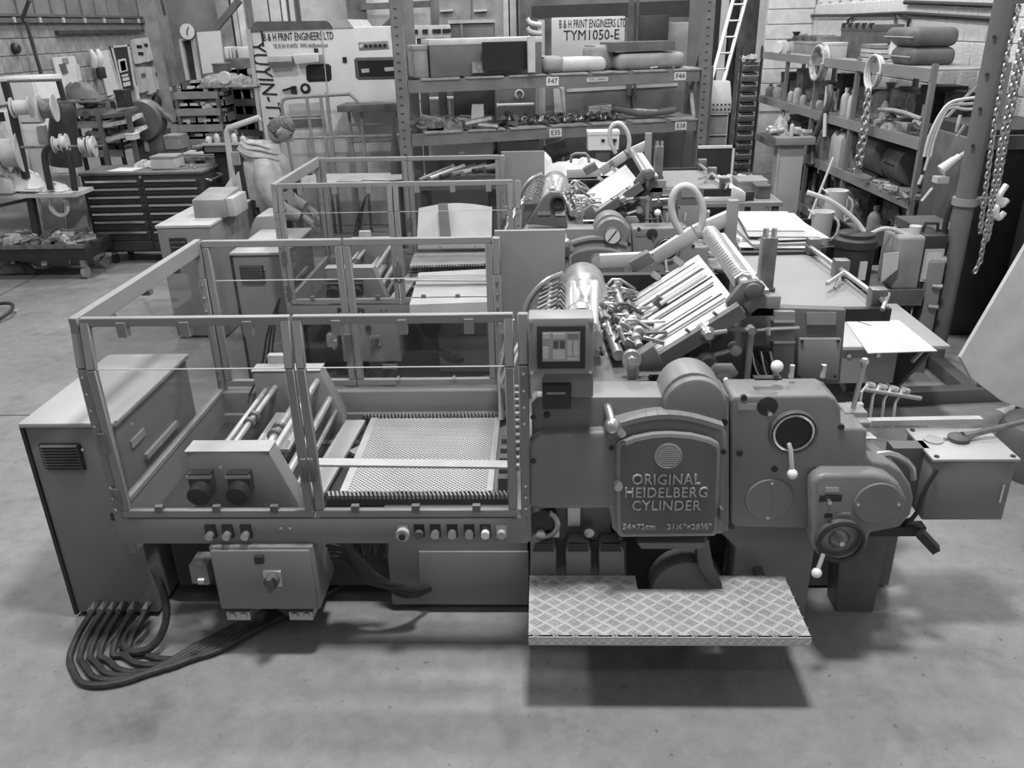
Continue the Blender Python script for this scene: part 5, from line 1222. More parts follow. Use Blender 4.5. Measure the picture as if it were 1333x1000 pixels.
for i,(a,b,l) in enumerate((((294,250,318,232),(0),'white board leaning by the hoist tube'),((308,265,340,222),(0),'tall white board leaning beside the man'))):
    q = at(a[0],a[1],9.65+.1*i); w = at(a[2],a[3],9.65+.1*i)
    P = [at(294,243,9.6),at(302,231,9.6),at(308,268,9.6),at(296,272,9.6)] if i == 0 else [at(306,232,9.7),at(311,223,9.7),at(320,262,9.7),at(315,270,9.7)]
    P[2] = (P[2][0]+.05,P[2][1]-.1,0); P[3] = (P[3][0]+.05,P[3][1]-.1,0)
    one('white_board', MB().quad(P,.03), 'white', l, 'board')
t = empty('bent_tube_stand', (at(300,300,9.8)[0],9.8,0), 'bent pale tube frame leaning over towards the man', 'tube stand')
MB().tube([at(309,275,9.8),at(303,235,9.8),at(295,172,9.8),at(297,167,9.8),at(338,153,9.8)],.035,10).build('tube', 'lightgrey', t)
MB().box(at(300,198,9.8)[0],at(310,198,9.8)[0],9.78,9.84,at(305,215,9.8)[2],at(305,198,9.8)[2]).build('tube_plate', 'midgrey', t)
g_ = (at(309,300,9.8)[0],9.8); MB().cyl((g_[0],9.8,0),at(309,275,9.8),.035,n=10).box(g_[0]-.2,g_[0]+.2,9.6,10.0,0,.05).build('foot', 'darkgrey', t)
# rounded hopper and dark box beside the second delivery section
t = empty('waste_hopper', (-2.55,8.0,0), 'grey sheet-metal hopper standing against the rear delivery section', 'hopper')
a = at(320,310,7.6); MB().prism(pxpoly([(323,312),(328,292),(333,282),(358,281),(358,320),(323,320)],7.6),7.6,8.0).build('shell', 'paint_mid', t, bev=.01)
MB().box(at(325,315,7.6)[0],at(358,315,7.6)[0],7.65,7.95,0,at(330,318,7.6)[2]).build('leg_box', 'paint_dark', t)

# ------------------------------------------------------------------ white printing machine
YW = 13.0
t = empty('die_cutter', (-3.2,13.7,0), 'tall white machine lettered YUYIN-TYM with windows and platform railing', 'machine')
a = xz(325,38,YW); b = xz(515,35,YW)
MB().box(a[0],b[0],YW,15.2,.0,2.92).build('body', 'white', t, bev=.02)
MB().prism(pxpoly([(322,41),(333,28),(424,27),(433,37)],YW-.02),YW-.03,15.0).build('roof', 'darkgrey', t); MB().prism(pxpoly([(426,27),(452,25),(460,36),(434,37)],YW-.02),YW-.02,14.5).build('roof_end', 'lightgrey', t)
MB().box(b[0]-.02,b[0]+.04,YW-.03,YW+.1,0,2.93).build('edge_trim', 'black', t)
MB().prism(pxpoly([(320,38),(326,38),(342,170),(338,170)],YW-.03),YW-.04,YW).build('side_seam', 'lightgrey', t)
p = at(388,48,YW-.02); text('lettering', 'B & H PRINT ENGINEERS LTD', .155, (p[0],YW-.012,p[2]), 'ink', t, ext=.004, sx=.52)
p = at(391,59.5,YW-.02); text('lettering', 'TEL 02 461 42 404725   EMAIL info@printnet.net', .085, (p[0],YW-.012,p[2]), 'midgrey', t, ext=.004, sx=.47)
p = at(348,116,YW-.02); text('lettering', 'YUYIN-TYM', .33, (p[0],YW-.012,p[2]), 'ink', t, ext=.004, spin=R(-82), sx=.80, shear=.25)
MB().prism(pxpoly([(339,40),(341,40),(344,60),(342,61)],YW-.01),YW-.012,YW).build('lettering_bar', 'ink', t)
def win(poly, m, fr=None, nm='window'):
    o = MB().prism(pxpoly(poly,YW),YW-.01,YW+.02).build(nm, m, t, bev=.008)
    return o
w = win([(461,78),(463,75),(514,74),(517,78),(519,99),(516,103),(467,104),(463,101)],'darkgrey','', 'window_frame')
MB().prism(pxpoly([(465,79),(513,78),(515,99),(468,100)],YW-.02),YW-.016,YW-.008).build('window', 'lens', w)
MB().prism(pxpoly([(470,90),(480,89),(481,94),(471,95)],YW-.03),YW-.025,YW-.014).prism(pxpoly([(500,88),(512,87),(513,92),(501,93)],YW-.03),YW-.025,YW-.014).build('window_label', 'lightgrey', w)
w = win([(398,87),(401,84),(428,83),(431,86),(432,103),(429,106),(402,107),(399,104)],'lens')
s = win([(466,55),(505,53),(507,64),(468,66)],'midgrey','','button_panel')
for i in range(6): p = at(470+6.2*i,60-.15*i,YW-.02); MB().cyl((p[0],YW,p[2]),(p[0],YW-.03,p[2]),.025,n=10).build('button', 'ink' if i else 'white', s)
MB().prism(pxpoly([(348,73),(380,72),(381,87),(351,89)],YW-.1),YW-.12,YW).build('guide_box', 'lightgrey', t, bev=.01); MB().prism(pxpoly([(349,81),(379,80),(381,87),(351,89)],YW-.13),YW-.13,YW-.11).build('guide_shadow_gap', 'darkgrey', t)
MB().prism(pxpoly([(380,71),(413,69),(414,81),(384,84)],YW-.16),YW-.16,YW).build('guide_head', 'white', t, bev=.015); MB().prism(pxpoly([(413,72),(419,71),(420,82),(414,82)],YW-.1),YW-.1,YW).build('guide_cap', 'midgrey', t)
p = at(398,115,YW); MB().lathe((p[0],YW,p[2]), [(.075,0),(.075,.03),(.05,.035),(.05,.02)], (0,-1,0), 24).build('knob_ring', 'ink', t); MB().cyl((p[0],YW-.02,p[2]),(p[0],YW-.04,p[2]),.035,n=16).build('knob_cap', 'white', t)
MB().tube([at(368,118,YW-.05),at(378,115,YW-.05),at(384,113,YW-.05)],.02,6).prism(pxpoly([(380,112),(386,112),(387,122),(380,121)],YW),YW-.06,YW).build('lever', 'ink', t)
for px, py in ((412,67),(449,78)): p = at(px,py,YW); MB().box(p[0]-.03,p[0]+.03,YW-.02,YW,p[2]-.04,p[2]+.04).build('latch', 'ink', t)
MB().prism(pxpoly([(376,135),(418,133),(420,150),(378,152)],YW-.02),YW-.03,YW).build('tray_opening', 'lightgrey', t); MB().prism(pxpoly([(374,156),(422,154),(423,163),(376,165)],YW-.03),YW-.05,YW).build('tray_front', 'paint_dark', t)
MB().tube([(b[0]-1.1,YW-.02,0),(b[0]-1.1,YW-.02,2.9)],.008,4).build('panel_seam', 'lightgrey', t)
# railing in front of it
YR = 12.5
t = empty('platform_railing', (at(440,200,YR)[0],YR,0), 'grey tube railing and step platform in front of the white machine', 'railing')
MB().tube([at(p,q,YR) for p,q in ((365,140),(368,130),(374,127),(455,122),(468,134),(520,133))],.028,8).build('top_rail', 'midgrey', t)
MB().tube([at(378,180,YR),at(520,176,YR)],.022,8).build('mid_rail', 'midgrey', t)
for (pa,pb) in (((399,126),(410,210)),((469,134),(475,205)),((366,135),(384,215)),((417,122),(426,205)),((425,120),(433,200))): 
    a1, b1 = at(*pa,YR), at(*pb,YR); MB().cyl(a1,(b1[0],YR,0),.024,n=8).build('rail_post', 'midgrey', t)
MB().prism(pxpoly([(440,137),(520,133),(522,145),(441,145)],12.4),12.3,12.9).build('step_platform', 'darkgrey', t, bev=.01)
for px in (452,516): a1 = at(px,145,12.5); MB().cyl((a1[0],12.6,0),(a1[0],12.6,a1[2]),.025,n=8).build('platform_leg', 'midgrey', t)
for py in (163,185): MB().tube([at(453,py,12.6),at(516,py-2,12.6)],.02,6).build('step_rung', 'midgrey', t)
p = at(511,150,12.0); one('grease_gun', MB().lathe((p[0],12.0,0), [(.10,0),(.10,.9),(.06,1.3),(.03,1.55),(.02,p[2])], n=12), 'darkgrey', 'slim dark gas-lance bottle standing beside the rack upright', 'bottle')
t = empty('paper_table', (at(480,200,11.6)[0],11.8,0), 'low table with loose pale sheets behind the rear delivery section', 'table')
x0,x1,z0,z1 = prect(350,208,520,214,11.3)
zt = .95; MB().box(x0,x1,11.3,12.2,zt-.05,zt).build('top', 'offwhite', t)
for x in (x0+.05,x1-.05): 
    for y in (11.35,12.15): MB().box(x-.03,x+.03,y-.03,y+.03,0,zt-.05).build('leg', 'darkgrey', t)
for i in range(6): one('loose_sheet', MB().quad([(x0+.5+.35*i,11.4+.07*(i%3),zt+.006+.004*i),(x0+.85+.35*i,11.36+.05*i,zt+.006+.004*i),(x0+.9+.35*i,11.85,zt+.02+.004*i),(x0+.5+.35*i,11.9,zt+.01+.004*i)],.004), ('paper','offwhite')[i%2], ('crumpled','flat','curled','folded','torn','printed')[i]+' pale sheet lying on the low table behind', 'paper')

# ------------------------------------------------------------------ pallet racking
RA, RB = (-1.60, 10.25), (2.08, 11.30)
def rk(u, dy=0.): return (RA[0]+(RB[0]-RA[0])*u, RA[1]+(RB[1]-RA[1])*u+dy)
rz_ = math.atan2(RB[1]-RA[1], RB[0]-RA[0])
t = empty('pallet_rack', (*rk(.5),0), 'steel pallet racking with perforated uprights and beams tagged F47 F44 E35 E38', 'rack')
for u, dy in ((-.01,0),(1.01,0),(-.01,.95),(1.01,.95)):
    x, y = rk(u, dy); p = MB().cbox((x,y,1.9),.13,.10,3.8,rz=rz_).build('upright', 'rackblue', t)
    if dy == 0:
        h = MB()
        for i in range(22): h.cbox((x-.0,y-.052,1.1+.095*i),.035,.006,.018,rz=rz_)
        tag(h.build('upright_holes', 'recess', p), kind='stuff')
for z in (2.27,1.66):
    for dy in (0,.95):
        a, b = rk(.01,dy), rk(.99,dy); MB().bar((a[0],a[1],z-.02),(b[0],b[1],z-.02),.06,.14).build('beam', 'rackblue', t)
    for i in range(7):
        a, b = rk(.02+.14*i,.0), rk(.02+.14*i+.12,.95)
        c = MB().cbox(((a[0]+b[0])/2,(a[1]+b[1])/2,z+.055),.47,1.0,.02,rz=rz_).build('deck_board', 'wood', t)
a, b = rk(1.01,0), rk(1.01,.95)
MB().bar((a[0],a[1],1.2),(b[0],b[1],2.0),.05,.03).bar((b[0],b[1],2.0),(a[0],a[1],2.8),.05,.03).build('upright_brace', 'rackblue', t)
for lab, px, py, z in (('F47',719,100,2.27),('F44',892,93,2.27),('E35',723,170,1.66),('E38',893,160,1.66)):
    u = (at(px,py,10.6)[0]*1.02-RA[0])/(RB[0]-RA[0]); x, y = rk(u); 
    s = MB().cbox((x,y-.035,z-.02),.16,.008,.10,rz=rz_).build('location_tag', 'paper', t)
    text('tag_lettering', lab, .085, (x+.002,y-.041,z-.02), 'ink', s, rz=rz_, ext=.001)
x, y = rk(.63); s = MB().cbox((x,y-.035,2.25),.28,.006,.05,rz=rz_).build('load_notice', 'lightgrey', t); text('notice_print', 'S.W.L. 2000KG', .035, (x,y-.039,2.25), 'ink', s, rz=rz_, ext=.001)
zA, zB = 2.335, 1.725
def on_rack(px, dy): # x,y on rack deck for a pixel column
    X = at(px,90,10.6)[0]*1.015; u = (X-RA[0])/(RB[0]-RA[0]); return rk(u, dy)
def rbox(rect, dy, dep, m, z, label, cat, name, lid=None, h=None):
    xa, ya = on_rack(rect[0],dy); xb, yb = on_rack(rect[2],dy); c = ((xa+xb)/2,(ya+yb)/2)
    w = math.hypot(xb-xa,yb-ya); hh = h or (rect[3]-rect[1])*.0103
    t = empty(name, (c[0],c[1],z), label, cat)
    MB().cbox((c[0],c[1]+dep/2,z+hh/2),w,dep,hh,rz=rz_).build('body', m, t, bev=.07 if name == 'wrapped_package' else .015, seg=3); 
    MB().cbox((c[0],c[1]+dep/2,z+hh*.93),(w+.012)*(.82 if name == 'wrapped_package' else 1),(dep+.012)*(.7 if name == 'wrapped_package' else 1),hh*.16,rz=rz_).build('lid', lid or m, t, bev=.006); return t, c, w, hh
q, c, w, hh = rbox((556,50,697,92),.10,.6,'paint_dark',zA,'grey control console with a big dark glass front on the upper rack deck','console','machine_console','offwhite',.42)
MB().cbox((c[0]+.30,c[1]-.01,zA+.22),.55,.02,.32,rz=rz_).build('dark_window', 'blackgloss', q); MB().cbox((c[0]-.32,c[1]-.01,zA+.17),.5,.02,.24,rz=rz_).build('dark_window', 'darkgrey', q)
MB().cbox((c[0]+.62,c[1]-.015,zA+.23),.09,.03,.40,rz=rz_).build('pale_stile', 'lightgrey', q); MB().cbox((c[0]-.25,c[1]-.03,zA+.20),.30,.015,.012,rz=rz_).build('pull_rail', 'steel', q); MB().cbox((c[0]-.02,c[1]-.05,zA+.10),.16,.06,.12,rz=rz_).build('hinge_block', 'junk', q)
rbox((537,62,555,98),.15,.5,'midgrey',zA,'small grey drum-shaped case beside the rack upright','case','small_case',None,.36)
for i,(r_,l,hh) in enumerate((((700,68,730,86),'shrink-wrapped grey block by the dark glass console',.19),((722,70,786,88),'long rounded wrapped package on the upper rack deck',.17),((768,50,800,78),'upright wrapped block behind the stacked packages',.30),((800,58,896,84),'large wrapped package at the bottom of its stack, pale paper label on it',.20))):
    q, c, w, hh = rbox(r_, .1+.2*(i==2), .5,'midgrey' if i != 1 else 'lightgrey',zA,l,'package','wrapped_package',None,hh)
    if i == 3: MB().cbox((c[0]-.1,c[1]-.01,zA+.10),.2,.01,.10,rz=rz_).build('paper_label', 'paper', q)
x, y = on_rack(836,.35); one('wrapped_package', MB().cbox((x,y,zA+.275),.85,.45,.11,rz=rz_), 'darkgrey', 'flat dark wrapped package lying on top of the labelled one', 'package')
x, y = on_rack(870,.12); heap('flat_parts', (x,y+.02,zA), .6,.2,10,'junk_light','pale flat brackets along the beam tagged F44','brackets',31,.06)
for i,(px,h) in enumerate(((567,.25),(580,.25))): pass
# back row units above the deck (far side)
x0,x1,z0,z1 = prect(532,33,586,50,11.6)
t = empty('louvre_unit', ((x0+x1)/2,11.7,z0), 'white slotted panel unit on a stand behind the upper rack deck', 'panel unit')
MB().box(x0,x1,11.55,11.8,z0,z1).build('panel', 'offwhite', t, bev=.01)
for i in range(4): w = .07+.04*(i>1); xx = x0+.06+.13*i; MB().box(xx,xx+w,11.53,11.55,z0+.06,z0+.11).build('slot', 'ink', t)
MB().box(x0+.1,x0+.2,11.6,11.75,0,z0).box(x1-.2,x1-.1,11.6,11.75,0,z0).build('stand', 'darkgrey', t)
x0,x1,z0,z1 = prect(586,30,642,50,11.7)
t = empty('grey_gearbox', ((x0+x1)/2,11.9,0), 'grey panelled gear housing behind the slotted white panel', 'gearbox')
MB().box(x0,x1,11.7,12.2,0,z1).build('housing', 'paint_dark', t, bev=.01); MB().box(x0-.02,x1+.02,11.66,12.2,z1,z1+.04).build('top_rail', 'lightgrey', t); MB().box(x0+.14,x0+.17,11.68,11.7,z0,z1).build('stile', 'midgrey', t)
# bright fittings between console and TYM sign
c = at(700,60,12.2); t = empty('valve_tree', (c[0],12.2,0), 'pale valve assembly with hooks on a post between the console and the sign', 'valve')
MB().cyl((c[0]+.05,12.2,0),(c[0]+.05,12.2,2.95),.05,n=10).build('post', 'lightgrey', t)
for i in range(5):
    z = 2.45+.11*i; MB().tube([(c[0]+.05,12.15,z),(c[0]-.10,12.12,z+.02),(c[0]-.14,12.12,z+.08)],.03,8,1).build('valve', ('offwhite','white','steel')[i%3], t)
# ------------------------------------------------------------------ TYM machine beyond the rack
YT = 12.9
t = empty('die_cutter', (1.2,13.6,0), 'dark grey machine with a white TYM1050-E sign panel, seen through the rack', 'machine')
MB().box(-1.75,2.55,YT,14.8,0,2.28).build('body', 'paint_dark', t, bev=.02)
p = prect(718,22,813,64,YT-.05)
s = MB().box(p[0],p[1],YT-.08,YT,p[2]-.1,p[3]).build('sign_panel', 'white', t, bev=.006)
a = at(770,31,YT-.1); text('lettering', 'B & H PRINT ENGINEERS LTD', .155, (a[0]+.02,YT-.085,a[2]), 'ink', s, ext=.004, sx=.48)
a = at(770,46,YT-.1); text('lettering', 'TYM1050-E', .19, (a[0],YT-.085,a[2]), 'ink', s, ext=.004, sx=.88)
MB().box(p[1]+.05,p[1]+.12,YT-.1,YT,1.9,3.2).box(p[1]+.16,p[1]+.19,YT-.1,YT,1.9,3.2).build('mast', 'darkgrey', t)
q = prect(828,20,870,48,YT-.02); MB().box(q[0],q[1],YT-.05,YT+.4,2.2,q[3]).build('dark_head', 'black', t, bev=.01)
MB().box(q[1],q[1]+.45,YT,YT+.4,2.2,q[3]-.1).build('head_end', 'midgrey', t, bev=.01)
MB().prism(pxpoly([(738,116),(882,108),(882,112),(738,120)],YT-.02),YT-.03,YT).build('cover_edge', 'offwhite', t)
MB().prism(pxpoly([(720,112),(733,110),(736,150),(722,150)],YT-.04),YT-.05,YT).build('door_post', 'offwhite', t)
MB().prism(pxpoly([(820,106),(822,106),(824,150),(822,150)],YT-.02),YT-.03,YT).build('cover_seam', 'black', t)
MB().tube([at(p,q,12.3) for p,q in ((538,130),(628,127),(642,114),(728,112),(732,118),(734,150))],.03,8).build('hand_rail', 'offwhite', t)
for px in (549,586,629,699,733): a = at(px,128 if px < 630 else 114,12.3); MB().cyl((a[0],12.3,.9),(a[0],12.3,a[2]),.022,n=8).build('rail_post', 'offwhite', t)
MB().tube([at(632,138,12.2),at(695,136,12.2)],.025,8).sphere(at(645,138,12.2),.05,10).build('grease_pipe', 'offwhite', t)
a = at(676,123,12.85); MB().tube([(a[0]+.06*cos(R(k)),12.87,a[2]+.06*sin(R(k))) for k in range(-60,241,30)],.014,6).build('hook', 'white', t)
# items on the lower rack deck
for i,(px,n,w,m,l) in enumerate(((553,10,.5,'steel_dark','greasy cylinders and clamps by the left rack upright'),(575,12,.4,'junk','dark castings bunched on the lower rack deck'),(606,14,.5,'steel_dark','levers and links piled on the lower rack deck'),(640,12,.5,'darkgrey','dark pump bodies on the lower rack deck'))):
    x, y = on_rack(px,.3); heap('machine_parts', (x,y,zB), w,.4,n,m,l,'parts',90+i,.22)
x, y = on_rack(622,.15); one('white_bracket', MB().prism([(x-.12,zB),(x+.12,zB),(x+.14,zB+.04),(x+.06,zB+.08),(x+.06,zB+.28),(x-.08,zB+.28),(x-.10,zB+.1)],y,y+.08), 'white', 'white cast bracket standing on the lower rack deck', 'bracket')
def chain_pts(pts, n):
    P = [Vector(p) for p in pts]; out = []
    L = [0]; 
    for i in range(1,len(P)): L.append(L[-1]+(P[i]-P[i-1]).length)
    for k in range(n):
        s = L[-1]*k/(n-1)
        for i in range(1,len(P)):
            if s <= L[i]+1e-6:
                u = (s-L[i-1])/max(1e-6,L[i]-L[i-1]); out.append((P[i-1].lerp(P[i],u), (P[i]-P[i-1]).normalized())); break
    return out
def chain(pts, link, m, label, name='lifting_chain', thick=.012, cat='chain'):
    L = sum((Vector(pts[i])-Vector(pts[i-1])).length for i in range(1,len(pts))); n = max(4,int(L/(link*.72))); b = MB()
    for i, (c, d) in enumerate(chain_pts(pts, n)):
        u = Vector((1,0,0)) if abs(d.x) < .8 else Vector((0,1,0)); s = d.cross(u).normalized(); u = s.cross(d)
        s = s if i % 2 else u
        b.tube([c + d*(link*.5*cos(a)) + s*(link*.28*sin(a)) for a in [2*pi*k/8 for k in range(8)]], thick, 5, closed=True)
    return one(name, b, m, label, cat)
for j in range(4):
    pts = []
    r = random.Random(50+j)
    for i in range(26):
        x, y = on_rack(660+j*36+i*1.6, .12+.18*r.random()); pts.append((x+r.uniform(-.05,.05),y,zB+.03+.07*r.random()))
    chain(pts, .09, 'steel_dark', ('oily roller chain heaped at the pump end of the lower deck','oily roller chain heaped behind the tag E35','oily roller chain heaped under the sign panel','oily roller chain trailing towards the white socket box')[j], 'roller_chain', .014)
q, c, w, hh = rbox((767,125,806,142),.35,.25,'offwhite',zB,'white socket box with a row of dark sockets on the lower rack deck','socket box','socket_box','white',.18)
for i in range(8): MB().cbox((c[0]-.17+.05*i,c[1]-.005,zB+.06),.025,.01,.03,rz=rz_).build('socket', 'ink', q)
x, y = on_rack(802,.2); x2, y2 = on_rack(892,.2)
one('air_pipe', MB().tube([(x,y,zB+.16),((x+x2)/2,(y+y2)/2,zB+.06),(x2,y2,zB+.10)],.05,10,1), 'paint_dark', 'thick dark hose lying along the right end of the lower rack deck', 'hose')
x, y = on_rack(812,.15); one('wooden_pole', MB().cyl((x-.25,y,zB+.16),(x+.5,y+.15,zB+.10),.018,n=8), 'junk_light', 'thin pale rod resting on the thick dark hose', 'rod')
# things below the lower beam
x0,x1,z0,z1 = prect(558,180,633,203,10.9)
carton((558,180,641,203),10.9,.5,'white','long white appliance box on a stand under the lower rack beam','box',None,'offwhite','white_box')
one('box_stand', MB().box(x0,x1,10.9,11.4,0,z0), 'darkgrey', 'dark stand carrying the long white box under the rack', 'stand')
x0,x1,z0,z1 = prect(650,178,702,190,11.6)
carton((650,180,702,204),11.5,.6,'offwhite','pale machine cover seen under the beam tagged E35','machine cover',None,'darkgrey','machine_cover'); one('cover_stand', MB().box(x0,x1,11.5,12.1,0,at(650,205,11.5)[2]), 'darkgrey', 'dark plinth under the pale machine cover', 'stand')
c = at(724,196,10.2); t = empty('flat_monitor', (c[0],10.2,0), 'tilted black flat monitor below the E35 tag', 'monitor')
MB().cbox((c[0],10.2,c[2]),.27,.04,.20,ry=-.35).build('screen', 'blackgloss', t, bev=.006); MB().cyl((c[0],10.24,0),(c[0],10.24,c[2]),.03,n=8).box(c[0]-.2,c[0]+.2,10.1,10.4,0,.04).build('stand', 'darkgrey', t)
q = carton((765,172,806,196),10.0,.25,'white','white control box with dark slots under the lower rack beam','control box',None,None,'control_box')
x0,x1,z0,z1 = prect(765,172,806,196,10.0)
MB().box(x0+.16,x0+.20,9.985,10.0,z1-.11,z1-.08).box(x0+.24,x0+.34,9.985,10.0,z1-.11,z1-.08).box(x1-.08,x1-.05,9.985,10.0,z0+.02,z0+.10).build('slot', 'ink', q); MB().box(x0+.1,x1-.1,10.05,10.2,0,z0).build('stand', 'darkgrey', q)
cloth_lump('dust_cover', (at(702,205,9.7)[0],9.7,1.3), .35,.3,.28,'white','white bunched plastic sheet near the tilted monitor','plastic sheet',4)
cloth_lump('dust_cover', (at(755,203,9.6)[0],9.6,1.32), .8,.4,.18,'offwhite','pale draped cloth behind the grey grab handle','cloth',14)
t = empty('grab_handle_cart', (at(750,205,9.3)[0],9.5,0), 'trolley base with a looped grey grab handle behind the rear press', 'trolley')
MB().tube([at(p,q,9.2) for p,q in ((743,212),(744,203),(749,200),(762,200),(766,204),(767,212))],.016,8).build('grab_handle', 'midgrey', t); MB().box(at(690,210,9.2)[0],at(800,210,9.2)[0],9.2,10.0,0,1.28).build('base', 'darkgrey', t, bev=.02)
x0,x1 = at(662,200,9.0)[0], at(700,200,9.0)[0]; one('dark_crate', MB().box(x0,x1,9.0,9.4,0,1.35).box(x0-.02,x1+.02,8.98,9.42,1.28,1.36), 'darkgrey', 'dark crate between the rear delivery section and the press', 'crate')
for i in range(7):
    x = at(548+14*i,202,9.8)[0]; one('roller_bar', MB().cyl((x,9.5,1.28+.02*i),(x+.35,10.0,1.36),.03,n=8), ('steel_dark','steel','black')[i%3], ('scuffed','bright','black','thin scuffed','bent bright','short black','last scuffed')[i]+' roller bar stacked behind the rear guard panes', 'roller')
t = empty('roller_stand', (at(590,215,9.8)[0],9.8,0), 'low stand under the stacked roller bars', 'stand'); x0,x1 = at(545,210,9.8)[0], at(650,210,9.8)[0]
MB().box(x0,x1,9.45,10.1,1.18,1.25).build('top', 'darkgrey', t); 
for x in (x0+.05,x1-.05): MB().box(x-.04,x+.04,9.7,9.8,0,1.18).build('leg', 'darkgrey', t)
# ------------------------------------------------------------------ right-hand shelving
def rx(Y): return 4.0-.0417*(Y-9)
def rp(px, py, off=0.):           # pixel -> point on the shelving's front plane (off = further in)
    d = CF + CR*((px-666.5)/FPX) - CU*((py-500)/FPX); t = 9/d.y
    for _ in range(6): Y = d.y*t; t = (rx(Y)+off)/d.x
    return (d.x*t, d.y*t, HCAM+d.z*t)
SZ = [2.37,1.68,1.06,.36]; SD = .72
t = empty('steel_shelving', (rx(12)+SD/2,12,0), 'long steel shelving along the white block wall, full of bottles, cans and bags', 'shelving')
for Y in (9.0,10.9,12.3,13.6,15.0):
    for o in (0,SD): MB().box(rx(Y)+o-.025,rx(Y)+o+.025,Y-.03,Y+.03,0,2.44).build('post', 'paint', t)
for z in SZ:
    for Ya, Yb in ((9,10.9),(10.9,12.3),(12.3,13.6),(13.6,15)):
        s = MB().quad([(rx(Ya),Ya,z),(rx(Ya)+SD,Ya,z),(rx(Yb)+SD,Yb,z),(rx(Yb),Yb,z)],-.015).build('shelf', 'wood', t)
        MB().bar((rx(Ya)-.02,Ya,z-.03),(rx(Yb)-.02,Yb,z-.03),.03,.11).build('shelf_beam', 'paint_mid', s)
a = (rx(9)+.02,9.0,1.75); MB().bar((rx(9)+.05,9.03,1.7),(rx(9)+.6,9.03,2.4),.04,.02).build('end_brace', 'paint_light', t)
def onS(px, k, off=.2):           # x,y,z standing on shelf k under pixel column px
    lo, hi = 9.05, 14.95
    Y = 12
    for i in range(40):
        Y = (lo+hi)/2; X = rx(Y)+off; v = Vector((X,Y,SZ[k]-HCAM)); u = 666.5+FPX*v.dot(CR)/v.dot(CF)
        if u > px: lo = Y
        else: hi = Y
    return (rx(Y)+off, Y, SZ[k]+.002)
# shelf k items: bottles
bl = [(1098,1,.06,.36,'white','tall white spray can','white'),(1107,1,.06,.35,'white','tall white can next to its twin','white'),(1148,1,.05,.34,'junk_light','amber-toned squeeze bottle','darkgrey'),(1029,1,.05,.2,'white','small white bottle by the second post','darkgrey'),(1037,1,.06,.28,'offwhite','white trigger bottle','darkgrey'),(1045,1,.05,.18,'lightgrey','squat pale bottle','black'),(1059,1,.05,.16,'white','short white pot','white'),(1067,1,.06,.16,'junk_light','short speckled pot','black'),(1158,1,.06,.2,'black','black squat bottle','black'),(1080,1,.05,.22,'midgrey','grey bottle behind the hanging strap','black'),
      (1012,1,.09,.22,'lightgrey','pale drum at the far bay','midgrey'),(1002,1,.08,.2,'midgrey','grey tin at the far bay','darkgrey'),(1088,2,.05,.2,'offwhite','pale bottle under the second shelf','black'),(1096,2,.05,.3,'lightgrey','slim pale bottle','black'),
      (1135,3,.09,.42,'midgrey','round-shouldered grey bottle','midgrey'),(1162,3,.08,.36,'lightgrey','pale bottle at the shelf end','lightgrey'),(1148,3,.14,.30,'darkgrey','broad dark canister','black')]
for px,k,r,h,m,l,cm in bl: bottle(onS(px,k,.14), r, h, m, l+(' on the second shelf',' on the second shelf',' on the third shelf',' on the bottom shelf')[k], 'bottle', None, cm)
def sbox(px,k,w,d,h,m,label,cat,name,off=.1,lid=None):
    x,y,z = onS(px,k,off+d/2); t = empty(name,(x,y,z),label,cat)
    MB().box(x-d/2,x+d/2,y-w/2,y+w/2,z,z+h).build('body', m, t, bev=.015); MB().box(x-d/2-.006,x+d/2+.006,y-w/2-.006,y+w/2+.006,z+h*.82,z+h+.006).build('lid', lid or m, t, bev=.006); return t,(x,y,z)
q,c = sbox(1128,0,1.25,.35,.42,'darkgrey','big dark hard case standing on the top shelf','case','hard_case',.30)
for i in range(5): MB().cbox((c[0]-.18,c[1]-.5+.25*i,c[2]+.42),.05,.06,.05).build('latch', 'black', q)
q,c = sbox(1150,0,.7,.35,.05,'white','pale boards lowest in the stack by the dark case','board','flat_board',.0)
for i in range(3): one('flat_board', MB().cbox((c[0],c[1]+.02*i,c[2]+.095+.05*i),.34,.66-.04*i,.04), ('lightgrey','white','midgrey')[i], ('grey board second in the stack','white board third in the stack','grey board topmost in the stack')[i]+' by the dark case', 'board')
c = onS(1190,0,.36)
for i in range(2):
    t = empty('duffel_bag', (c[0],c[1],c[2]+.2*i), ('lower dark padded bag on the top shelf','upper dark padded bag on the top shelf')[i], 'bag', 'padded bags on the top shelf')
    MB().cbox((c[0],c[1]-.05,c[2]+.1+.2*i),.5,.85,.2).build('shell', 'darkgrey', t, bev=.08, seg=4); MB().tube([(c[0]-.25,c[1]-.45,c[2]+.10+.2*i),(c[0]-.25,c[1]+.35,c[2]+.10+.2*i)],.012,6).build('zip', 'midgrey', t)
c = onS(1166,0,.2); cloth_lump('white_rag', (c[0],c[1],c[2]+.01), .22,.2,.40,'white','white rag draped against the padded bags','rag',21)
q,c = sbox(1086,0,.25,.3,.20,'white','white carton beside the dark hard case','carton','carton',.05)
q,c = sbox(1060,0,.9,.4,.18,'midgrey','long grey sleeve box on the top shelf','box','sleeve_box',.25)
for i in range(3):
    c = onS(1008+9*i,0,.15+.12*i); one('paper_roll', MB().cyl((c[0]-.1,c[1]-.5,c[2]+.09),(c[0]+.25,c[1]+.6,c[2]+.09),.085,n=14), ('white','offwhite','lightgrey')[i], ('white','off-white','grey')[i]+' paper roll lying on the far end of the top shelf', 'paper roll')
q,c = sbox(1094,1,.3,.3,.24,'offwhite','pale carton under the top shelf','carton','carton',.3,'white')
coil(rp(1062,82,-.08), .20, 'junk_light', 'pale hose coil hung from the top shelf beam', (1,.1,0), 4, .02)
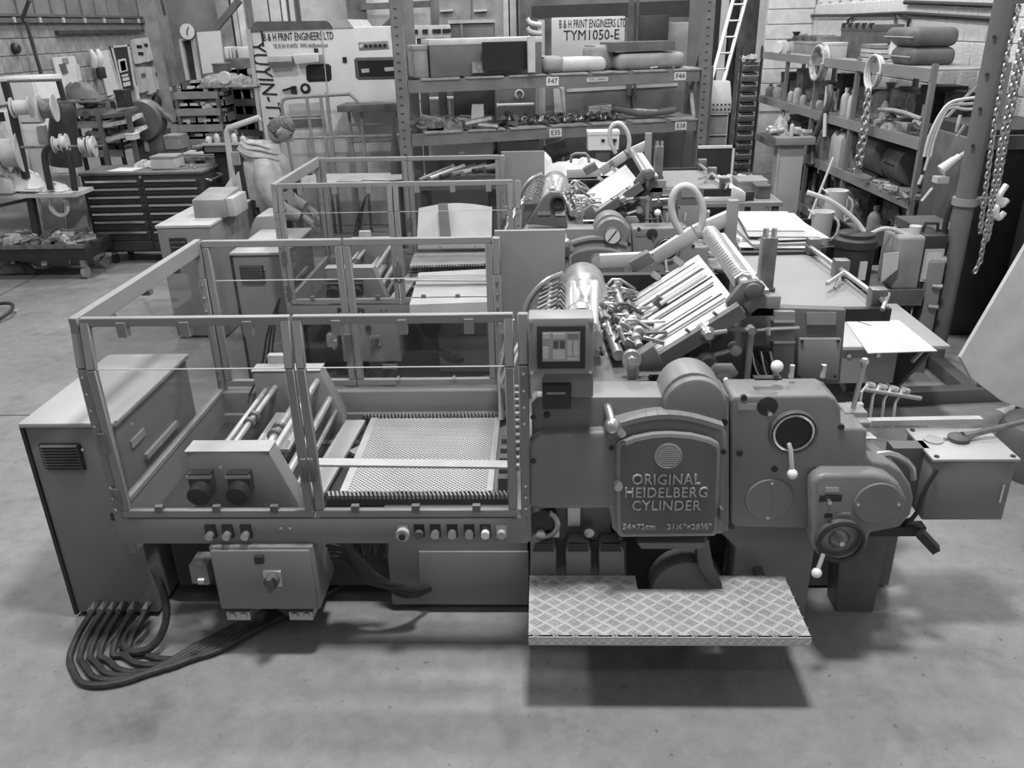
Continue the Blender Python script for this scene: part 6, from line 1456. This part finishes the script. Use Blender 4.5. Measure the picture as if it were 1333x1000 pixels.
coil(rp(1134,94,-.08), .17, 'white', 'white cable ring hung from the top shelf beam', (1,.1,0), 3, .016)
a = rp(1098,30,-.05)
chain([rp(1130,120,-.12),rp(1124,165,-.12),rp(1115,215,-.12),rp(1112,222,-.12),rp(1120,215,-.12),rp(1128,165,-.12),rp(1132,120,-.12)], .10, 'steel', 'bright lifting chain hung in a loop from the second shelf', 'lifting_chain', .016)
one('lifting_strap', MB().tube([rp(1080,112,-.06),rp(1082,130,-.06),rp(1066,165,-.06),rp(1056,190,-.06),rp(1058,215,-.06)],.045,8,2), 'darkgrey', 'dark lifting strap hanging down the front of the shelving', 'strap')
one('pale_strip', MB().tube([rp(1077,112,-.07),rp(1075,135,-.07),rp(1073,178,-.07)],.025,6), 'white', 'pale plastic strip hanging by the dark strap', 'strip')
one('long_rod', MB().cyl(rp(1085,205,-.12),rp(1050,293,-.5),.018,n=6), 'offwhite', 'long pale rod leaning against the shelving', 'rod')
for i,(px,l) in enumerate(((1150,'oily pipe fittings'),(1165,'pump castings'),(1180,'pipe elbows'),(1195,'clamps and hose ends'))):
    c = onS(px,1,.3); heap('fittings', c, .45,.7,10,('junk','steel_dark','junk_light','darkgrey')[i], l+' lying along the second shelf','fittings',110+i,.2)
one('hose_length', MB().tube([onS(1140,1,-.02)[:2]+(SZ[1]+.22,), onS(1165,1,-.05)[:2]+(SZ[1]+.26,), onS(1195,1,-.02)[:2]+(SZ[1]+.22,)],.025,8,1), 'midgrey', 'grey hose laid across the second shelf fittings', 'hose')
jerrycan(onS(1098,2,.16),.30,.40,.48,'lightgrey','pale plastic jerrycan on the third shelf',rz=0)
q,c = sbox(1075,2,.32,.3,.40,'midgrey','grey steel tank beside the pale jerrycan','tank','steel_tank',.02)
for i,(px,l,s_) in enumerate(((1150,'large dark electric motor',.30),(1132,'dark ribbed pump body',.20),(1178,'dark coil housing',.24))):
    c = onS(px,2,.35); t = empty('electric_motor', c, l+' on the third shelf', 'motor')
    MB().cyl((c[0],c[1]-s_,c[2]+s_),(c[0],c[1]+s_,c[2]+s_),s_*.95,n=20).build('casing', 'darkgrey', t, bev=.015); MB().box(c[0]-s_*.6,c[0]+s_*.6,c[1]-s_*.8,c[1]+s_*.8,c[2],c[2]+.06).build('foot', 'black', t)
    for k in range(6): a = 2*pi*k/6; MB().box(c[0]+cos(a)*s_*.9-.012,c[0]+cos(a)*s_*.9+.012,c[1]-s_*.7,c[1]+s_*.7,c[2]+s_+sin(a)*s_*.9-.012,c[2]+s_+sin(a)*s_*.9+.012).build('fin', 'black', t)
for i,px in enumerate((1142,1158,1172,1184)):
    c = onS(px,2,.02); heap('shelf_tools', c, .25,.35,9,('steel','junk_light','steel_dark','junk')[i], ('bright spanners','pale clamps','dark sockets','worn jaws')[i]+' along the front edge of the third shelf','tools',130+i,.10)
for i in range(7):
    p, q = rp(1062+9*i,225,.3), rp(1056+10*i,268,.1); one('broom_stick', MB().cyl(p,(q[0],q[1],max(.4,q[2])),.025,n=8), ('wood','steel_dark','black')[i%3], ('short wooden','dark steel','black taped','long wooden','bent steel','thick black','worn wooden')[i]+' handle leaning under the third shelf', 'handle')
cloth_lump('rag_pile', onS(1086,3,.3), .5,.6,.30,'junk_light','heap of mixed rags under the third shelf','rags',31)
q,c = sbox(1108,3,.32,.25,.52,'junk','brown-grey carton with a white label on the bottom shelf','carton','carton',.05); MB().box(c[0]-.135,c[0]-.125,c[1]-.1,c[1]+.1,c[2]+.1,c[2]+.4).build('label', 'white', q)
q,c = sbox(1120,3,.3,.2,.5,'darkgrey','dark carton with a small pale label on the bottom shelf','carton','carton',.2); MB().box(c[0]-.11,c[0]-.10,c[1]-.08,c[1]+.06,c[2]+.25,c[2]+.42).build('label', 'lightgrey', q)
for i in range(3):
    y = 10.2+.35*i; X = rx(y)+.1; t = empty('slatted_crate', (X+.25,y,0), ('worn timber crate','grey timber crate','dark timber crate')[i]+' on the floor under the shelving', 'crate')
    for k in range(3): MB().box(X,X+.02,y-.16,y+.16,.04+.1*k,.11+.1*k).build('slat', 'wood', t)
    MB().box(X+.02,X+.5,y-.15,y+.15,.02,.32).build('box', 'darkgrey', t)
one('water_jug', MB().lathe(onS(1150,3,-.05)[:2]+(0.,), [(.2,0),(.24,.05),(.24,.25),(.1,.34),(.06,.36)], n=18), 'darkgrey', 'dark round drum on the floor before the bottom shelf', 'drum')
# rows of stored goods filling the shelves behind
kinds = (('carton','carton'),('tin','tin'),('sack','sack'),('crate','crate'),('drum','drum'),('case','case'))
cols = (('black','black'),('dark grey','darkgrey'),('mid grey','midgrey'),('mottled','junk'),('sooty','recess'),('dull steel','steel_dark'),('brownish','wood'))
used = 0
for k in (0,1,2,3):
    Y = 9.25; row = 0
    while Y < 14.8:
        r = random.Random(900+used); w = r.uniform(.26,.42); h = min(r.uniform(.24,.50), .55 if k else .26); kd = kinds[(used+k) % 6]; cl = cols[(used*3+k) % 7]
        if k == 0 and Y < 13.0: Y += .4; used += 1; continue
        x = rx(Y)+.50; z = SZ[k]+.002
        lb = cl[0]+' '+kd[0]+' at the back of the '+('top','second','third','bottom')[k]+' shelf, '+('bay nearest the post','second bay','third bay','farthest bay')[min(3,int((Y-9)/1.5))]
        t = empty('stored_'+kd[0], (x,Y+w/2,z), lb, kd[1], 'goods at the back of the shelving')
        if kd[0] in ('tin','drum'):
            q = min(w,.34)/2; MB().lathe((x,Y+w/2,z), [(q,0),(q*1.03,.01),(q,.03),(q,h*.5),(q*1.03,h*.52),(q,h*.55),(q,h-.02),(q*1.04,h)], n=18).build('shell', cl[1], t); MB().cyl((x,Y+w/2,z+h-.005),(x,Y+w/2,z+h+.02),q*.5,n=14).build('cap', 'midgrey', t)
        elif kd[0] == 'sack':
            MB().cbox((x,Y+w/2,z+h*.4),.34,w,h*.8,rz=.1).build('bag', cl[1], t, bev=.09, seg=3); MB().lathe((x,Y+w/2,z+h*.75), [(.08,0),(.04,.06),(.07,.12)], n=10).build('neck', cl[1], t)
        else:
            MB().box(x-.17,x+.17,Y,Y+w-.02,z,z+h).build('box', cl[1], t, bev=.01, seg=1); MB().box(x-.178,x+.178,Y-.006,Y+w-.014,z+h*.85,z+h+.006).build('lid', cl[1], t); MB().box(x-.182,x-.17,Y+w*.3,Y+w*.6,z+h*.3,z+h*.6).build('label', ('lightgrey','offwhite','midgrey')[used%3], t)
        Y += w+.05; used += 1
# stacked small bins at the far end
Yb = 14.3
for i in range(13):
    z = .25+.155*i; c = at(981-.6*(12-i)*.9, 205-10*i, Yb); x = 3.42
    t = empty('stacking_bin', (x,Yb,z), ('lowest','second from the bottom','third from the bottom','fourth from the bottom','fifth from the bottom','sixth from the bottom','middle','sixth from the top','fifth from the top','fourth from the top','third from the top','second from the top','topmost')[i]+' grey stacking bin in the tall bin column', 'bin', 'column of stacking bins')
    MB().prismx([(Yb,z),(Yb+.32,z),(Yb+.32,z+.14),(Yb+.05,z+.14),(Yb-.04,z+.10)],x-.13,x+.13).build('shell', 'midgrey' if i%2 else 'junk', t, bev=.008, seg=1); MB().cbox((x,Yb-.02,z+.115),.2,.02,.03).build('lip', 'black', t)
t = empty('bin_stand', (3.42,Yb+.15,0), 'thin black frame carrying the column of stacking bins', 'stand')
for x in (3.26,3.58): MB().box(x-.012,x+.012,Yb+.02,Yb+.05,0,2.5).build('upright', 'black', t)
MB().box(3.25,3.59,Yb,Yb+.32,.2,.245).build('base', 'black', t)
heap('bin_top_parts', (3.42,Yb+.15,2.265), .3,.25,9,'junk_light','odd parts piled on the top stacking bin','parts',141,.16)
# pedestal with junk tray
c = at(1028,262,12.2)
t = empty('parts_pedestal', (3.55,12.0,0), 'grey sheet-steel pedestal stand with a tray top of oddments', 'pedestal')
z = at(1028,186,12.0)[2]; X = at(1028,186,12.0)[0]
MB().box(X-.17,X+.17,11.85,12.15,0,z).build('column', 'paint_light', t, bev=.006); MB().box(X-.26,X+.28,11.75,12.3,z,z+.10).build('tray', 'paint_mid', t, bev=.006); MB().box(X-.20,X-.165,11.83,11.85,0,z).build('column_edge', 'lightgrey', t)
heap('oddments', (X,12.0,z+.102), .5,.45,16,'junk_light','tray of nuts, caps and oddments on the grey pedestal','oddments',151,.15)
bottle((X-.02,11.9,z+.102),.03,.2,'white','slim white tube standing in the pedestal tray','tube')
cloth_lump('paper_bag', (X-.1,12.15,z+.102), .2,.2,.3,'junk_light','crumpled paper bag on the pedestal tray','bag',33)
# ------------------------------------------------------------------ drawer cabinet, ladder, board behind the rack end
x0,x1,z0,z1 = prect(917,148,947,190,13.2)
t = empty('drawer_cabinet', ((x0+x1)/2,13.5,0), 'grey drawer cabinet with a pale perforated bin unit on it', 'drawer cabinet')
MB().box(x0,x1,13.2,13.8,0,z1).build('body', 'offwhite', t, bev=.01)
for i in range(5): 
    h = z1/5.2; d = MB().box(x0+.02,x1-.02,13.18,13.2,z1-h*(i+1)+.02,z1-h*i-.02).build('drawer', 'midgrey', t); MB().box(x0+.02,x1-.02,13.17,13.19,z1-h*i-.035,z1-h*i-.015).build('drawer_grip', 'black', d)
u = MB().prismx([(13.2,z1+.005),(13.7,z1+.005),(13.7,z1+.45),(13.4,z1+.45),(13.2,z1+.18)],x0,x1+.03).build('bin_unit', 'lightgrey', t, bev=.01)
for i in range(6): MB().cyl((x0+.05+.06*i,13.21,z1+.06),(x0+.05+.06*i,13.19,z1+.06),.014,n=8).cyl((x0+.05+.06*i,13.21,z1+.13),(x0+.05+.06*i,13.19,z1+.13),.014,n=8).build('bin_hole', 'ink', u)
t = empty('step_ladder', (at(945,110,15.5)[0],15.5,0), 'aluminium ladder leaning by the white pier', 'ladder')
p, q = at(931,115,15.6), at(962,12,16.1); dx = .22
for s in (0,1): MB().bar((p[0]+dx*s-.6,15.0,0),(q[0]+dx*s,16.2,q[2]+.6),.06,.03).build('stile', 'alu', t)
for i in range(13): u = (i+1)/14; a = (p[0]-.6+(q[0]-p[0]+.6)*u, 15.0+1.2*u, (q[2]+.6)*u); MB().cyl((a[0],a[1],a[2]),(a[0]+dx,a[1],a[2]),.018,n=8).build('rung', 'alu', t)
x0,x1,z0,z1 = prect(908,190,952,229,10.7)
t = empty('dark_board', ((x0+x1)/2,10.7,0), 'black flat panel with a pale edge standing beside the rack upright', 'board')
MB().box(x0,x1,10.7,10.74,0.0,z1-.03).build('panel', 'black', t); MB().box(x0,x1+.03,10.69,10.75,z1-.03,z1).box(x1,x1+.03,10.69,10.75,0,z1).build('edge', 'white', t)
# clutter tables right of the rear press
t = empty('side_table', (2.6,9.6,0), 'cluttered table between the rear press and the pedestal', 'table')
x0,x1 = at(905,235,9.2)[0], at(1012,235,9.2)[0]; zt = at(960,262,9.0)[2]
MB().box(x0,x1,8.9,10.2,zt-.04,zt).build('top', 'midgrey', t)
for x in (x0+.06,x1-.06):
    for y in (8.96,10.14): MB().box(x-.03,x+.03,y-.03,y+.03,0,zt-.04).build('leg', 'darkgrey', t)
for i,(r_,Y,dep,m,l) in enumerate((((915,234,955,243),9.5,.3,'lightgrey','long pale tray on the cluttered table'),((962,232,1000,248),9.4,.35,'midgrey','grey case at the middle of the cluttered table'),((985,246,1003,262),9.1,.25,'darkgrey','dark small case at the table corner'),((970,222,990,233),9.9,.3,'black','black box with a white tag behind the grey case'))):
    carton(r_,Y,dep,m,l,'case',None,None,'hand_case',zt+.002)
a = at(945,262,9.0); t = empty('hand_iron', (a[0],9.05,zt), 'white electric hand tool with a black cord lying on the cluttered table', 'power tool')
MB().prism([(a[0]-.24,zt),(a[0]+.2,zt),(a[0]+.2,zt+.10),(a[0]+.05,zt+.17),(a[0]-.1,zt+.09),(a[0]-.24,zt+.05)],8.95,9.15).build('shell', 'white', t, bev=.02); MB().box(a[0]+.2,a[0]+.3,9.0,9.1,zt,zt+.1).build('nose', 'black', t, bev=.01); MB().tube([(a[0]-.05,9.05,zt+.12),(a[0]-.15,9.05,zt+.18),(a[0]-.3,9.1,zt+.06)],.012,6,1).build('cord', 'offwhite', t)
for i in range(4): c = (x1-.5+.13*i, 9.9, zt); cloth_lump('wipe_pack', c, .3,.25,.14,('white','junk_light','offwhite','midgrey')[i], ('white','mottled','off-white','grey')[i]+' bunched wipes at the back of the cluttered table','wipes',51+i)
# sheet pile table
t = empty('pile_table', (2.15,7.6,0), 'low black pile board stacked with pale printed sheets', 'table')
zt = 1.08; P = [gz(958,345,zt),gz(1060,338,zt),gz(1015,268,zt),gz(945,272,zt)]
x0,x1,y0,y1 = 1.84,2.46,7.0,8.3
MB().box(x0,x1,y0,y1,zt-.1,zt).build('board', 'black', t, bev=.008)
for x in (x0+.05,x1-.05):
    for y in (y0+.05,y1-.05): MB().box(x-.04,x+.04,y-.04,y+.04,0,zt-.1).build('leg', 'darkgrey', t)
for i in range(7):
    dx, dy, rz = rnd.uniform(-.06,.06), rnd.uniform(-.1,.1), rnd.uniform(-.12,.12)
    one('printed_sheet', MB().cbox(((x0+x1)/2+dx,(y0+y1)/2+dy,zt+.01+.012*i),.62-.02*i,1.25-.08*i,.006,rz=rz,rx=.012), ('paper','offwhite','lightgrey')[i%3], ('lowest white','second off-white','third grey','fourth white','fifth off-white','sixth grey','topmost white')[i]+' sheet on the black pile board', 'paper')
# black tray with jugs
xa, ya, zt = 2.95, 8.0, .86
t = empty('drip_tray', (xa+.1,ya,0), 'black square oil tray on a stand with white jugs by it', 'tray')
P = [gz(1028,318,.95),gz(1095,318,.95),gz(1072,268,.95),gz(1008,268,.95)]
x0,x1,y0,y1 = 2.55,3.1,7.42,8.6
MB().box(x0,x1,y0,y1,.80,.84).box(x0,x0+.03,y0,y1,.84,.98).box(x1-.03,x1,y0,y1,.84,.98).box(x0,x1,y0,y0+.03,.84,.98).box(x0,x1,y1-.03,y1,.84,.98).build('pan', 'blackgloss', t, bev=.006)
for x in (x0+.1,x1-.1):
    for y in (y0+.1,y1-.1): MB().box(x-.03,x+.03,y-.03,y+.03,0,.8).build('leg', 'black', t)
def jug(p, r, h, label):
    t = empty('measuring_jug', p, label, 'jug')
    MB().lathe(p, [(r*.85,0),(r*.9,.02),(r,h*.9),(r*1.05,h),(r*.98,h),(r*.9,h*.85)], n=18).build('body', 'white', t); MB().tube([(p[0]+r*.9,p[1],p[2]+h*.85),(p[0]+r*1.6,p[1]-.02,p[2]+h*.7),(p[0]+r*1.5,p[1]-.02,p[2]+h*.3),(p[0]+r*.9,p[1],p[2]+h*.15)],.014,8,1).build('handle', 'white', t); MB().quad([(p[0]-r*.9,p[1]-.05,p[2]+h*.95),(p[0]-r*.9,p[1]+.05,p[2]+h*.95),(p[0]-r*1.45,p[1],p[2]+h*1.08)],.012).build('spout', 'white', t)
c = at(1069,297,8.0); jug((c[0],8.0,.842),.10,.34,'white open measuring jug standing in the black oil tray'); c = at(1091,288,8.6); jug((c[0],8.75,.84),.11,.40,'white pointed oil jug behind the open jug')
one('jug_shelf', MB().box(c[0]-.25,c[0]+.35,8.62,9.0,.72,.838).box(c[0]-.2,c[0]+.3,8.65,8.95,0,.72), 'darkgrey', 'dark box stand under the pointed oil jug', 'stand')
# ------------------------------------------------------------------ hoist post with base, lift table
px_, py_ = 3.50, 6.9
t = empty('hoist_post', (px_,py_,0), 'grey round steel post with collar, rising from a floor beam', 'post')
MB().cyl((px_,py_,.1),(px_,py_,5.2),.078,n=24).build('tube', 'post', t)
z = at(1258,262,py_)[2]; MB().cyl((px_,py_,z-.03),(px_,py_,z+.03),.10,n=24).box(px_+.08,px_+.2,py_-.03,py_+.03,z-.03,z+.03).build('collar', 'paint_mid', t)
for y in (48,97,142,190): c = at(1298-.2*(y-48),y,py_-.09); MB().cyl((px_-.06,py_-.07,c[2]),(px_-.075,py_-.095,c[2]),.014,n=8).build('screw_hole', 'black', t)
MB().box(px_-.24,px_-.12,py_-.12,py_+.06,0,1.0).build('channel', 'paint', t, bev=.006)
for z in (.62,.80): MB().cyl((px_-.2,py_-.13,z),(px_-.13,py_-.16,z),.02,n=8).build('channel_bolt', 'steel', t)
MB().cyl((px_-.22,py_-.05,1.0),(px_-.10,py_-.05,1.0),.04,n=12).build('channel_pin', 'steel', t)
MB().bar((2.55,6.12,.06),(3.78,6.22,.06),.12,.12).bar((3.5,6.2,.06),(3.5,7.1,.06),.12,.12).build('floor_beam', 'paint_dark', t, bev=.006)
c = at(1285,500,6.2); MB().cyl((3.55,6.2,.12),(3.55,6.2,.30),.02,n=8).bar((3.55,6.2,.30),(3.68,6.2,.32),.02,.02).cyl((3.68,6.2,.31),(3.69,6.2,.42),.012,n=6).cyl((3.64,6.2,.10),(3.72,6.2,.16),.07,n=14).build('crank', 'steel_dark', t)
MB().cyl((px_,py_,5.2),(px_,py_,5.21),.2,n=16).build('cap', 'paint_dark', t)
c = at(1300,8,py_); MB().bar((px_-.02,py_,3.02),(px_+.6,py_-.1,3.06),.12,.14).build('jib', 'darkgrey', t)
for i,(pts,l) in enumerate(((((1325,12),(1311,70),(1296,150),(1284,240),(1276,300)),'bright hoist chain hanging nearest the post'),(((1332,40),(1318,110),(1302,190),(1291,260),(1276,340),(1270,352)),'second hoist chain strand hanging behind the first'),(((1340,20),(1326,100),(1312,170),(1298,250),(1286,310)),'third hoist chain strand hanging furthest from the post'))):
    chain([(at(*p,6.85)) for p in pts], .055, 'steel', l, 'hoist_chain', .010)
# lift table with the paper sheet
zt = .72; q = [gz(1095,470,zt),gz(1250,467,zt),gz(1205,410,zt),gz(1100,410,zt)]
x0,x1,y0,y1 = 2.08,2.93,5.58,6.55
t = empty('lift_table', ((x0+x1)/2,(y0+y1)/2,0), 'grey flat work table with gusseted apron in front of the hoist post', 'table')
MB().box(x0,x1,y0,y1,zt-.03,zt).build('top', 'paint_light', t, bev=.004)
ap = MB().box(x0+.02,x1-.35,y0+.03,y0+.06,.42,zt-.03).build('apron', 'paint_mid', t)
s = MB(); screw(s,(x0+.15,y0+.025,.64),.016); screw(s,(x0+.36,y0+.025,.64),.016); s.build('apron_bolt', 'chrome', ap)
MB().prismx([(y0+.06,zt-.03),(y1-.1,zt-.03),(y1-.1,.13),(y1-.4,.13)],x1-.08,x1-.05).build('gusset', 'paint_dark', t); MB().box(x0+.05,x1-.05,y1-.16,y1-.1,0,zt-.03).build('rear_panel', 'paint_dark', t)
MB().bar((x0+.02,y0+.2,zt-.06),(x0+.35,y0+.5,.15),.02,.03).build('stay', 'steel', t); MB().bar((x0+.6,y0+.0,.60),(x0+.68,y0+.05,.66),.02,.02).build('toggle', 'chrome', t)
MB().box(x0+.0,x1-.42,y1-.5,y1-.1,0,.06).build('base_plate', 'paint_dark', t)
P = [gz(1130,460,zt+.006),gz(1220,457,zt+.006),gz(1170,417,zt+.006),gz(1100,417,zt+.006)]
s = one('proof_sheet', MB().quad([(P[0][0],P[0][1],zt+.008),(P[1][0],P[1][1],zt+.008),(P[2][0],P[2][1],zt+.008),(P[3][0],P[3][1],zt+.008)],.006), 'paper', 'large white proof sheet lying flat on the grey lift table', 'paper', org=(2.4,6,zt))
MB().bar((2.45,6.1,zt+.0095),(2.52,6.0,zt+.0095),.008,.002).build('printed_mark', 'darkgrey', s)
# bench behind the table: dark can, filled container
zt = .74; x0,x1,y0,y1 = 2.46,3.22,6.75,7.35
t = empty('oil_bench', ((x0+x1)/2,7.0,0), 'low dark bench holding oil cans behind the lift table', 'bench')
MB().box(x0,x1,y0,y1,zt-.05,zt).box(x0,x1,y0-.02,y0,zt-.10,zt+.04).build('top', 'darkgrey', t)
for x in (x0+.05,x1-.05): MB().box(x-.03,x+.03,y0+.1,y1-.1,0,zt-.05).build('leg', 'black', t)
c = at(1110,360,6.95); t = empty('motor_can', (c[0],7.0,zt), 'black cylindrical motor can with a pale label on the low bench', 'motor')
MB().lathe((c[0],7.0,zt), [(.15,0),(.16,.02),(.16,.34),(.18,.36),(.18,.42),(.15,.44),(.15,.47),(.10,.48)], n=28).build('casing', 'black', t); MB().box(c[0]-.0,c[0]+.06,6.825,6.845,zt+.1,zt+.26).build('label', 'offwhite', t)
MB().tube([(c[0]+.06,7.0,zt+.47),(c[0]+.0,7.05,zt+.56),(c[0]-.2,7.1,zt+.72),(c[0]-.4,7.2,zt+.78)],.022,8,2).build('cable', 'offwhite', t); MB().tube([(c[0]+.12,7.0,zt+.46),(c[0]+.25,7.0,zt+.52),(c[0]+.45,6.98,zt+.42),(c[0]+.7,6.98,zt+.38)],.018,8,2).build('lead', 'lightgrey', t)
c = at(1180,385,6.9); t = empty('chemical_drum', (c[0],7.0,zt), 'square grey plastic chemical drum with a framed label sheet', 'drum')
MB().box(c[0]-.16,c[0]+.22,6.85,7.2,zt,zt+.46).build('shell', 'midgrey', t, bev=.03, seg=3); MB().box(c[0]+.05,c[0]+.235,6.84,7.2,zt+.02,zt+.47).build('dark_side', 'black', t, bev=.01)
MB().box(c[0]+.06,c[0]+.215,6.828,6.842,zt+.08,zt+.36).build('label_frame', 'lightgrey', t); MB().box(c[0]+.075,c[0]+.20,6.822,6.83,zt+.10,zt+.33).build('label', 'paper', t); MB().cyl((c[0]+.02,7.0,zt+.46),(c[0]+.02,7.0,zt+.52),.05,n=14).build('cap', 'offwhite', t); MB().tube([(c[0]+.08,7.0,zt+.46),(c[0]+.1,7.0,zt+.54),(c[0]+.2,7.0,zt+.54),(c[0]+.21,7.0,zt+.46)],.014,6).build('handle', 'black', t)
one('notice_card', MB().quad([at(1150,330,6.8),at(1170,328,6.8),at(1168,350,6.8),at(1146,368,6.8)],.01), 'offwhite', 'pale card leaning on the square chemical drum', 'card')
# dark machine with cables against the wall
t = empty('compressor_cabinet', (4.4,8.1,0), 'tall dark machine cabinet with white cables slung over it', 'machine')
MB().box(3.98,4.8,7.7,8.75,0,1.95).build('cabinet', 'black', t, bev=.02); MB().box(3.94,3.98,7.9,8.7,.9,1.85).build('side_panel', 'darkgrey', t, bev=.01); MB().box(3.95,4.8,7.66,7.7,1.78,1.9).build('top_rail', 'midgrey', t)
MB().box(3.55,4.0,7.7,8.3,.98,1.06).box(3.58,3.62,7.75,8.25,0,.98).build('shelf_bracket', 'darkgrey', t)
for i in range(5):
    a, b = ((1212,195),(1204,222)) if i == 0 else ((1201,228),(1196,240)) if i == 1 else ((1250,150),(1245,172)) if i == 2 else ((1214,245),(1200,262)) if i == 3 else ((1256,163),(1246,178))
    MB().tube([at(*a,7.62),at(*b,7.62)],.014,6).build('cable_tail', 'white', t)
for i,o in enumerate((0,.05,.1)):
    one('slung_cable', MB().tube([at(1298,124+6*i,7.4),at(1262,128+8*i,7.4),at(1236,132+3*i,7.4),at(1222+3*i,150,7.4),at(1208+4*i,180,7.4),at(1203+4*i,204,7.4)],.013,8,2), ('white','offwhite','white')[i], ('upper','middle','lower')[i]+' white cable slung over the dark machine cabinet', 'cable')
a, b = at(1225,222,7.2), at(1243,208,7.2); t = empty('industrial_plug', a, 'white industrial plug connector hanging on a cable by the post', 'plug')
MB().cyl(a,b,.05,.035,n=14).cyl(b,at(1249,204,7.2),.03,n=10).build('shell', 'white', t); MB().tube([at(1249,204,7.2),at(1262,196,7.15),at(1275,180,7.1)],.02,8,1).build('cord', 'offwhite', t); MB().box(a[0]-.04,a[0]+.06,7.15,7.25,a[2]-.10,a[2]-.05).build('hook', 'lightgrey', t)
one('black_hose', MB().tube([at(1258,245,7.3),at(1240,258,7.3),at(1230,290,7.3),at(1226,340,7.3),(at(1226,350,7.3)[0],7.3,.02)],.025,8,2), 'rubber', 'black hose hanging beside the plug connector', 'hose')
# dark bundle of cables and rollers at the wall beyond the post
t = empty('cable_reel_stand', (4.45,6.6,0), 'dark stand draped with black hoses beyond the post', 'stand')
MB().box(4.3,4.9,6.2,7.5,0,2.85).build('back', 'black', t, bev=.03)
MB().bar((3.75,6.3,.15),(4.45,6.6,1.7),.35,.06).build('pale_chute', 'lightgrey', t); MB().cyl((3.95,6.15,.15),(4.75,6.35,1.9),.11,n=16).build('roller', 'darkgrey', t)
for i in range(4): MB().tube([(4.2,6.28,1.9-.1*i),(4.0,6.2,1.3-.15*i),(4.1,6.15,.9-.1*i),(4.4,6.2,1.2)],.022,8,2).build('hose_loop', 'rubber', t)
for i,p in enumerate(((1307,255),(1303,272))): c = at(*p,6.2); MB().tube([(c[0],6.2,c[2]+.08),(c[0]-.05,6.18,c[2]),(c[0]-.02,6.18,c[2]-.08),(c[0]+.03,6.2,c[2]-.03)],.022,8,2).build('hook', 'alu', t)
# white covered board leaning at the right edge
P = [at(1251,467,5.35),at(1263,492,5.35),at(1300,520,5.35),at(1420,560,5.35),at(1420,225,5.35)]
t = empty('white_cover', (3.4,5.35,0), 'large plain white board leaning beside the hoist post', 'board')
b_ = MB().quad([(p[0],p[1]+(p[2]-.4)*.15,p[2]) for p in P],-.04); b_.build('sheet', 'offwhite', t)
MB().bar((3.45,5.5,0),(3.6,5.55,.9),.05,.05).bar((4.2,5.5,0),(4.2,5.55,1.2),.05,.05).build('prop', 'darkgrey', t)
cloth_lump('white_rag', (gz(1325,535)[0],gz(1325,535)[1]-.1,0), .35,.3,.10,'white','white rag on the floor under the leaning board','rag',61)
c = gz(1345,612); t = empty('bollard', (c[0],c[1],0), 'dark round weighted base on the floor by the drive box lever', 'bollard')
MB().lathe((c[0],c[1],0), [(.26,0),(.27,.05),(.27,.3),(.24,.36),(.18,.38)], n=28).build('drum', 'paint_dark', t); MB().lathe((c[0],c[1],.38), [(.1,0),(.1,.03),(.05,.05)], n=16).build('cap', 'black', t)
c = gz(1275,505); one('floor_mat', MB().prismz([gz(1205,545)[:2],gz(1280,530)[:2],gz(1325,565)[:2],gz(1270,600)[:2],gz(1215,600)[:2]],0,.006), 'midgrey', 'thin grey floor mat beside the floor beam', 'mat')
c = gz(1240,555); t = None
